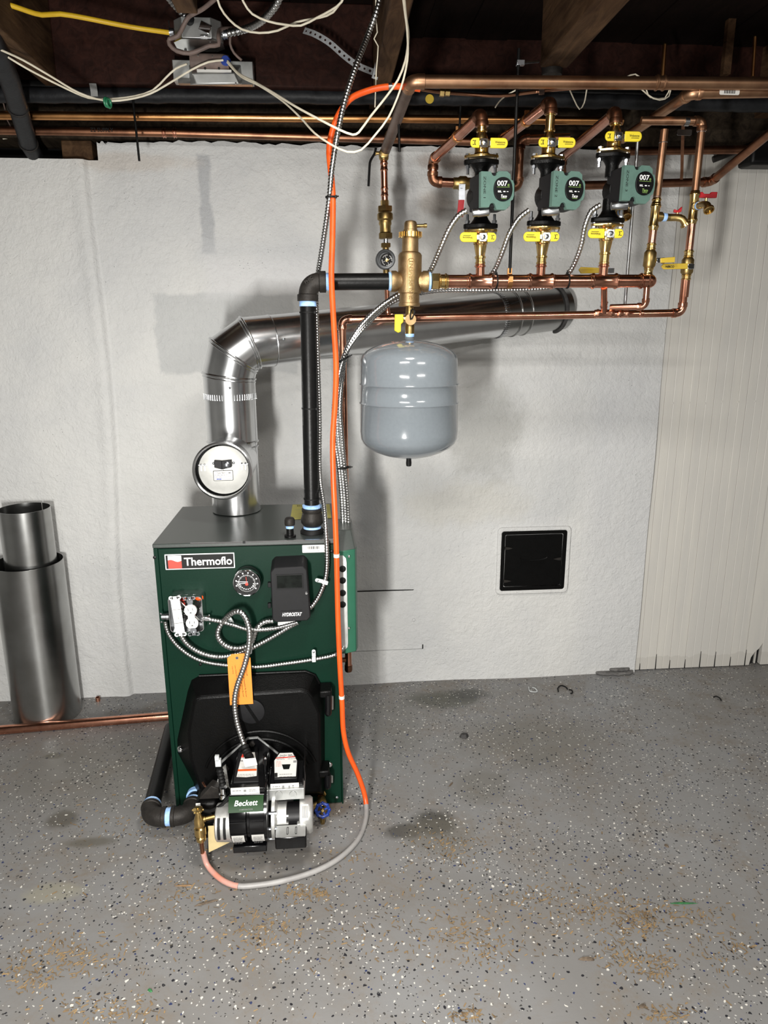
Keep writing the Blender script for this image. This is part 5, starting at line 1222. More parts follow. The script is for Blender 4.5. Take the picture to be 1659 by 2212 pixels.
def pump(ax, top, bot, cx, cy, yaw, num, label):
    c = P(cx, cy, YH); t = thing('circulator_pump', label, 'pump', ax(bot), 'circulator pumps')
    d = (ax(top)-ax(bot)).normalized()
    Rz = Vector((0, 0, 1)).rotation_difference(d).to_matrix().to_4x4()
    for py, s in ((top, 1), (bot, -1)):
        T = Matrix.Translation(ax(py)) @ Rz
        MB().prism(lozenge(0.0345, 0.026, 0.0105), T, 0.012, -0.006).build('flange', 'cast_black', t, bevel=0.0025)
        MB().lathe([(0.028, 0), (0.020, -s*0.010), (0.0165, -s*0.018), (0.0165, -s*0.045)] if s > 0 else [(0.0165, 0.045), (0.0165, 0.018), (0.020, 0.010), (0.028, 0)], T @ Matrix.Translation((0, 0, -s*0.006)), 24).build('neck', 'cast_black', t)
        for ex in (-1, 1):
            b = MB().rod(T @ Vector((ex*0.0355, -0.002, s*0.020)), -d*s, [(0.0068, 0), (0.0068, 0.006), (0.0042, 0.0065), (0.0042, 0.048), (0.003, 0.049)], 6)
            b.rod(T @ Vector((ex*0.0355, -0.002, -s*0.008)), -d*s, [(0.0068, 0), (0.0068, 0.006)], 6).build('bolt', 'zinc', t)
    # body turned a little to the right
    mid = ax((top+bot)/2); mid = Vector((c.x-0.012, YH, c.z))
    B = Matrix.Translation(mid) @ Rz @ Matrix.Rotation(math.radians(yaw), 4, 'Z') @ Matrix.Diagonal((0.93, 0.95, 0.85, 1))
    MB().lathe([(0.030, -0.03), (0.044, -0.02), (0.046, 0.0), (0.044, 0.02), (0.030, 0.03)], B @ Matrix.Translation((0.0, 0.006, -0.004)) @ Matrix.Rotation(PI/2, 4, 'X'), 28).build('volute', 'cast_black', t)
    H = 0.094
    MB().prism(rrect(0.084, 0.088, 0.010), B @ Matrix.Translation((0, -0.030, -H/2)), H).build('control_housing', 'plastic_charcoal', t, bevel=0.002)
    # grey green front cover with a scallop above and below the dial
    Fc = B @ frame((0, -0.072, 0), (1, 0, 0), (0, 0, 1))
    h2 = H/2+0.001
    top_edge = [(0.030, h2+0.002), (0.006, h2+0.002), (0.001, h2-0.004)]+[(-0.006+0.0075*math.cos(q), h2-0.004+0.0075*math.sin(q)) for q in [-0.1-i*(PI-0.3)/6 for i in range(7)]]+[(-0.016, h2), (-0.043, h2)]
    bot_edge = [(-0.043, -h2), (-0.020, -h2)]+[(-0.010+0.008*math.cos(q), -h2+0.004+0.008*math.sin(q)) for q in [PI-0.3-i*(PI-0.4)/6 for i in range(7)]]+[(0.002, -h2-0.006), (0.028, -h2-0.006)]
    right = [(0.040, -h2+0.006), (0.041, -0.030), (0.048, -0.026), (0.051, -0.014), (0.051, 0.016), (0.047, 0.026), (0.041, 0.028), (0.040, h2-0.006)]
    cov = MB().prism(bot_edge+right+top_edge, Fc, 0.016, -0.006).build('front_cover', 'pump_green', t, bevel=0.003)
    MB().prism([(-0.02, -0.034), (0.044, -0.030), (0.044, 0.030), (-0.02, 0.034)], Fc, 0.03, -0.034).build('cover_skirt', 'pump_green', t, bevel=0.004)
    dp = []
    for i in range(32):
        a = 2*PI*i/32; m = 1.0/max(abs(math.cos(a))**4+abs(math.sin(a))**4, 0.3)**0.25
        m = 1.0+0.045*(1-abs(math.cos(2*a))) if True else m
        dp.append((0.018+0.0265*m*math.cos(a), 0.001+0.0325*m*math.sin(a)))
    dial = MB().prism(dp, Fc, 0.005, 0.009).build('dial_plate', 'plastic_black', t, bevel=0.0012)
    Td = Fc @ Matrix.Translation((0.018, 0.001, 0.0141))
    text('007', Td @ Matrix.Translation((-0.003, 0.0155, 0)), 0.029, 'ink_white', dial, height=0.0145, bold=0.02)
    text('e', Td @ Matrix.Translation((0.0145, 0.011, 0)), 0.0055, 'ink_green', dial)
    MB().box((0, 0.0055, 0.0003), (0.036, 0.0009, 0.0004), Td).build('rule_line', 'ink_green', dial)
    text('00L', Td @ Matrix.Translation((-0.010, -0.0065, 0)), 0.011, 'ink_white', dial, height=0.0055, bold=0.02)
    print_lines(Td, [(0.003, -0.0065, 0.006, 0.003), (0.012, -0.0065, 0.005, 0.0016)], 'ink_white', dial)
    text('Taco', Td @ Matrix.Translation((0.002, -0.019, 0)), 0.017, 'ink_white' if num < 3 else 'ink_green', dial, height=0.0085, shear=0.3, bold=0.02)
    print_lines(Td, [(0.002, -0.0255, 0.015, 0.001)], 'ink_green', dial)
    text('ZONE %d' % num, Fc @ Matrix.Translation((-0.033, 0.006, 0.010)) @ Matrix.Rotation(-PI/2, 4, 'Z'), 0.058, 'ink_black', cov, height=0.0065)
    # conduit elbow under the black housing
    ce_ = B @ Vector((-0.030, -0.045, -H/2-0.004))
    MB().rod(B @ Vector((-0.006, -0.055, -H/2-0.006)), B.to_3x3() @ Vector((-1, 0.25, -0.12)), [(0.006, 0), (0.0115, 0.004), (0.0115, 0.030), (0.0095, 0.034), (0.0095, 0.044)], 16).build('conduit_elbow', 'galvanised_dark', t)
    return t
pumps = []
for num, (xb, yb, xt, yt), fl_, cx, cy, yaw in (
        (1, (1037, 590, 1041, 262), (339, 351, 489, 499, 314, 515), 1057, 422, 9),
        (2, (1168, 590, 1190, 240), (341, 352, 483, 493, 313, 514), 1205, 421, 9),
        (3, (1303, 590, 1331, 255), (326, 337, 476, 487, 300, 507), 1352, 409, 8)):
    ax = line_at(xb, yb, xt, yt, YH); nm = ('left', 'middle', 'right')[num-1]
    pump(ax, fl_[1], fl_[2], cx, cy, yaw, num, 'green and black circulator pump marked ZONE %d, the %s of three' % (num, nm))
    flange_valve(ax, fl_[0], fl_[4], (fl_[4]-9, fl_[4]-22, yt+2), 1, 'brass flange valve with yellow lever above the %s pump' % nm)
    flange_valve(ax, fl_[3], fl_[5], (fl_[5]+12, fl_[5]+32, yb-16), -1, 'brass flange valve with yellow lever below the %s pump' % nm)
    st_ = thing('header_stub', 'short upright copper stub joining the header to the %s pump valve' % nm, 'pipe', ax(yb))
    MB().cyl(ax(yb+10), ax(yb-22), 0.0117, n=20).build('pipe', 'copper_new', st_)
    d = (ax(yb-20)-ax(yb)).normalized(); MB().rod(ax(yb-12), d, [(0.0117, 0), (0.0145, 0.002), (0.0145, 0.005), (0.0123, 0.007), (0.0123, 0.014)], 20).build('bead', 'copper_new', st_)
    pumps.append(ax)

# ---- zone pipes leaving over the pumps
z1 = thing('zone_pipe', 'copper pipe elbowing back from the left pump down to a red handled valve', 'pipe', P(935, 347, -0.25))
ppt = pumps[0](262)
pipe_run(z1, [ppt, pumps[0](245), P(936, 345, -0.27), P(934, 393, -0.27), P(996, 396, -0.27)], 0.0138, ['copper_new']*4, 'copper_dull', 1.5)
z2 = thing('zone_pipe', 'copper pipe running back from the middle pump under the joists', 'pipe', P(1082, 304, -0.32))
pipe_run(z2, [pumps[1](246), pumps[1](219), P(1082, 304, -0.33), P(1040, 302, -0.30)], 0.0138, 'copper_new', 'copper_dull', 1.5)
z3 = thing('zone_pipe', 'brown copper pipe running back from the right pump and along the wall', 'pipe', P(1212, 345, -0.2))
pipe_run(z3, [pumps[2](258), pumps[2](240), P(1213, 342, -0.20), P(1216, 402, -0.16), P(1535, 393, -0.10), P(1535, 393, -0.10)+(P(1720, 240, -0.5)-P(1535, 393, -0.10))*1.6], 0.0135, ['copper_new', 'copper_new', 'copper_dull', 'copper_dull', 'copper_dull'], 'copper_dull', 1.5)
z4 = thing('riser_pipe', 'dark brown copper pipe dropping beside the left pump to the wall', 'pipe', P(1120, 402, -0.14))
pipe_run(z4, [P(1230, 298, -0.16), P(1124, 302, -0.14), P(1119, 404, -0.14), P(1060, 406, -0.14)], 0.0142, 'copper_dull', 'copper_dull', 1.5)
for (px, py, Y, a, b) in ((988, 300, -0.46, (1037, 250), (936, 345)), (1135, 258, -0.50, (1189, 220), (1082, 304))):
    pass
for root, p, q in ((z1, pumps[0](245), P(936, 345, -0.27)), (z2, pumps[1](219), P(1082, 304, -0.33))):
    m = p+(q-p)*0.45; d = (q-p).normalized()
    MB().rod(m-d*0.006, d, [(0.0142, 0), (0.016, 0.0004), (0.016, 0.0116), (0.0142, 0.012)], 20).box((0, 0, 0.018), (0.012, 0.008, 0.014), Matrix.Translation(m)).build('pipe_hanger', 'copper_gold', root)
# ball valve with the long red lever behind the left pump
rv = thing('ball_valve', 'brass ball valve with a hanging red lever behind the left pump', 'valve', P(1000, 396, -0.27))
q = P(978, 396, -0.27)
MB().rod(q, (1, 0, 0), [(0.014, 0), (0.017, 0.002), (0.017, 0.016), (0.021, 0.022), (0.021, 0.040), (0.017, 0.046), (0.017, 0.07)], 20).build('body', 'brass_dull', rv)
l0 = P(998, 402, -0.30); l1 = P(990, 468, -0.315)
MB().prism(facepoly([(991, 398), (1005, 398), (1004, 430), (1000, 467), (988, 467), (991, 430)], -0.30, l0), frame(l0, (1, 0, 0), (0, 0, 1)), 0.003).build('lever', 'zinc', rv)
MB().prism(facepoly([(990, 432), (1003, 432), (1000, 469), (987, 469)], -0.304, l0), frame(Vector((l0.x, -0.303, l0.z)), (1, 0, 0), (0, 0, 1)), 0.005).build('lever_grip', 'handle_red', rv, bevel=0.001)
MB().rod(P(997, 403, -0.303), (0, -1, 0), [(0.006, 0), (0.006, 0.006)], 6).build('lever_nut', 'zinc', rv)

# ---- expansion tank and its valve
tx = line_at(884, 735, 883, 995, YH)
tk = thing('expansion_tank', 'grey enamelled steel expansion tank hanging below the brass separator', 'expansion tank', tx(991))
plathe(tx, [(734, 8), (735, 18), (738, 42), (743, 62), (750, 80), (758, 93), (766, 101), (776, 104.5), (790, 105), (826, 105), (829, 107.6), (832, 105), (866, 105), (869, 107.6), (872, 105.2), (930, 105), (945, 103.5), (955, 99), (964, 90), (973, 74), (980, 56), (986, 32), (989, 10)], 64).build('shell', 'tank_grey', tk, angle=60)
plathe(tx, [(740, 10), (735, 9.5), (722, 9), (721, 8)]).build('neck', 'tank_grey', tk)
plathe(tx, [(988, 5.5), (994, 5.5), (1000, 6), (1006, 5.5), (1007, 4)]).build('air_valve_cap', 'rubber_black', tk)
tvx = line_at(885, 733, 885, 655, YH)
tv = thing('tank_valve', 'brass tank valve with a yellow lever and a round brass tag', 'valve', tvx(730))
plathe(tvx, [(728, 9.4), (727, 10), (721, 10), (720, 9)]).build('tape', 'tape_blue', tv)
plathe(tvx, [(721, 10), (702, 10), (700, 9), (682, 10), (675, 9), (660, 8), (656, 8)]).build('body', 'brass_dull', tv)
MB().rod(P(884, 688, YH), (-1, 0, 0), [(0.007, 0), (0.007, 0.02), (0.005, 0.026)], 12).build('stem', 'brass', tv)
o = P(862, 698, YH-0.01); MB().prism(facepoly([(853, 679), (871, 679), (871, 696), (866, 700), (866, 716), (860, 719), (852, 714)], YH-0.012, o), frame(Vector((o.x, YH-0.004, o.z)), (1, 0, 0), (0, 0, 1)), 0.012).build('lever', 'handle_yellow', tv, bevel=0.0016)
q = P(887, 690, YH-0.016); MB().rod(q, (0, -1, 0), [(0.0145, 0), (0.0145, 0.0014), (0.001, 0.0016)], 24).rod(q+Vector((0, 0.006, 0.004)), (0, -1, 0), [(0.004, 0), (0.004, 0.006)], 8).build('tag', 'brass_cast', tv)
MB().tube(spline([q+Vector((0, -0.003, 0.0)), P(886, 680, YH-0.03), P(890, 668, YH-0.02), P(896, 672, YH-0.016), P(892, 684, YH-0.02), q+Vector((0.002, -0.004, 0))], 0.004), 0.0018, 6).build('tag_tie', 'rubber_black', tv)

# ---- cold water feed
fdx = line_at(829, 340, 836, 660, -0.32)
fd = thing('feed_line', 'copper cold water feed pipe with brass regulator dropping to the separator', 'pipe', fdx(660))
MB().cyl(fdx(345), fdx(440), 7.2*M1(fdx(400)), n=18).build('pipe', 'copper_new', fd)
dd = (fdx(400)-fdx(345)).normalized()
for py, L in ((360, 0.03), (415, 0.03)): press(fd, fdx(py), dd, 0.0095, L, 'copper_new')
rg = thing('feed_regulator', 'brass backflow regulator with hex nuts on the copper feed line', 'regulator', fdx(545))
plathe(fdx, [(433, 9), (446, 9)], 8).build('adapter', 'white_plastic' if False else 'brass', rg)
plathe(fdx, [(445, 14), (446, 17), (457, 17), (458, 14)], 6).build('hex_nut', 'brass', rg, angle=20)
plathe(fdx, [(460, 15), (463, 17), (474, 17), (477, 13.5), (484, 14), (488, 12), (502, 12), (503, 9)], 24).build('body', 'brass_dull', rg)
plathe(fdx, [(503, 13), (504, 16), (515, 16), (516, 13)], 6).build('hex_nut', 'brass_dull', rg, angle=20)
plathe(fdx, [(514, 6), (527, 6)], 16).build('nipple', 'chrome', rg)
plathe(fdx, [(525, 9), (526, 11.5), (534, 11.5), (535, 9)], 6).build('hex_nut', 'brass', rg, angle=20)
plathe(fdx, [(534, 7), (592, 7)], 16).build('stem', 'brass_dull', rg)
q = P(833, 560, -0.365); T = FACE(q); k = M1(q)
ga_ = thing('feed_gauge', 'small round grey dial on the copper feed line', 'gauge', q)
MB().lathe([(20*k, -0.03), (21*k, -0.02), (21*k, 0.0), (19*k, 0.004), (15*k, 0.003), (14*k, 0.0)], T, 36).build('case', 'dial_grey', ga_)
dl = MB().lathe([(14.5*k, 0.0005), (14.5*k, 0.002), (0.0005, 0.002)], T @ Matrix.Translation((0.004, -0.003, 0)), 32, caps=False).build('dial', 'ink_black', ga_)
mb = MB()
for i in range(20):
    if i % 5 == 4: continue
    mb.box((10.5*k, 0, 0.0022), (1.6*k, 2.6*k, 0.0004), T @ Matrix.Translation((0.004, -0.003, 0)) @ Matrix.Rotation(2*PI*i/20, 4, 'Z'))
for i in range(4): mb.box((6*k, 0, 0.0022), (8*k, 1.0*k, 0.0004), T @ Matrix.Translation((0.004, -0.003, 0)) @ Matrix.Rotation(0.4+PI*i/2, 4, 'Z'))
mb.build('scale', 'galvanised', dl)
MB().rod(T @ Vector((0.004, -0.003, 0.002)), (0, -1, 0), [(4*k, 0), (3.5*k, 0.003), (0.0006, 0.004)], 12).build('hub', 'brass', ga_)
lo = thing('feed_tail', 'thin copper elbow pipe leading from the feed line to the tank valve', 'pipe', fdx(680))
pipe_run(lo, [fdx(590), P(838, 684, -0.32), P(848, 684, -0.36), P(880, 684, YH+0.015)], 0.0075, 'copper_new', 'copper_new', 1.7, collar=0.006)

# ---- big pipe under the joists, its grey branch and the shut-off
bp = thing('overhead_pipe', 'long brown copper pipe under the joists turning back to a valve', 'pipe', P(890, 176, -0.72))
pipe_run(bp, [P(2500, 187, -0.72), P(888, 176, -0.72), P(832, 326, -0.33)], 0.0146, ['copper_aged', 'copper_grey'], 'copper_aged', 1.5, collar=0.012, cr=1.16)
press(bp, P(1426, 179, -0.72), (1, 0, 0), 0.0146, 0.03, 'copper_aged')
q = P(844, 293, -0.40); MB().torus(axis_frame(q, P(832, 326, -0.33)-P(888, 176, -0.72)), 0.0155, 0.0018, 20, 6).build('hanger_ring', 'brass', bp)
so = thing('shut_off_valve', 'small brass shut-off valve with a hanging black lever at the end of the grey pipe', 'valve', P(828, 334, -0.325))
q = P(829, 334, -0.325)
MB().rod(q-Vector((0, 0, 0.016)), (0, 0, 1), [(0.011, 0), (0.014, 0.004), (0.015, 0.014), (0.014, 0.024), (0.010, 0.03)], 16).rod(q, (0, -1, 0.1), [(0.013, 0), (0.0155, 0.006), (0.0155, 0.018), (0.012, 0.02)], 6).build('body', 'brass_dull', so)
MB().rod(q+Vector((-0.010, -0.004, 0.003)), (-1, 0, 0), [(0.005, 0), (0.005, 0.012), (0.0075, 0.013), (0.0075, 0.017)], 8).build('stem', 'brass_dull', so)
MB().tube(spline(PP([(812, 320, -0.33), (809, 332, -0.335), (803, 342, -0.34), (799, 352, -0.345), (796, 402, -0.35)]), 0.008), 0.0036, 8).build('lever', 'rubber_black', so)
di_ = thing('overhead_pipe', 'copper pipe with a white bar code sticker turning back below the joists', 'pipe', P(1490, 203, -0.70))
pipe_run(di_, [P(2500, 185, -0.70), P(1492, 201, -0.70), P(1345, 300, -0.33)], 0.0135, ['copper_aged', 'copper_aged'], 'copper_aged', 1.5)
q = P(1576, 197, -0.715); T = FACE(q)
sk = MB().prism(rrect(0.052, 0.017, 0.004), T, 0.0006).build('sticker', 'label_white', di_)
print_lines(T, [(-0.013+0.0022*i, -0.001, 0.0012 if i % 3 else 0.0018, 0.009) for i in range(13)], 'ink_black', sk, 'bar_code')
print_lines(T, fake_text_rows(-0.016, 0.018, (0.0062,), 0.0012, 4), 'ink_grey', sk, z=0.0009)

# ---- lower loop
lp = thing('loop_pipe', 'long thin copper pipe running under the header and down behind the boiler', 'pipe', P(1100, 678, -0.60))
lv = P(739, 690, -0.55); lb = Vector((lv.x, lv.y, P(757, 1436, -0.55).z))
pipe_run(lp, [P(1480, 602, -0.62), P(1473, 676, -0.62), lv, lb], 0.0106, ['copper_new', 'copper_new', 'copper_new'], 'copper_new', 1.9)
q = P(1305, 677, -0.61); d = (lv-P(1473, 676, -0.62)).normalized()
press(lp, q, d, 0.0098, 0.055, 'copper_new', 'tee'); press(lp, P(1346, 677, -0.615), d, 0.0098, 0.03, 'copper_new'); press(lp, P(1385, 677, -0.615), d, 0.0098, 0.012, 'copper_new')
MB().cyl(q, P(1305, 622, YH), 0.0085, n=16).build('drop', 'copper_new', lp); press(lp, P(1305, 658, -0.62), (0, -0.2, 1), 0.0085, 0.02, 'copper_new')
MB().rod(lb, (0, 0, -1), [(0.0098, 0), (0.0125, 0.001), (0.0125, 0.016), (0.0105, 0.022), (0.003, 0.026)], 18).build('cap', 'copper_dull', lp)
MB().rod(lb+Vector((0, 0, 0.018)), (-1, 0, 0), [(0.008, 0), (0.008, 0.02), (0.010, 0.021), (0.010, 0.03)], 14).build('side_outlet', 'copper_dull', lp)
l2 = thing('loop_pipe', 'short copper bend under the right end of the header', 'pipe', P(1390, 660, -0.66))
pipe_run(l2, [P(1398, 612, YH), P(1394, 662, YH+0.01), P(1318, 664, -0.615)], 0.0085, 'copper_new', 'copper_new', 1.8, collar=0.006)

# ---- two uprights on the right with their valves
def upright(name, label, ax, rows):
    t = thing(name, label, 'pipe', ax(rows[0][1]))
    for nm, r0, r1, hw, m in rows:
        q0, q1 = ax(r0), ax(r1)
        d = (q1-q0)
        if nm == 'pipe': MB().cyl(q0, q1, hw*M1(q0), n=18).build('pipe', m, t)
        elif nm == 'body': plathe(ax, [(r0, hw*0.7), (r0+(r1-r0)*0.15, hw), (r0+(r1-r0)*0.85, hw), (r1, hw*0.7)], 20).build('valve_body', m, t)
        else: press(t, (q0+q1)/2, d, hw*M1(q0)*0.93, d.length, m, nm)
    return t
axA = line_at(1399, 600, 1437, 270, YH)
upA = upright('upright_pipe', 'left of two upright copper pipes right of the pumps, with brass tee', axA, [('coupling', 576, 598, 9, 'brass'), ('body', 540, 580, 13, 'brass_dull'), ('coupling', 525, 541, 9, 'brass'), ('pipe', 490, 530, 8.2, 'copper_new'), ('tee', 437, 498, 9.6, 'brass'), ('coupling', 428, 445, 9, 'brass'), ('pipe', 280, 430, 8.2, 'copper_aged')])
for py in (308, 425): MB().torus(axis_frame(axA(py), (0, 0, 1)), 8*M1(axA(py)), 0.001, 18, 6).build('solder_ring', 'zinc', upA)
axB = line_at(1478, 640, 1517, 268, -0.62)
upB = upright('upright_pipe', 'right of two upright copper pipes right of the pumps, with front spigot', axB, [('pipe', 600, 642, 8.8, 'copper_new'), ('coupling', 592, 606, 9.2, 'brass'), ('body', 556, 594, 13, 'brass_dull'), ('coupling', 540, 558, 9.2, 'brass'), ('pipe', 470, 545, 8.2, 'copper_new'), ('tee', 412, 484, 9.6, 'brass'), ('pipe', 268, 415, 8.2, 'copper_aged')])
MB().torus(axis_frame(axB(285), (0, 0, 1)), 8.2*M1(axB(285)), 0.001, 18, 6).build('solder_ring', 'zinc', upB)
e1_, e2_ = elbow(upB, axB(262), axB(300)-axB(262), (-1, 0, 0.01), 0.0105, 'copper_aged', 1.5)
MB().cyl(e2_, P(1385, 261, -0.60), 0.0105, n=18).build('pipe', 'copper_aged', upB)
MB().rod(P(1478, 263, -0.62), (1, 0, 0), [(0.0105, 0), (0.0105, 0.012)], 18).build('solder_ring', 'galvanised_dark', upB)
# yellow levers
def lever_valve(name, label, hub, Y, pix, m, side):
    q = P(hub[0], hub[1], Y); t = thing(name, label, 'valve', q)
    MB().rod(q+Vector((0, 0.02, 0)) if side == 'front' else q-Vector((0.012, 0, 0)), (0, -1, 0) if side == 'front' else (1, 0, 0), [(0.006, 0), (0.006, 0.02), (0.008, 0.021), (0.008, 0.027)], 10).build('stem', 'zinc' if side == 'front' else 'brass_dull', t)
    MB().box((0, 0, 0), (0.018, 0.004, 0.013), Matrix.Translation(q+Vector((0, -0.006, 0)))).build('hub', 'chrome', t, bevel=0.001)
    o = P(*pix[0], Y-0.006)
    g = MB().prism(facepoly(pix, Y-0.006, o), frame(Vector((o.x, Y-0.006, o.z)), (1, 0, 0), (0, 0, 1)), 0.005).build('lever', m, t, bevel=0.001)
    return t, g
t, g = lever_valve('lever_valve', 'ball valve with a flat yellow printed lever on the right upright pipe', (1490, 576), -0.645, [(1427, 576), (1432, 570), (1484, 569), (1484, 581), (1432, 582)], 'handle_yellow_dull', 'front')
text('NIBCO', frame(P(1447, 576, -0.6575), (1, 0, 0), (0, 0, 1)), 0.024, 'ink_black', g, height=0.006, bold=0.02)
t, g = lever_valve('lever_valve', 'ball valve with a short yellow lever on the left upright pipe', (1423, 563), -0.665, [(1426, 558), (1457, 555), (1456, 567), (1426, 568)], 'handle_yellow_dull', 'side')
t, g = lever_valve('lever_valve', 'flat yellow lever pointing left behind the copper header stub of the right pump', (1318, 585), -0.60, [(1249, 583), (1254, 577), (1298, 579), (1298, 590), (1254, 591)], 'handle_yellow_dull', 'front')
# drain valves with red handles
def drain(label, root_px, Y, pts, handle, hpix):
    q = P(*root_px, Y); t = thing('hose_bib', label, 'valve', q)
    pp = [P(*a) for a in pts]
    MB().rod(pp[0], pp[1]-pp[0], [(0.012, 0), (0.0125, 0.012), (0.0095, 0.014), (0.0095, (pp[1]-pp[0]).length)], 14).build('inlet', 'brass_dull', t)
    MB().rod(pp[0]+(pp[1]-pp[0]).normalized()*0.016, pp[1]-pp[0], [(0.0098, 0), (0.0105, 0.002), (0.0105, 0.008), (0.0098, 0.010)], 14).build('tape', 'tape_blue', t)
    MB().tube(spline(pp[1:], 0.006), 0.0092, 14).build('spout', 'brass_dull', t)
    d = (pp[-1]-pp[-2]).normalized(); MB().rod(pp[-1]-d*0.004, d, [(0.0095, 0), (0.0135, 0.001), (0.0135, 0.007), (0.011, 0.008), (0.010, 0.002)], 16).build('thread', 'brass', t)
    hb = P(*handle, Y); 
    hm = M1(hb)
    MB().rod(hb-Vector((0, 0, 0.020)), (0, 0, 1), [(0.007, 0), (0.006, 0.008), (0.0035, 0.009), (0.0035, 0.022)], 12).build('stem', 'brass', t)
    MB().prism(facepoly(hpix, Y, hb), frame(Vector((hb.x, Y+0.004, hb.z)), (1, 0, 0), (0, 0, 1)), 0.008).build('handle', 'handle_red', t, bevel=0.0015)
    return t
drain('brass drain cock with a small red handle pointing right off the left upright pipe', (1440, 468), YH, [(1419, 468, YH), (1446, 470, YH), (1462, 470, YH-0.005), (1474, 473, YH-0.01), (1481, 485, YH-0.012)], (1463, 458), [(1456, 452), (1463, 455), (1473, 446), (1471, 458), (1464, 460), (1455, 459)])
drain('brass hose bib with a wide red handle facing out of the right upright pipe', (1520, 445), -0.62, [(1503, 445, -0.63), (1512, 444, -0.66), (1520, 442, -0.69), (1528, 444, -0.715), (1531, 453, -0.725)], (1526, 425), [(1503, 415), (1517, 415), (1520, 419), (1533, 419), (1536, 415), (1549, 415), (1547, 428), (1534, 428), (1520, 428), (1506, 427)])
drain('brass drain cock half hidden behind the foot of the right pump', (1345, 462), -0.56, [(1335, 458, -0.54), (1345, 458, -0.57), (1350, 460, -0.60), (1353, 468, -0.61)], (1358, 443), [(1340, 443), (1365, 436), (1366, 442), (1345, 447)])
# ================================================================== cables and hoses
def flex(name, label, pts, r, m='flex_steel', pitch=0.0052, cat='conduit', group=None, ends=True):
    """armoured cable: a wound steel sleeve with a rib per turn"""
    pitch *= 1.42; c = resample(spline(pts, 0.012), pitch/5.0)
    rs = [r*(1.02, 1.07, 1.05, 0.97, 0.85)[i % 5] for i in range(len(c))]
    t = thing(name, label, cat, c[0], group)
    MB().tube(c, rs, 10).build('sleeve', m, t, angle=70)
    return t
def hang(name, label, pts, r, m, cat, n=8, step=0.02):
    return tag(MB().tube(spline(pts, step), r, n).build(name, m, angle=70), label, cat)
# on the boiler front
Yc = -0.765
flex('armoured_cable', 'armoured cable from the outlet box across to the underside of the control box', PP([(452, 1338, -0.772), (475, 1342, -0.775), (505, 1350, -0.782), (540, 1360, -0.784), (580, 1359, -0.782), (615, 1352, -0.778), (642, 1344, -0.776)]), 0.0062)
flex('armoured_cable', 'armoured burner cable looping under the control box and down over the orange tag', PP([(590, 1341, -0.772), (572, 1343, -0.774), (556, 1355, -0.775), (548, 1374, -0.775), (540, 1391, -0.775), (515, 1401, -0.772), (490, 1396, -0.772), (473, 1380, -0.772), (471, 1362, -0.772), (480, 1346, -0.772), (490, 1333, -0.786), (505, 1322, -0.800), (520, 1322, -0.808), (532, 1337, -0.815), (539, 1365, -0.822), (537, 1400, -0.828), (527, 1440, -0.832), (513, 1480, -0.835), (507, 1515, -0.84), (511, 1555, -0.845), (521, 1590, -0.852), (529, 1614, -0.862)]), 0.0076, pitch=0.0058)
flex('armoured_cable', 'armoured cable sagging from the outlet box foot up to the control box', PP([(390, 1368, -0.772), (400, 1386, -0.772), (425, 1406, -0.770), (462, 1418, -0.768), (500, 1416, -0.768), (545, 1399, -0.768), (590, 1375, -0.768), (625, 1354, -0.770), (645, 1344, -0.774)]), 0.0068)
flex('armoured_cable', 'armoured cable sweeping low across the boiler front to the relay box', PP([(357, 1342, -0.768), (363, 1366, -0.766), (384, 1395, -0.764), (420, 1421, -0.762), (460, 1433, -0.760), (545, 1441, -0.760), (620, 1433, -0.760), (680, 1424, -0.762), (722, 1415, -0.765), (741, 1402, -0.745), (746, 1390, -0.71), (744, 1375, -0.66)]), 0.0058)
flex('armoured_cable', 'long armoured cable hanging from the joists and running down the riser to the control box', PP([(826, -30, -0.72), (815, 20, -0.72), (797, 70, -0.71), (768, 145, -0.745), (744, 220, -0.755), (729, 290, -0.758), (717, 365, -0.75), (711, 430, -0.735), (703, 490, -0.71), (692, 560, -0.67), (687, 590, -0.645), (683, 640, -0.625), (686, 760, -0.625), (690, 900, -0.63), (690, 1000, -0.64), (692, 1040, -0.66), (698, 1080, -0.70), (703, 1130, -0.755), (706, 1185, -0.768), (706, 1225, -0.768), (702, 1253, -0.768), (690, 1285, -0.768), (675, 1308, -0.770), (664, 1318, -0.774)]), 0.0066)
def clip(px, py, Y, label, rot=0.0):
    q = P(px, py, Y); t = thing('cable_clip', label, 'cable clip', q); T = FACE(q) @ Matrix.Rotation(rot, 4, 'Z')
    MB().prism(rrect(0.011, 0.030, 0.005), T @ Matrix.Translation((0, 0.010, -0.002)), 0.002).prism(rrect(0.011, 0.016, 0.002), T @ Matrix.Translation((0, -0.003, 0.0)), 0.006).build('strap', 'clear_white', t, bevel=0.001)
    MB().lathe([(0.0034, 0), (0.003, 0.0015), (0.001, 0.002)], T @ Matrix.Translation((0, 0.018, 0)), 10).build('screw', 'galvanised_dark', t)
clip(678, 1421, -0.768, 'white cable clip on the right of the low sweeping cable')
clip(700, 1257, -0.774, 'white cable clip right of the control box', 1.3)
clip(541, 1396, -0.782, 'white cable clip above the orange tag', 3.0)
clip(500, 1343, -0.764, 'small cable clip inside the cable loop', 0.5)
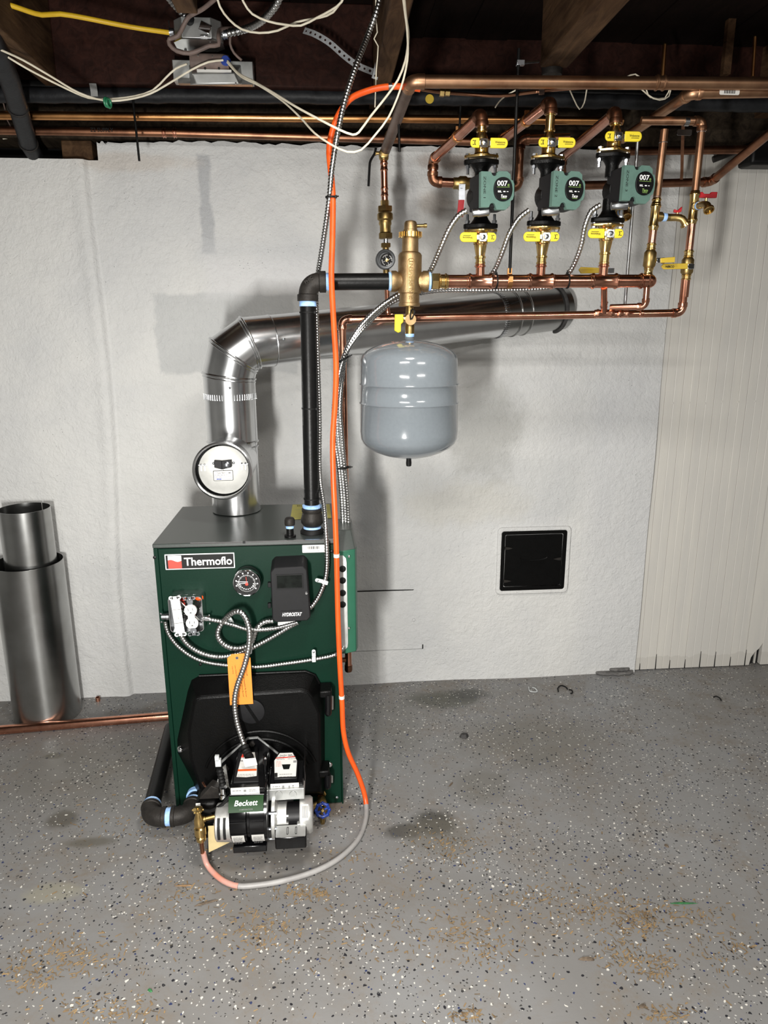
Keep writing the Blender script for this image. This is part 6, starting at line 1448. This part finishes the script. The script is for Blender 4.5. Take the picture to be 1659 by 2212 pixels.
# pump cables gathered into a bundle that runs down to the relay box
def bundle(k):
    s = (k-1)*0.011
    return [P(860, 636+k*5, -0.635+0.012*k), P(815, 668+k*5, -0.63+0.008*k), P(775, 710+k*6, -0.625), P(748, 757+k*3, -0.62), P(731+k*4, 815, -0.615+0.006*k), P(722+k*6, 880, -0.61), P(722+k*8, 940, -0.605), P(731+k*6, 1000, -0.60), P(737+k*6, 1060, -0.60), P(740+k*6, 1110, -0.60), P(741+k*6, 1150, -0.61)]
starts = ([(1008, 455, -0.715), (990, 466, -0.71), (970, 495, -0.70), (950, 540, -0.68), (928, 588, -0.64), (900, 615, -0.63)],
          [(1143, 454, -0.715), (1122, 470, -0.71), (1100, 505, -0.70), (1083, 550, -0.68), (1064, 590, -0.645), (1030, 617, -0.645), (940, 624, -0.635)],
          [(1297, 443, -0.715), (1277, 456, -0.71), (1263, 490, -0.70), (1254, 535, -0.68), (1229, 590, -0.645), (1190, 620, -0.645), (1060, 626, -0.64), (940, 628, -0.625)])
for k, (s, nm) in enumerate(zip(starts, ('left', 'middle', 'right'))):
    flex('armoured_cable', 'armoured cable curving down from the %s pump to the relay box' % nm, PP(s)+bundle(k), 0.0066 if k else 0.0070, pitch=0.0056)
cable_tie(P(742, 776, -0.62), (0.5, 0, -1), 0.016, 'black cable tie round the upper part of the pump cable bundle', (1, -0.2, 0))
cable_tie(P(742, 1010, -0.60), (0.1, 0, -1), 0.016, 'black cable tie round the lower part of the pump cable bundle', (1, -0.2, 0))
# orange oil line
def floorp(L, z): return [PZ(x, y, z) for x, y in L]
ol = thing('oil_line', 'orange sleeved oil line dropping from the joists to a loop on the floor', 'oil line', PZ(791, 1740, 0))
Yo = -0.79
top = PP([(908, 192, -0.70), (870, 187, -0.70), (830, 188, -0.70), (792, 197, -0.70), (755, 215, -0.71), (728, 255, -0.715), (714, 300, -0.72), (711, 330, -0.725), (716, 385, -0.735), (719, 430, -0.735), (718, 520, -0.735), (716, 600, -0.74), (721, 700, -0.745), (726, 790, -0.755), (724, 870, -0.765), (719, 945, -0.775), (720, 1030, -0.785), (724, 1120, -0.79), (727, 1200, -0.79), (730, 1330, -0.79), (734, 1430, -0.79), (739, 1520, -0.785), (742, 1580, -0.78), (752, 1625, -0.775), (772, 1670, -0.77), (786, 1710, -0.77)])
fl1 = floorp([(791, 1738)], 0.022); fl2 = floorp([(790, 1770), (774, 1812), (735, 1852), (680, 1882), (610, 1903), (555, 1912)], 0.0085); fl3 = floorp([(515, 1914), (485, 1904), (462, 1886)], 0.0085)
ro = 0.0075
full = spline(top+fl1+fl2+fl3+PP([(447, 1867, -0.985), (439, 1842, -0.985)]), 0.012)
def between(pa, pb):
    ia = min(range(len(full)), key=lambda i: (full[i]-pa).length); ib = min(range(len(full)), key=lambda i: (full[i]-pb).length)
    return full[ia:ib+1]
MB().tube(between(top[0], fl1[0]), ro, 12).build('orange_sleeve', 'hose_orange', ol, angle=70)
MB().tube(between(fl1[0], fl3[0]), ro*0.98, 12).build('grey_sleeve', 'hose_grey', ol, angle=70)
MB().tube(between(fl3[0], full[-1]), ro*0.97, 12).build('pink_sleeve', 'hose_pink', ol, angle=70)
for px, py, Y, m in ((728, 1196, -0.79, 'label_white'), (738, 1502, -0.786, 'label_white'), (840, 187, -0.70, 'galvanised_dark')):
    q = P(px, py, Y); i = min(range(len(full)), key=lambda i: (full[i]-q).length); d = (full[i+1]-full[i]).normalized()
    MB().rod(full[i]-d*0.005, d, [(ro, 0), (ro+0.0009, 0.0003), (ro+0.0009, 0.0097), (ro, 0.010)], 16).build('band', m, ol)
cable_tie(P(715, 426, -0.735), (0, 0, 1), 0.0125, 'black cable tie holding the orange line to the hanging armoured cable')
fv = thing('oil_valve', 'small brass oil shut-off valve standing left of the burner on a copper tail', 'valve', P(438, 1845, -0.985))
vx_ = line_at(438, 1846, 427, 1745, -0.985)
plathe(vx_, [(1846, 4.2), (1822, 5), (1808, 6.5)], 14).build('tail', 'copper_dull', fv)
plathe(vx_, [(1817, 8), (1814, 10.5), (1808, 10.5), (1806, 8.5), (1802, 12.5), (1787, 12.5), (1785, 9.5), (1780, 11.5), (1768, 10.5), (1760, 7), (1756, 6), (1752, 6)], 16).build('body', 'brass', fv)
q = vx_(1750); mb = MB().lathe([(0.004, -0.004), (0.013, -0.002), (0.013, 0.003), (0.004, 0.005), (0.004, 0.009)], Matrix.Translation(q), 20)
for i in range(6): mb.ball(q+Vector((0.0135*math.cos(i*PI/3), 0.0135*math.sin(i*PI/3), 0.0005)), 0.003, 8)
mb.build('knob', 'brass', fv)
MB().rod(vx_(1772), (1, 0.25, 0.05), [(0.008, 0), (0.008, 0.016), (0.006, 0.017), (0.006, 0.04)], 12).build('outlet', 'brass_dull', fv)
MB().prism(rrect(0.012, 0.009, 0.001), FACE(P(428, 1738, -0.96)), 0.0008).build('paper_flag', 'label_white', fv)
# thin copper line that carries on from the orange sleeve
tl = thing('copper_tube', 'thin copper tube with a brass coupling following the beam above the pumps', 'pipe', P(955, 200, -0.66))
MB().tube(spline(PP([(905, 192, -0.70), (940, 198, -0.68), (1000, 203, -0.66), (1080, 207, -0.66), (1150, 199, -0.66), (1250, 190, -0.66), (1420, 188, -0.66)]), 0.02), 0.0042, 8).build('tube', 'copper_dull', tl)
q = P(960, 200, -0.672); hexnut(tl, q-Vector((0.006, 0, 0)), (1, 0, -0.05), 0.010, 0.012, 'brass_dull'); hexnut(tl, q+Vector((0.008, 0, 0)), (1, 0, -0.05), 0.0085, 0.012, 'brass_dull')
MB().box((0, 0, 0), (0.014, 0.004, 0.022), Matrix.Translation(P(1170, 194, -0.67))).build('strap', 'galvanised', tl)

# ================================================================== pipes and things along the wall head
def run(name, label, pts, r, m, cat='pipe', n=18):
    t = thing(name, label, cat, pts[len(pts)//2]); MB().tube(pts, r, n).build('pipe', m, t); return t
pa = run('wall_pipe', 'upper of two long copper pipes under the wrapped pipe', PP([(-700, 243, -0.15), (890, 257, -0.15), (1345, 262, -0.15)]), 0.0122, 'copper_gold')
pb = run('wall_pipe', 'lower of two long copper pipes along the top of the white wall', PP([(-700, 273, -0.09), (370, 287, -0.09), (890, 302, -0.09), (1075, 308, -0.09)]), 0.0125, 'copper_dull')
for px in (355, 378, 1076): press(pb, P(px, 287 if px < 900 else 308, -0.09), (1, 0, 0), 0.0125, 0.012, 'copper_new')
q = P(220, 281, -0.1035); text('Z2 SUPPLY', FACE(q+Vector((0, -0.0005, 0))), 0.07, 'ink_black', pb, height=0.012, depth=0.001)
run('wall_pipe', 'right copper wall pipe passing behind the upright pipes', PP([(1330, 327, -0.06), (2500, 312, -0.06)]), 0.0135, 'copper_dull')
def wavy(pts, r, amp, seed):
    c = resample(spline(pts, 0.02), 0.03); rr = random.Random(seed)
    return [p+Vector((0, rr.uniform(-amp, amp), rr.uniform(-amp, amp))) for p in c]
t = thing('wrapped_pipe', 'black wrapped pipe running the width of the wall under the joists', 'pipe', P(800, 212, -0.2))
MB().tube(wavy(PP([(-700, 205, -0.2), (890, 211, -0.2), (2500, 251, -0.2)]), 0.022, 0.0015, 1), 0.021, 14).build('pipe', 'pipe_wrap', t, angle=80)
t = thing('wrapped_pipe', 'thinner black pipe tucked behind and above the wrapped pipe', 'pipe', P(800, 192, -0.2))
MB().tube(PP([(-700, 180, -0.18), (890, 192, -0.18), (2500, 234, -0.18)]), 0.016, 14).build('pipe', 'iron_black', t)
q = P(928, 214, -0.226); MB().rod(q, (0, -1, 0), [(0.013, 0), (0.013, 0.001), (0.001, 0.0012)], 20).build('sticker', 'handle_yellow_dull', bpy.data.objects['wrapped_pipe'])
wp = thing('drain_stack', 'thick black pipe slanting down into the wall pocket at the left edge', 'pipe', P(80, 322, -0.02))
pts = PP([(-30, 60, -0.60), (20, 170, -0.40), (40, 235, -0.25), (62, 312, -0.06), (75, 335, 0.01)])
MB().tube(pts, [0.026, 0.027, 0.027, 0.0265, 0.026], 18).build('pipe', 'pipe_wrap', wp)
for px, py, Y in ((38, 232, -0.26), (61, 309, -0.07)): MB().torus(axis_frame(P(px, py, Y), pts[3]-pts[1]), 0.027, 0.003, 22, 8).build('joint_ring', 'iron_fitting', wp)
# dark square end and brace in the right corner
o = MB().span(*pspan(1628, 300, 1720, 356, -0.10, 0.09)).build('duct_end', 'plastic_black', bevel=0.012); tag(o, 'dark brown rounded duct end in the upper right corner of the wall', 'duct')
o = MB().tube(PP([(1540, 345, -0.03), (1600, 322, -0.05), (1700, 318, -0.08)]), 0.011, 10).build('dark_bracket', 'iron_fitting'); tag(o, 'dark curved iron bracket on the boarding under the slanting pipe', 'bracket')

# threaded rods and hangers
def rod(label, a, b, r, m='iron_fitting'): return tag(MB().cyl(P(*a), P(*b), r, n=10).build('threaded_rod', m), label, 'rod')
rod('long threaded rod holding up the copper header between two pumps', (1121, 105, YH), (1101, 590, YH), 0.0042, 'iron_black')
t = thing('rod_clamp', 'silver clamp and screw at the top of the long threaded rod', 'clamp', P(1122, 136, YH))
MB().box((0, 0, 0), (0.020, 0.012, 0.012), Matrix.Translation(P(1124, 136, YH))).build('block', 'zinc', t, bevel=0.001)
MB().cyl(P(1128, 136, YH), P(1163, 133, -0.55), 0.0032, n=8).build('screw', 'zinc', t)
rod('grey rod standing between the right pump and the upright pipes', (1378, 300, -0.60), (1350, 658, -0.60), 0.0044, 'galvanised_dark')
rod('black rod hanging in front of the wall at the left', (287, 215, -0.222), (301, 348, -0.222), 0.0034, 'iron_black')
rod('short black rod hanging beside the grey copper branch', (861, 246, -0.53), (863, 328, -0.53), 0.0034, 'iron_black')
rod('short rod above the pipe of the left pump', (995, 228, -0.50), (992, 290, -0.50), 0.0030, 'iron_black')
def strip(label, px, w, m, name='hanger_strap', cat='strap'):
    pts = spline(PP(px), 0.01); vs = []
    mb = MB()
    for p in pts: vs += [p+Vector((-w/2, 0, 0)), p+Vector((w/2, 0, 0)), p+Vector((w/2, 0.0012, 0)), p+Vector((-w/2, 0.0012, 0))]
    fs = []
    for i in range(len(pts)-1):
        for j in range(4): fs.append((4*i+j, 4*i+(j+1) % 4, 4*i+4+(j+1) % 4, 4*i+4+j))
    return tag(mb.add(vs, fs).build(name, m), label, cat)
strip('thin copper strap hanging to the pipe behind the upright pipes', [(1476, 265, -0.30), (1474, 330, -0.20), (1473, 375, -0.13), (1471, 396, -0.122)], 0.010, 'copper_dull')
strip('bent galvanised tab on the wrapped pipe at the upper left', [(200, 180, -0.25), (203, 196, -0.245), (204, 208, -0.225)], 0.020, 'galvanised_dull', 'pipe_tab', 'bracket')
for px, py, px2, py2 in ((1432, 258, 1440, 272), (1456, 283, 1500, 290)):
    o = MB().prism(rrect(0.020 if px < 1450 else 0.045, 0.016, 0.003), FACE(P((px+px2)/2, (py+py2)/2, -0.32)), 0.003).build('pipe_strap', 'galvanised_dark')
    tag(o, 'grey metal strap on the slanting copper pipe' if px < 1450 else 'grey metal strap behind the two upright pipes', 'strap')
# brass stubs glinting in the joist bay
for px, y0, y1, hw, lab in ((1434, 97, 165, 5, 'thin gold pipe stub rising into the dark joist bay left of the wooden strip'), (1629, 80, 165, 4, 'thin gold pipe stub rising into the dark joist bay right of the wooden strip')):
    t = thing('pipe_stub', lab, 'pipe', P(px, y1, -0.3)); 
    MB().cyl(P(px+2, y0, -0.3), P(px-3, y1, -0.3), hw*0.00125, n=12).build('pipe', 'copper_gold', t); MB().ball(P(px+2, y0, -0.3), hw*0.00125, 10).build('end', 'brass', t)

# perforated strap
def perforated(label, px, w=0.017):
    c = resample(spline(PP(px), 0.005), 0.0165); t = thing('perforated_strap', label, 'strap', c[0])
    for i in range(len(c)-1):
        d = c[i+1]-c[i]; L = d.length; side = d.cross(Vector((0, 1, 0))).normalized() if abs(d.normalized().y) < 0.9 else Vector((1, 0, 0))
        T = frame((c[i]+c[i+1])/2, d, side); hl, hw = L/2*1.01, w/2; k = 0.0042 if i % 2 else 0.0032
        outer = [(hl, -hw), (hl, 0), (hl, hw), (0, hw), (-hl, hw), (-hl, 0), (-hl, -hw), (0, -hw)]
        inner = [(k*math.cos(a), k*math.sin(a)) for a in [-PI/4+PI/4*j for j in range(8)]]
        MB().ring_prism(outer, inner, T, 0.0012).build('link', 'strap_steel', t)
perforated('long perforated steel strap curling across the dark header beam', [(657, 66, -0.30), (680, 74, -0.32), (712, 93, -0.33), (745, 122, -0.33), (775, 143, -0.33), (812, 158, -0.33)])
perforated('perforated steel strap hanging straight beside the centre joist', [(829, -20, -0.36), (824, 60, -0.35), (818, 130, -0.34), (806, 182, -0.33)])

# ================================================================== electrical things on the header beam
Yj = -0.36
jb = thing('junction_box', 'eight-sided galvanised junction box hung from the dark header beam', 'junction box', P(425, 112, Yj))
c = P(425, 66, Yj); k = M1(c)
YF_ = Yj-0.075; zb_, zt_ = P(425, 83, YF_).z, P(425, 36, YF_).z; xw = 51*M1(P(425, 60, YF_)); bk_ = PZ(425, 108, zb_).y; dp_ = bk_-YF_
xc = P(424, 60, YF_).x
fp_ = [(-xw*0.62, 0), (xw*0.62, 0), (xw, dp_*0.3), (xw, dp_*0.75), (xw*0.62, dp_), (-xw*0.62, dp_), (-xw, dp_*0.75), (-xw, dp_*0.3)]
MB().prism(fp_, Matrix.Translation((xc, YF_, zb_)), zt_-zb_).build('body', 'steel_plate', jb, bevel=0.002)
MB().prism([(x*1.04, dp_/2+(y-dp_/2)*1.06) for x, y in fp_], Matrix.Translation((xc, YF_, zb_-0.003)), 0.0028).build('cover', 'galvanised_dull', jb)
MB().rod(P(410, 48, YF_+0.004), (0.2, -0.8, 0.3), [(0.011, 0), (0.011, 0.012), (0.007, 0.014)], 14).build('bushing', 'plastic_charcoal', jb)
MB().box((0, 0, 0), (0.030, 0.004, 0.022), Matrix.Translation(P(443, 60, YF_-0.004)) @ Matrix.Rotation(0.4, 4, 'Y')).box((0.0, -0.004, -0.010), (0.02, 0.006, 0.003), Matrix.Translation(P(440, 70, YF_-0.004))).build('clamp_plate', 'chrome', jb, bevel=0.002)
for px, py in ((401, 110), (454, 88), (447, 68)): MB().ball(P(px, py, YF_+(0.0 if py < 83 else (py-83)*0.0028)), 0.004, 8).build('screw', 'chrome', jb)
MB().rod(P(376, 70, Yj-0.04), (-1, 0, 0), [(0.010, 0), (0.010, 0.012), (0.006, 0.013)], 12).cyl(P(364, 45, Yj-0.03), P(367, 70, Yj-0.03), 0.0016, n=6).build('cable_connector', 'zinc', jb)
MB().rod(P(472, 74, Yj-0.04), (1, 0, 0), [(0.014, 0), (0.014, 0.016), (0.012, 0.017), (0.012, 0.024)], 14).build('conduit_connector', 'zinc', jb)
flex('armoured_cable', 'thick shiny flexible conduit leaving the junction box to the upper right', PP([(486, 73, Yj-0.04), (520, 66, -0.40), (550, 55, -0.44), (575, 37, -0.48), (598, 8, -0.52), (612, -25, -0.55)]), 0.0095, 'flex_steel', 0.0075)
flex('armoured_cable', 'dull flexible conduit coming down to the junction box from the upper left', PP([(350, -25, -0.50), (375, 10, -0.45), (408, 42, -0.41)]), 0.0085, 'flex_dark', 0.007)
hang('yellow_cable', 'bright yellow flat cable crossing the joists to the junction box', PP([(-40, -4, -0.55), (25, 12, -0.52), (60, 24, -0.50), (90, 32, -0.48), (130, 30, -0.46), (180, 38, -0.44), (240, 50, -0.42), (300, 61, -0.40), (370, 71, Yj-0.04)]), 0.0062, 'cable_yellow', 'cable', 10)
hang('brown_cable', 'stiff brown cable bent round the junction box', PP([(485, -20, -0.56), (440, 18, -0.50), (408, 36, -0.47), (396, 56, -0.46), (384, 78, -0.46), (366, 84, -0.45), (366, 96, -0.45), (382, 110, -0.45), (410, 115, -0.45), (436, 106, -0.455), (452, 99, -0.455), (472, 97, -0.45), (472, 80, -0.45), (474, 66, -0.42), (486, 62, -0.40), (500, 62, -0.38)]), 0.0056, 'cable_brown', 'cable', 10, 0.012)
hang('brown_cable', 'thin brown cable dropping from the conduit to the grey transformer', PP([(498, 74, -0.38), (497, 95, -0.38), (506, 115, -0.38), (522, 130, -0.38)]), 0.0035, 'cable_brown', 'cable')
tr = thing('transformer', 'grey metal transformer box with a brown socket under the junction box', 'transformer', P(460, 185, -0.33))
MB().span(*pspan(371, 128, 548, 178, -0.30, 0.04)).build('back_plate', 'steel_plate', tr, bevel=0.002)
a = [P(x, y, -0.30) for x, y in ((375, 166), (372, 182), (548, 180), (542, 162))]
MB().span(*pspan(384, 168, 545, 183, -0.31, 0.02)).build('base_lip', 'galvanised_dull', tr)
front = [P(x, y, -0.375) for x, y in ((414, 158), (424, 182), (517, 181), (507, 157))]; bk = [P(x, y, -0.30) for x, y in ((408, 140), (410, 184), (524, 183), (520, 140))]
loft(MB(), bk, front).build('case', 'steel_plate', tr, bevel=0.003)
cp = P(455, 130, -0.37); MB().rod(P(412, 134, -0.36), (1, 0, 0), [(0.020, 0), (0.021, 0.003), (0.021, 0.09), (0.018, 0.105)], 20).build('socket', 'cable_brown', tr)
MB().rod(P(488, 133, -0.375), (0, -1, 0.2), [(0.012, 0), (0.014, 0.004), (0.010, 0.012)], 16).build('socket_ring', 'ink_blue', tr)
MB().span(*pspan(425, 149, 500, 157, -0.372, 0.02)).build('terminal_strip', 'label_white', tr)
for px in (443, 473): MB().rod(P(px, 148, -0.374), (0, -1, 0), [(0.003, 0), (0.003, 0.002)], 10).build('terminal', 'ink_black', tr)
for px, py in ((417, 160), (509, 180), (428, 120), (459, 122)): MB().ball(P(px, py, -0.378), 0.0026, 8).build('screw', 'chrome', tr)
# cream wires
W = 0.0028
hang('cream_wire', 'cream wire sagging from the left edge to the left end of the transformer', PP([(-40, 92, -0.55), (0, 113, -0.52), (60, 149, -0.47), (130, 185, -0.42), (190, 211, -0.36), (235, 214, -0.33), (290, 208, -0.33), (330, 195, -0.34), (358, 168, -0.35), (380, 148, -0.36), (404, 138, -0.37)]), W, 'wire_cream', 'wire')
hang('cream_wire', 'cream wire sagging from the left edge to the socket ring of the transformer', PP([(-40, 88, -0.58), (0, 107, -0.55), (50, 130, -0.50), (110, 165, -0.45), (170, 200, -0.39), (225, 217, -0.35), (275, 215, -0.34), (325, 202, -0.35), (370, 177, -0.37), (415, 150, -0.39), (450, 134, -0.40), (482, 130, -0.39)]), W, 'wire_cream', 'wire')
hang('cream_wire', 'upper cream wire draped from the transformer over the hanging armoured cable and up', PP([(492, 132, -0.39), (515, 158, -0.45), (550, 177, -0.52), (590, 200, -0.60), (640, 231, -0.70), (690, 258, -0.76), (735, 281, -0.78), (762, 291, -0.78), (775, 286, -0.78), (800, 252, -0.77), (835, 208, -0.76), (860, 172, -0.76), (876, 130, -0.80), (882, 80, -0.88), (876, 30, -0.98), (870, -40, -1.12)]), W, 'wire_cream', 'wire')
hang('cream_wire', 'lower cream wire draped from the transformer in a deep loop over the wall and up', PP([(490, 134, -0.385), (520, 165, -0.44), (560, 185, -0.50), (610, 218, -0.58), (650, 255, -0.66), (680, 288, -0.73), (715, 312, -0.77), (750, 328, -0.79), (780, 324, -0.79), (810, 292, -0.78), (840, 252, -0.78), (866, 190, -0.775), (880, 130, -0.82), (880, 70, -0.91), (874, 20, -1.0), (867, -40, -1.12)]), W*0.9, 'wire_cream', 'wire')
hang('cream_wire', 'cream wire looping low across the upper middle of the joists', PP([(462, -30, -0.62), (475, 14, -0.62), (495, 42, -0.60), (522, 63, -0.58), (560, 71, -0.56), (600, 66, -0.56), (640, 48, -0.56), (690, 38, -0.58), (720, 26, -0.60), (745, -10, -0.62), (755, -30, -0.62)]), W, 'wire_cream', 'wire')
hang('cream_wire', 'cream wire looping high across the upper middle of the joists', PP([(512, -30, -0.62), (526, 4, -0.62), (545, 30, -0.60), (580, 46, -0.59), (615, 53, -0.58), (650, 55, -0.58), (685, 38, -0.60), (715, 22, -0.62), (738, 4, -0.64), (752, -30, -0.66)]), W, 'wire_cream', 'wire')
hang('cream_wire', 'thin pale wire dangling straight down beside the hanging strap', PP([(812, -20, -0.66), (812, 40, -0.65), (815, 70, -0.65), (808, 84, -0.65), (817, 100, -0.65), (813, 150, -0.65), (810, 232, -0.65)]), 0.0016, 'wire_cream', 'wire')
for lab, pts in (('loose pale wire loop under the overhead pipe near the middle pump', [(1130, 187, -0.5), (1095, 205, -0.45), (1078, 220, -0.40), (1070, 232, -0.36)]), ('loose pale wire loop under the overhead pipe right of the middle pump', [(1228, 188, -0.5), (1240, 215, -0.42), (1252, 236, -0.38), (1262, 222, -0.42), (1268, 190, -0.5)]),
                 ('tangle of thin pale wire under the overhead pipe above the right pump', [(1350, 168, -0.5), (1372, 160, -0.48), (1392, 178, -0.46), (1400, 205, -0.45), (1425, 216, -0.45), (1445, 208, -0.45), (1448, 188, -0.46), (1436, 212, -0.44), (1405, 210, -0.44), (1380, 188, -0.45), (1345, 188, -0.46)]),
                 ('pale cable end in the dark pocket behind the drain stack', [(6, 300, 0.02), (40, 296, 0.03), (75, 298, 0.04), (122, 286, 0.03)]), ('thin brown cable hanging at the left edge behind the drain stack', [(-10, 195, -0.2), (8, 225, -0.16), (16, 260, -0.10), (42, 300, -0.01)])):
    hang('loose_wire', lab, PP(pts), 0.0020, 'cable_brown' if 'brown' in lab else 'wire_cream', 'wire')
q = P(230, 221, -0.36); t = thing('twist_tie', 'green twist of tape round the sagging cream wires', 'tie', q)
MB().torus(frame(q, (0.3, 1, 0), (0, 0, 1)), 0.011, 0.0032, 18, 8).torus(frame(q+Vector((0.006, 0, -0.002)), (0.3, 1, 0), (0, 0, 1)), 0.011, 0.0032, 18, 8).build('loop', 'twist_green', t)

# ================================================================== small things lying on the floor
def curl(label, pix, r, m, name='curled_offcut'):
    return tag(MB().tube(spline([PZ(x, y, r+0.001+(0.004 if i % 2 else 0)) for i, (x, y) in enumerate(pix)], 0.004), r, 8).build(name, m), label, 'offcut')
curl('black curled offcut on the floor below the black cleanout door', [(1206, 1494), (1205, 1486), (1212, 1481), (1222, 1484), (1226, 1489)], 0.0026, 'rubber_black')
curl('short black offcut right beside the curled one near the wall', [(1229, 1490), (1235, 1491), (1237, 1496), (1233, 1498)], 0.0026, 'rubber_black')
curl('black hooked offcut on the floor in front of the boarding', [(1541, 1506), (1547, 1504), (1555, 1508), (1558, 1513)], 0.0026, 'rubber_black')
curl('pale bent plastic strip on the floor below the cleanout door', [(1142, 1484), (1145, 1493), (1160, 1494), (1156, 1487), (1150, 1485)], 0.002, 'clear_white')
def pebble(label, px, py, w, h, z, m, name, cat, rot=0.0, seed=1):
    q = PZ(px, py, 0); rr = random.Random(seed); n = 9
    T = Matrix.Translation(q) @ Matrix.Rotation(rot, 4, 'Z')
    base = [(w/2*math.cos(2*PI*i/n)*rr.uniform(.8, 1.1), h/2*math.sin(2*PI*i/n)*rr.uniform(.8, 1.1)) for i in range(n)]
    mb = MB(); loft(mb, [T @ Vector((x, y, 0.0005)) for x, y in base], [T @ Vector((x*0.65, y*0.65, z*rr.uniform(.8, 1.2))) for x, y in base])
    return tag(mb.build(name, m, angle=30), label, cat)
pebble('dark grey stone chip on the floor right of the boiler', 1002, 1591, 0.034, 0.030, 0.012, 'stone_dark', 'stone_chip', 'stone', 0.3, 2)
pebble('brown bark stick lying on the floor in the lower right', 1268, 2073, 0.040, 0.009, 0.006, 'stick_brown', 'bark_stick', 'stick', -0.12, 3)
pebble('thin brown wood splinter on the floor left below the hose loop', 447, 1951, 0.066, 0.006, 0.004, 'stick_brown', 'wood_splinter', 'splinter', 0.28, 4)
pebble('pale wood splinter on the floor below the oil valve', 398, 1914, 0.050, 0.004, 0.003, 'wood_light', 'wood_splinter', 'splinter', -0.05, 5)
pebble('thin green plastic sliver on the floor at the right', 1475, 1952, 0.074, 0.005, 0.003, 'twig_green', 'plastic_sliver', 'sliver', -0.08, 6)
pebble('small green scrap on the floor at the bottom left', 324, 2140, 0.016, 0.007, 0.003, 'twig_green', 'plastic_scrap', 'scrap', -0.6, 7)
pebble('dark chip on the floor at the bottom right', 1388, 2174, 0.020, 0.010, 0.004, 'stick_brown', 'wood_chip', 'chip', 0.2, 8)
pebble('small brown chip on the floor right of centre', 1440, 1828, 0.010, 0.016, 0.004, 'stick_brown', 'wood_chip', 'chip', 0.6, 9)
pebble('thin dark splinter on the floor in the middle right', 974, 1695, 0.030, 0.006, 0.003, 'stick_brown', 'wood_splinter', 'splinter', 0.9, 10)
# sawdust and shavings, uncountable
rr = random.Random(21); mb = MB()
spots = [(640, 1930, 60, 18, 90), (690, 1930, 30, 12, 40), (1380, 1990, 60, 40, 160), (1340, 2060, 50, 50, 120), (1420, 2090, 60, 40, 130), (1300, 1960, 160, 40, 170), (1480, 1970, 120, 30, 90), (990, 2010, 110, 60, 120), (150, 2060, 120, 50, 200), (60, 2110, 60, 40, 90), (560, 2010, 90, 50, 150), (1160, 1930, 120, 40, 90),
         (240, 2180, 120, 30, 120), (960, 1830, 70, 40, 120), (410, 1930, 60, 30, 60), (1010, 2190, 40, 15, 60), (1060, 2050, 80, 40, 80), (1560, 2050, 80, 60, 90), (770, 1850, 60, 14, 30), (1440, 2190, 60, 20, 70), (830, 1980, 700, 160, 420), (300, 1780, 200, 60, 120)]
for px, py, sx, sy, n in spots:
    for _ in range(n):
        q = PZ(px+rr.gauss(0, sx*0.5), min(2330, py+rr.gauss(0, sy*0.5)), 0.0006)
        if q.y > -0.03 or (BX0-0.02 < q.x < BX1+0.02 and q.y > BYF): continue
        L, w = rr.uniform(0.002, 0.0075), rr.uniform(0.0006, 0.0016); a = rr.uniform(0, PI)
        T = Matrix.Translation(q) @ Matrix.Rotation(a, 4, 'Z') @ Matrix.Rotation(rr.uniform(-.25, .25), 4, 'X')
        mb.add([(-L, -w, 0), (L, -w, 0.0004), (L*0.9, w, 0.001), (-L*0.9, w, 0.0008)], [(0, 1, 2, 3)], T)
o = mb.build('wood_shavings', 'shavings'); o['kind'] = 'stuff'; o['label'] = 'scattered tan wood shavings and sawdust on the grey floor'; o['category'] = 'shavings'
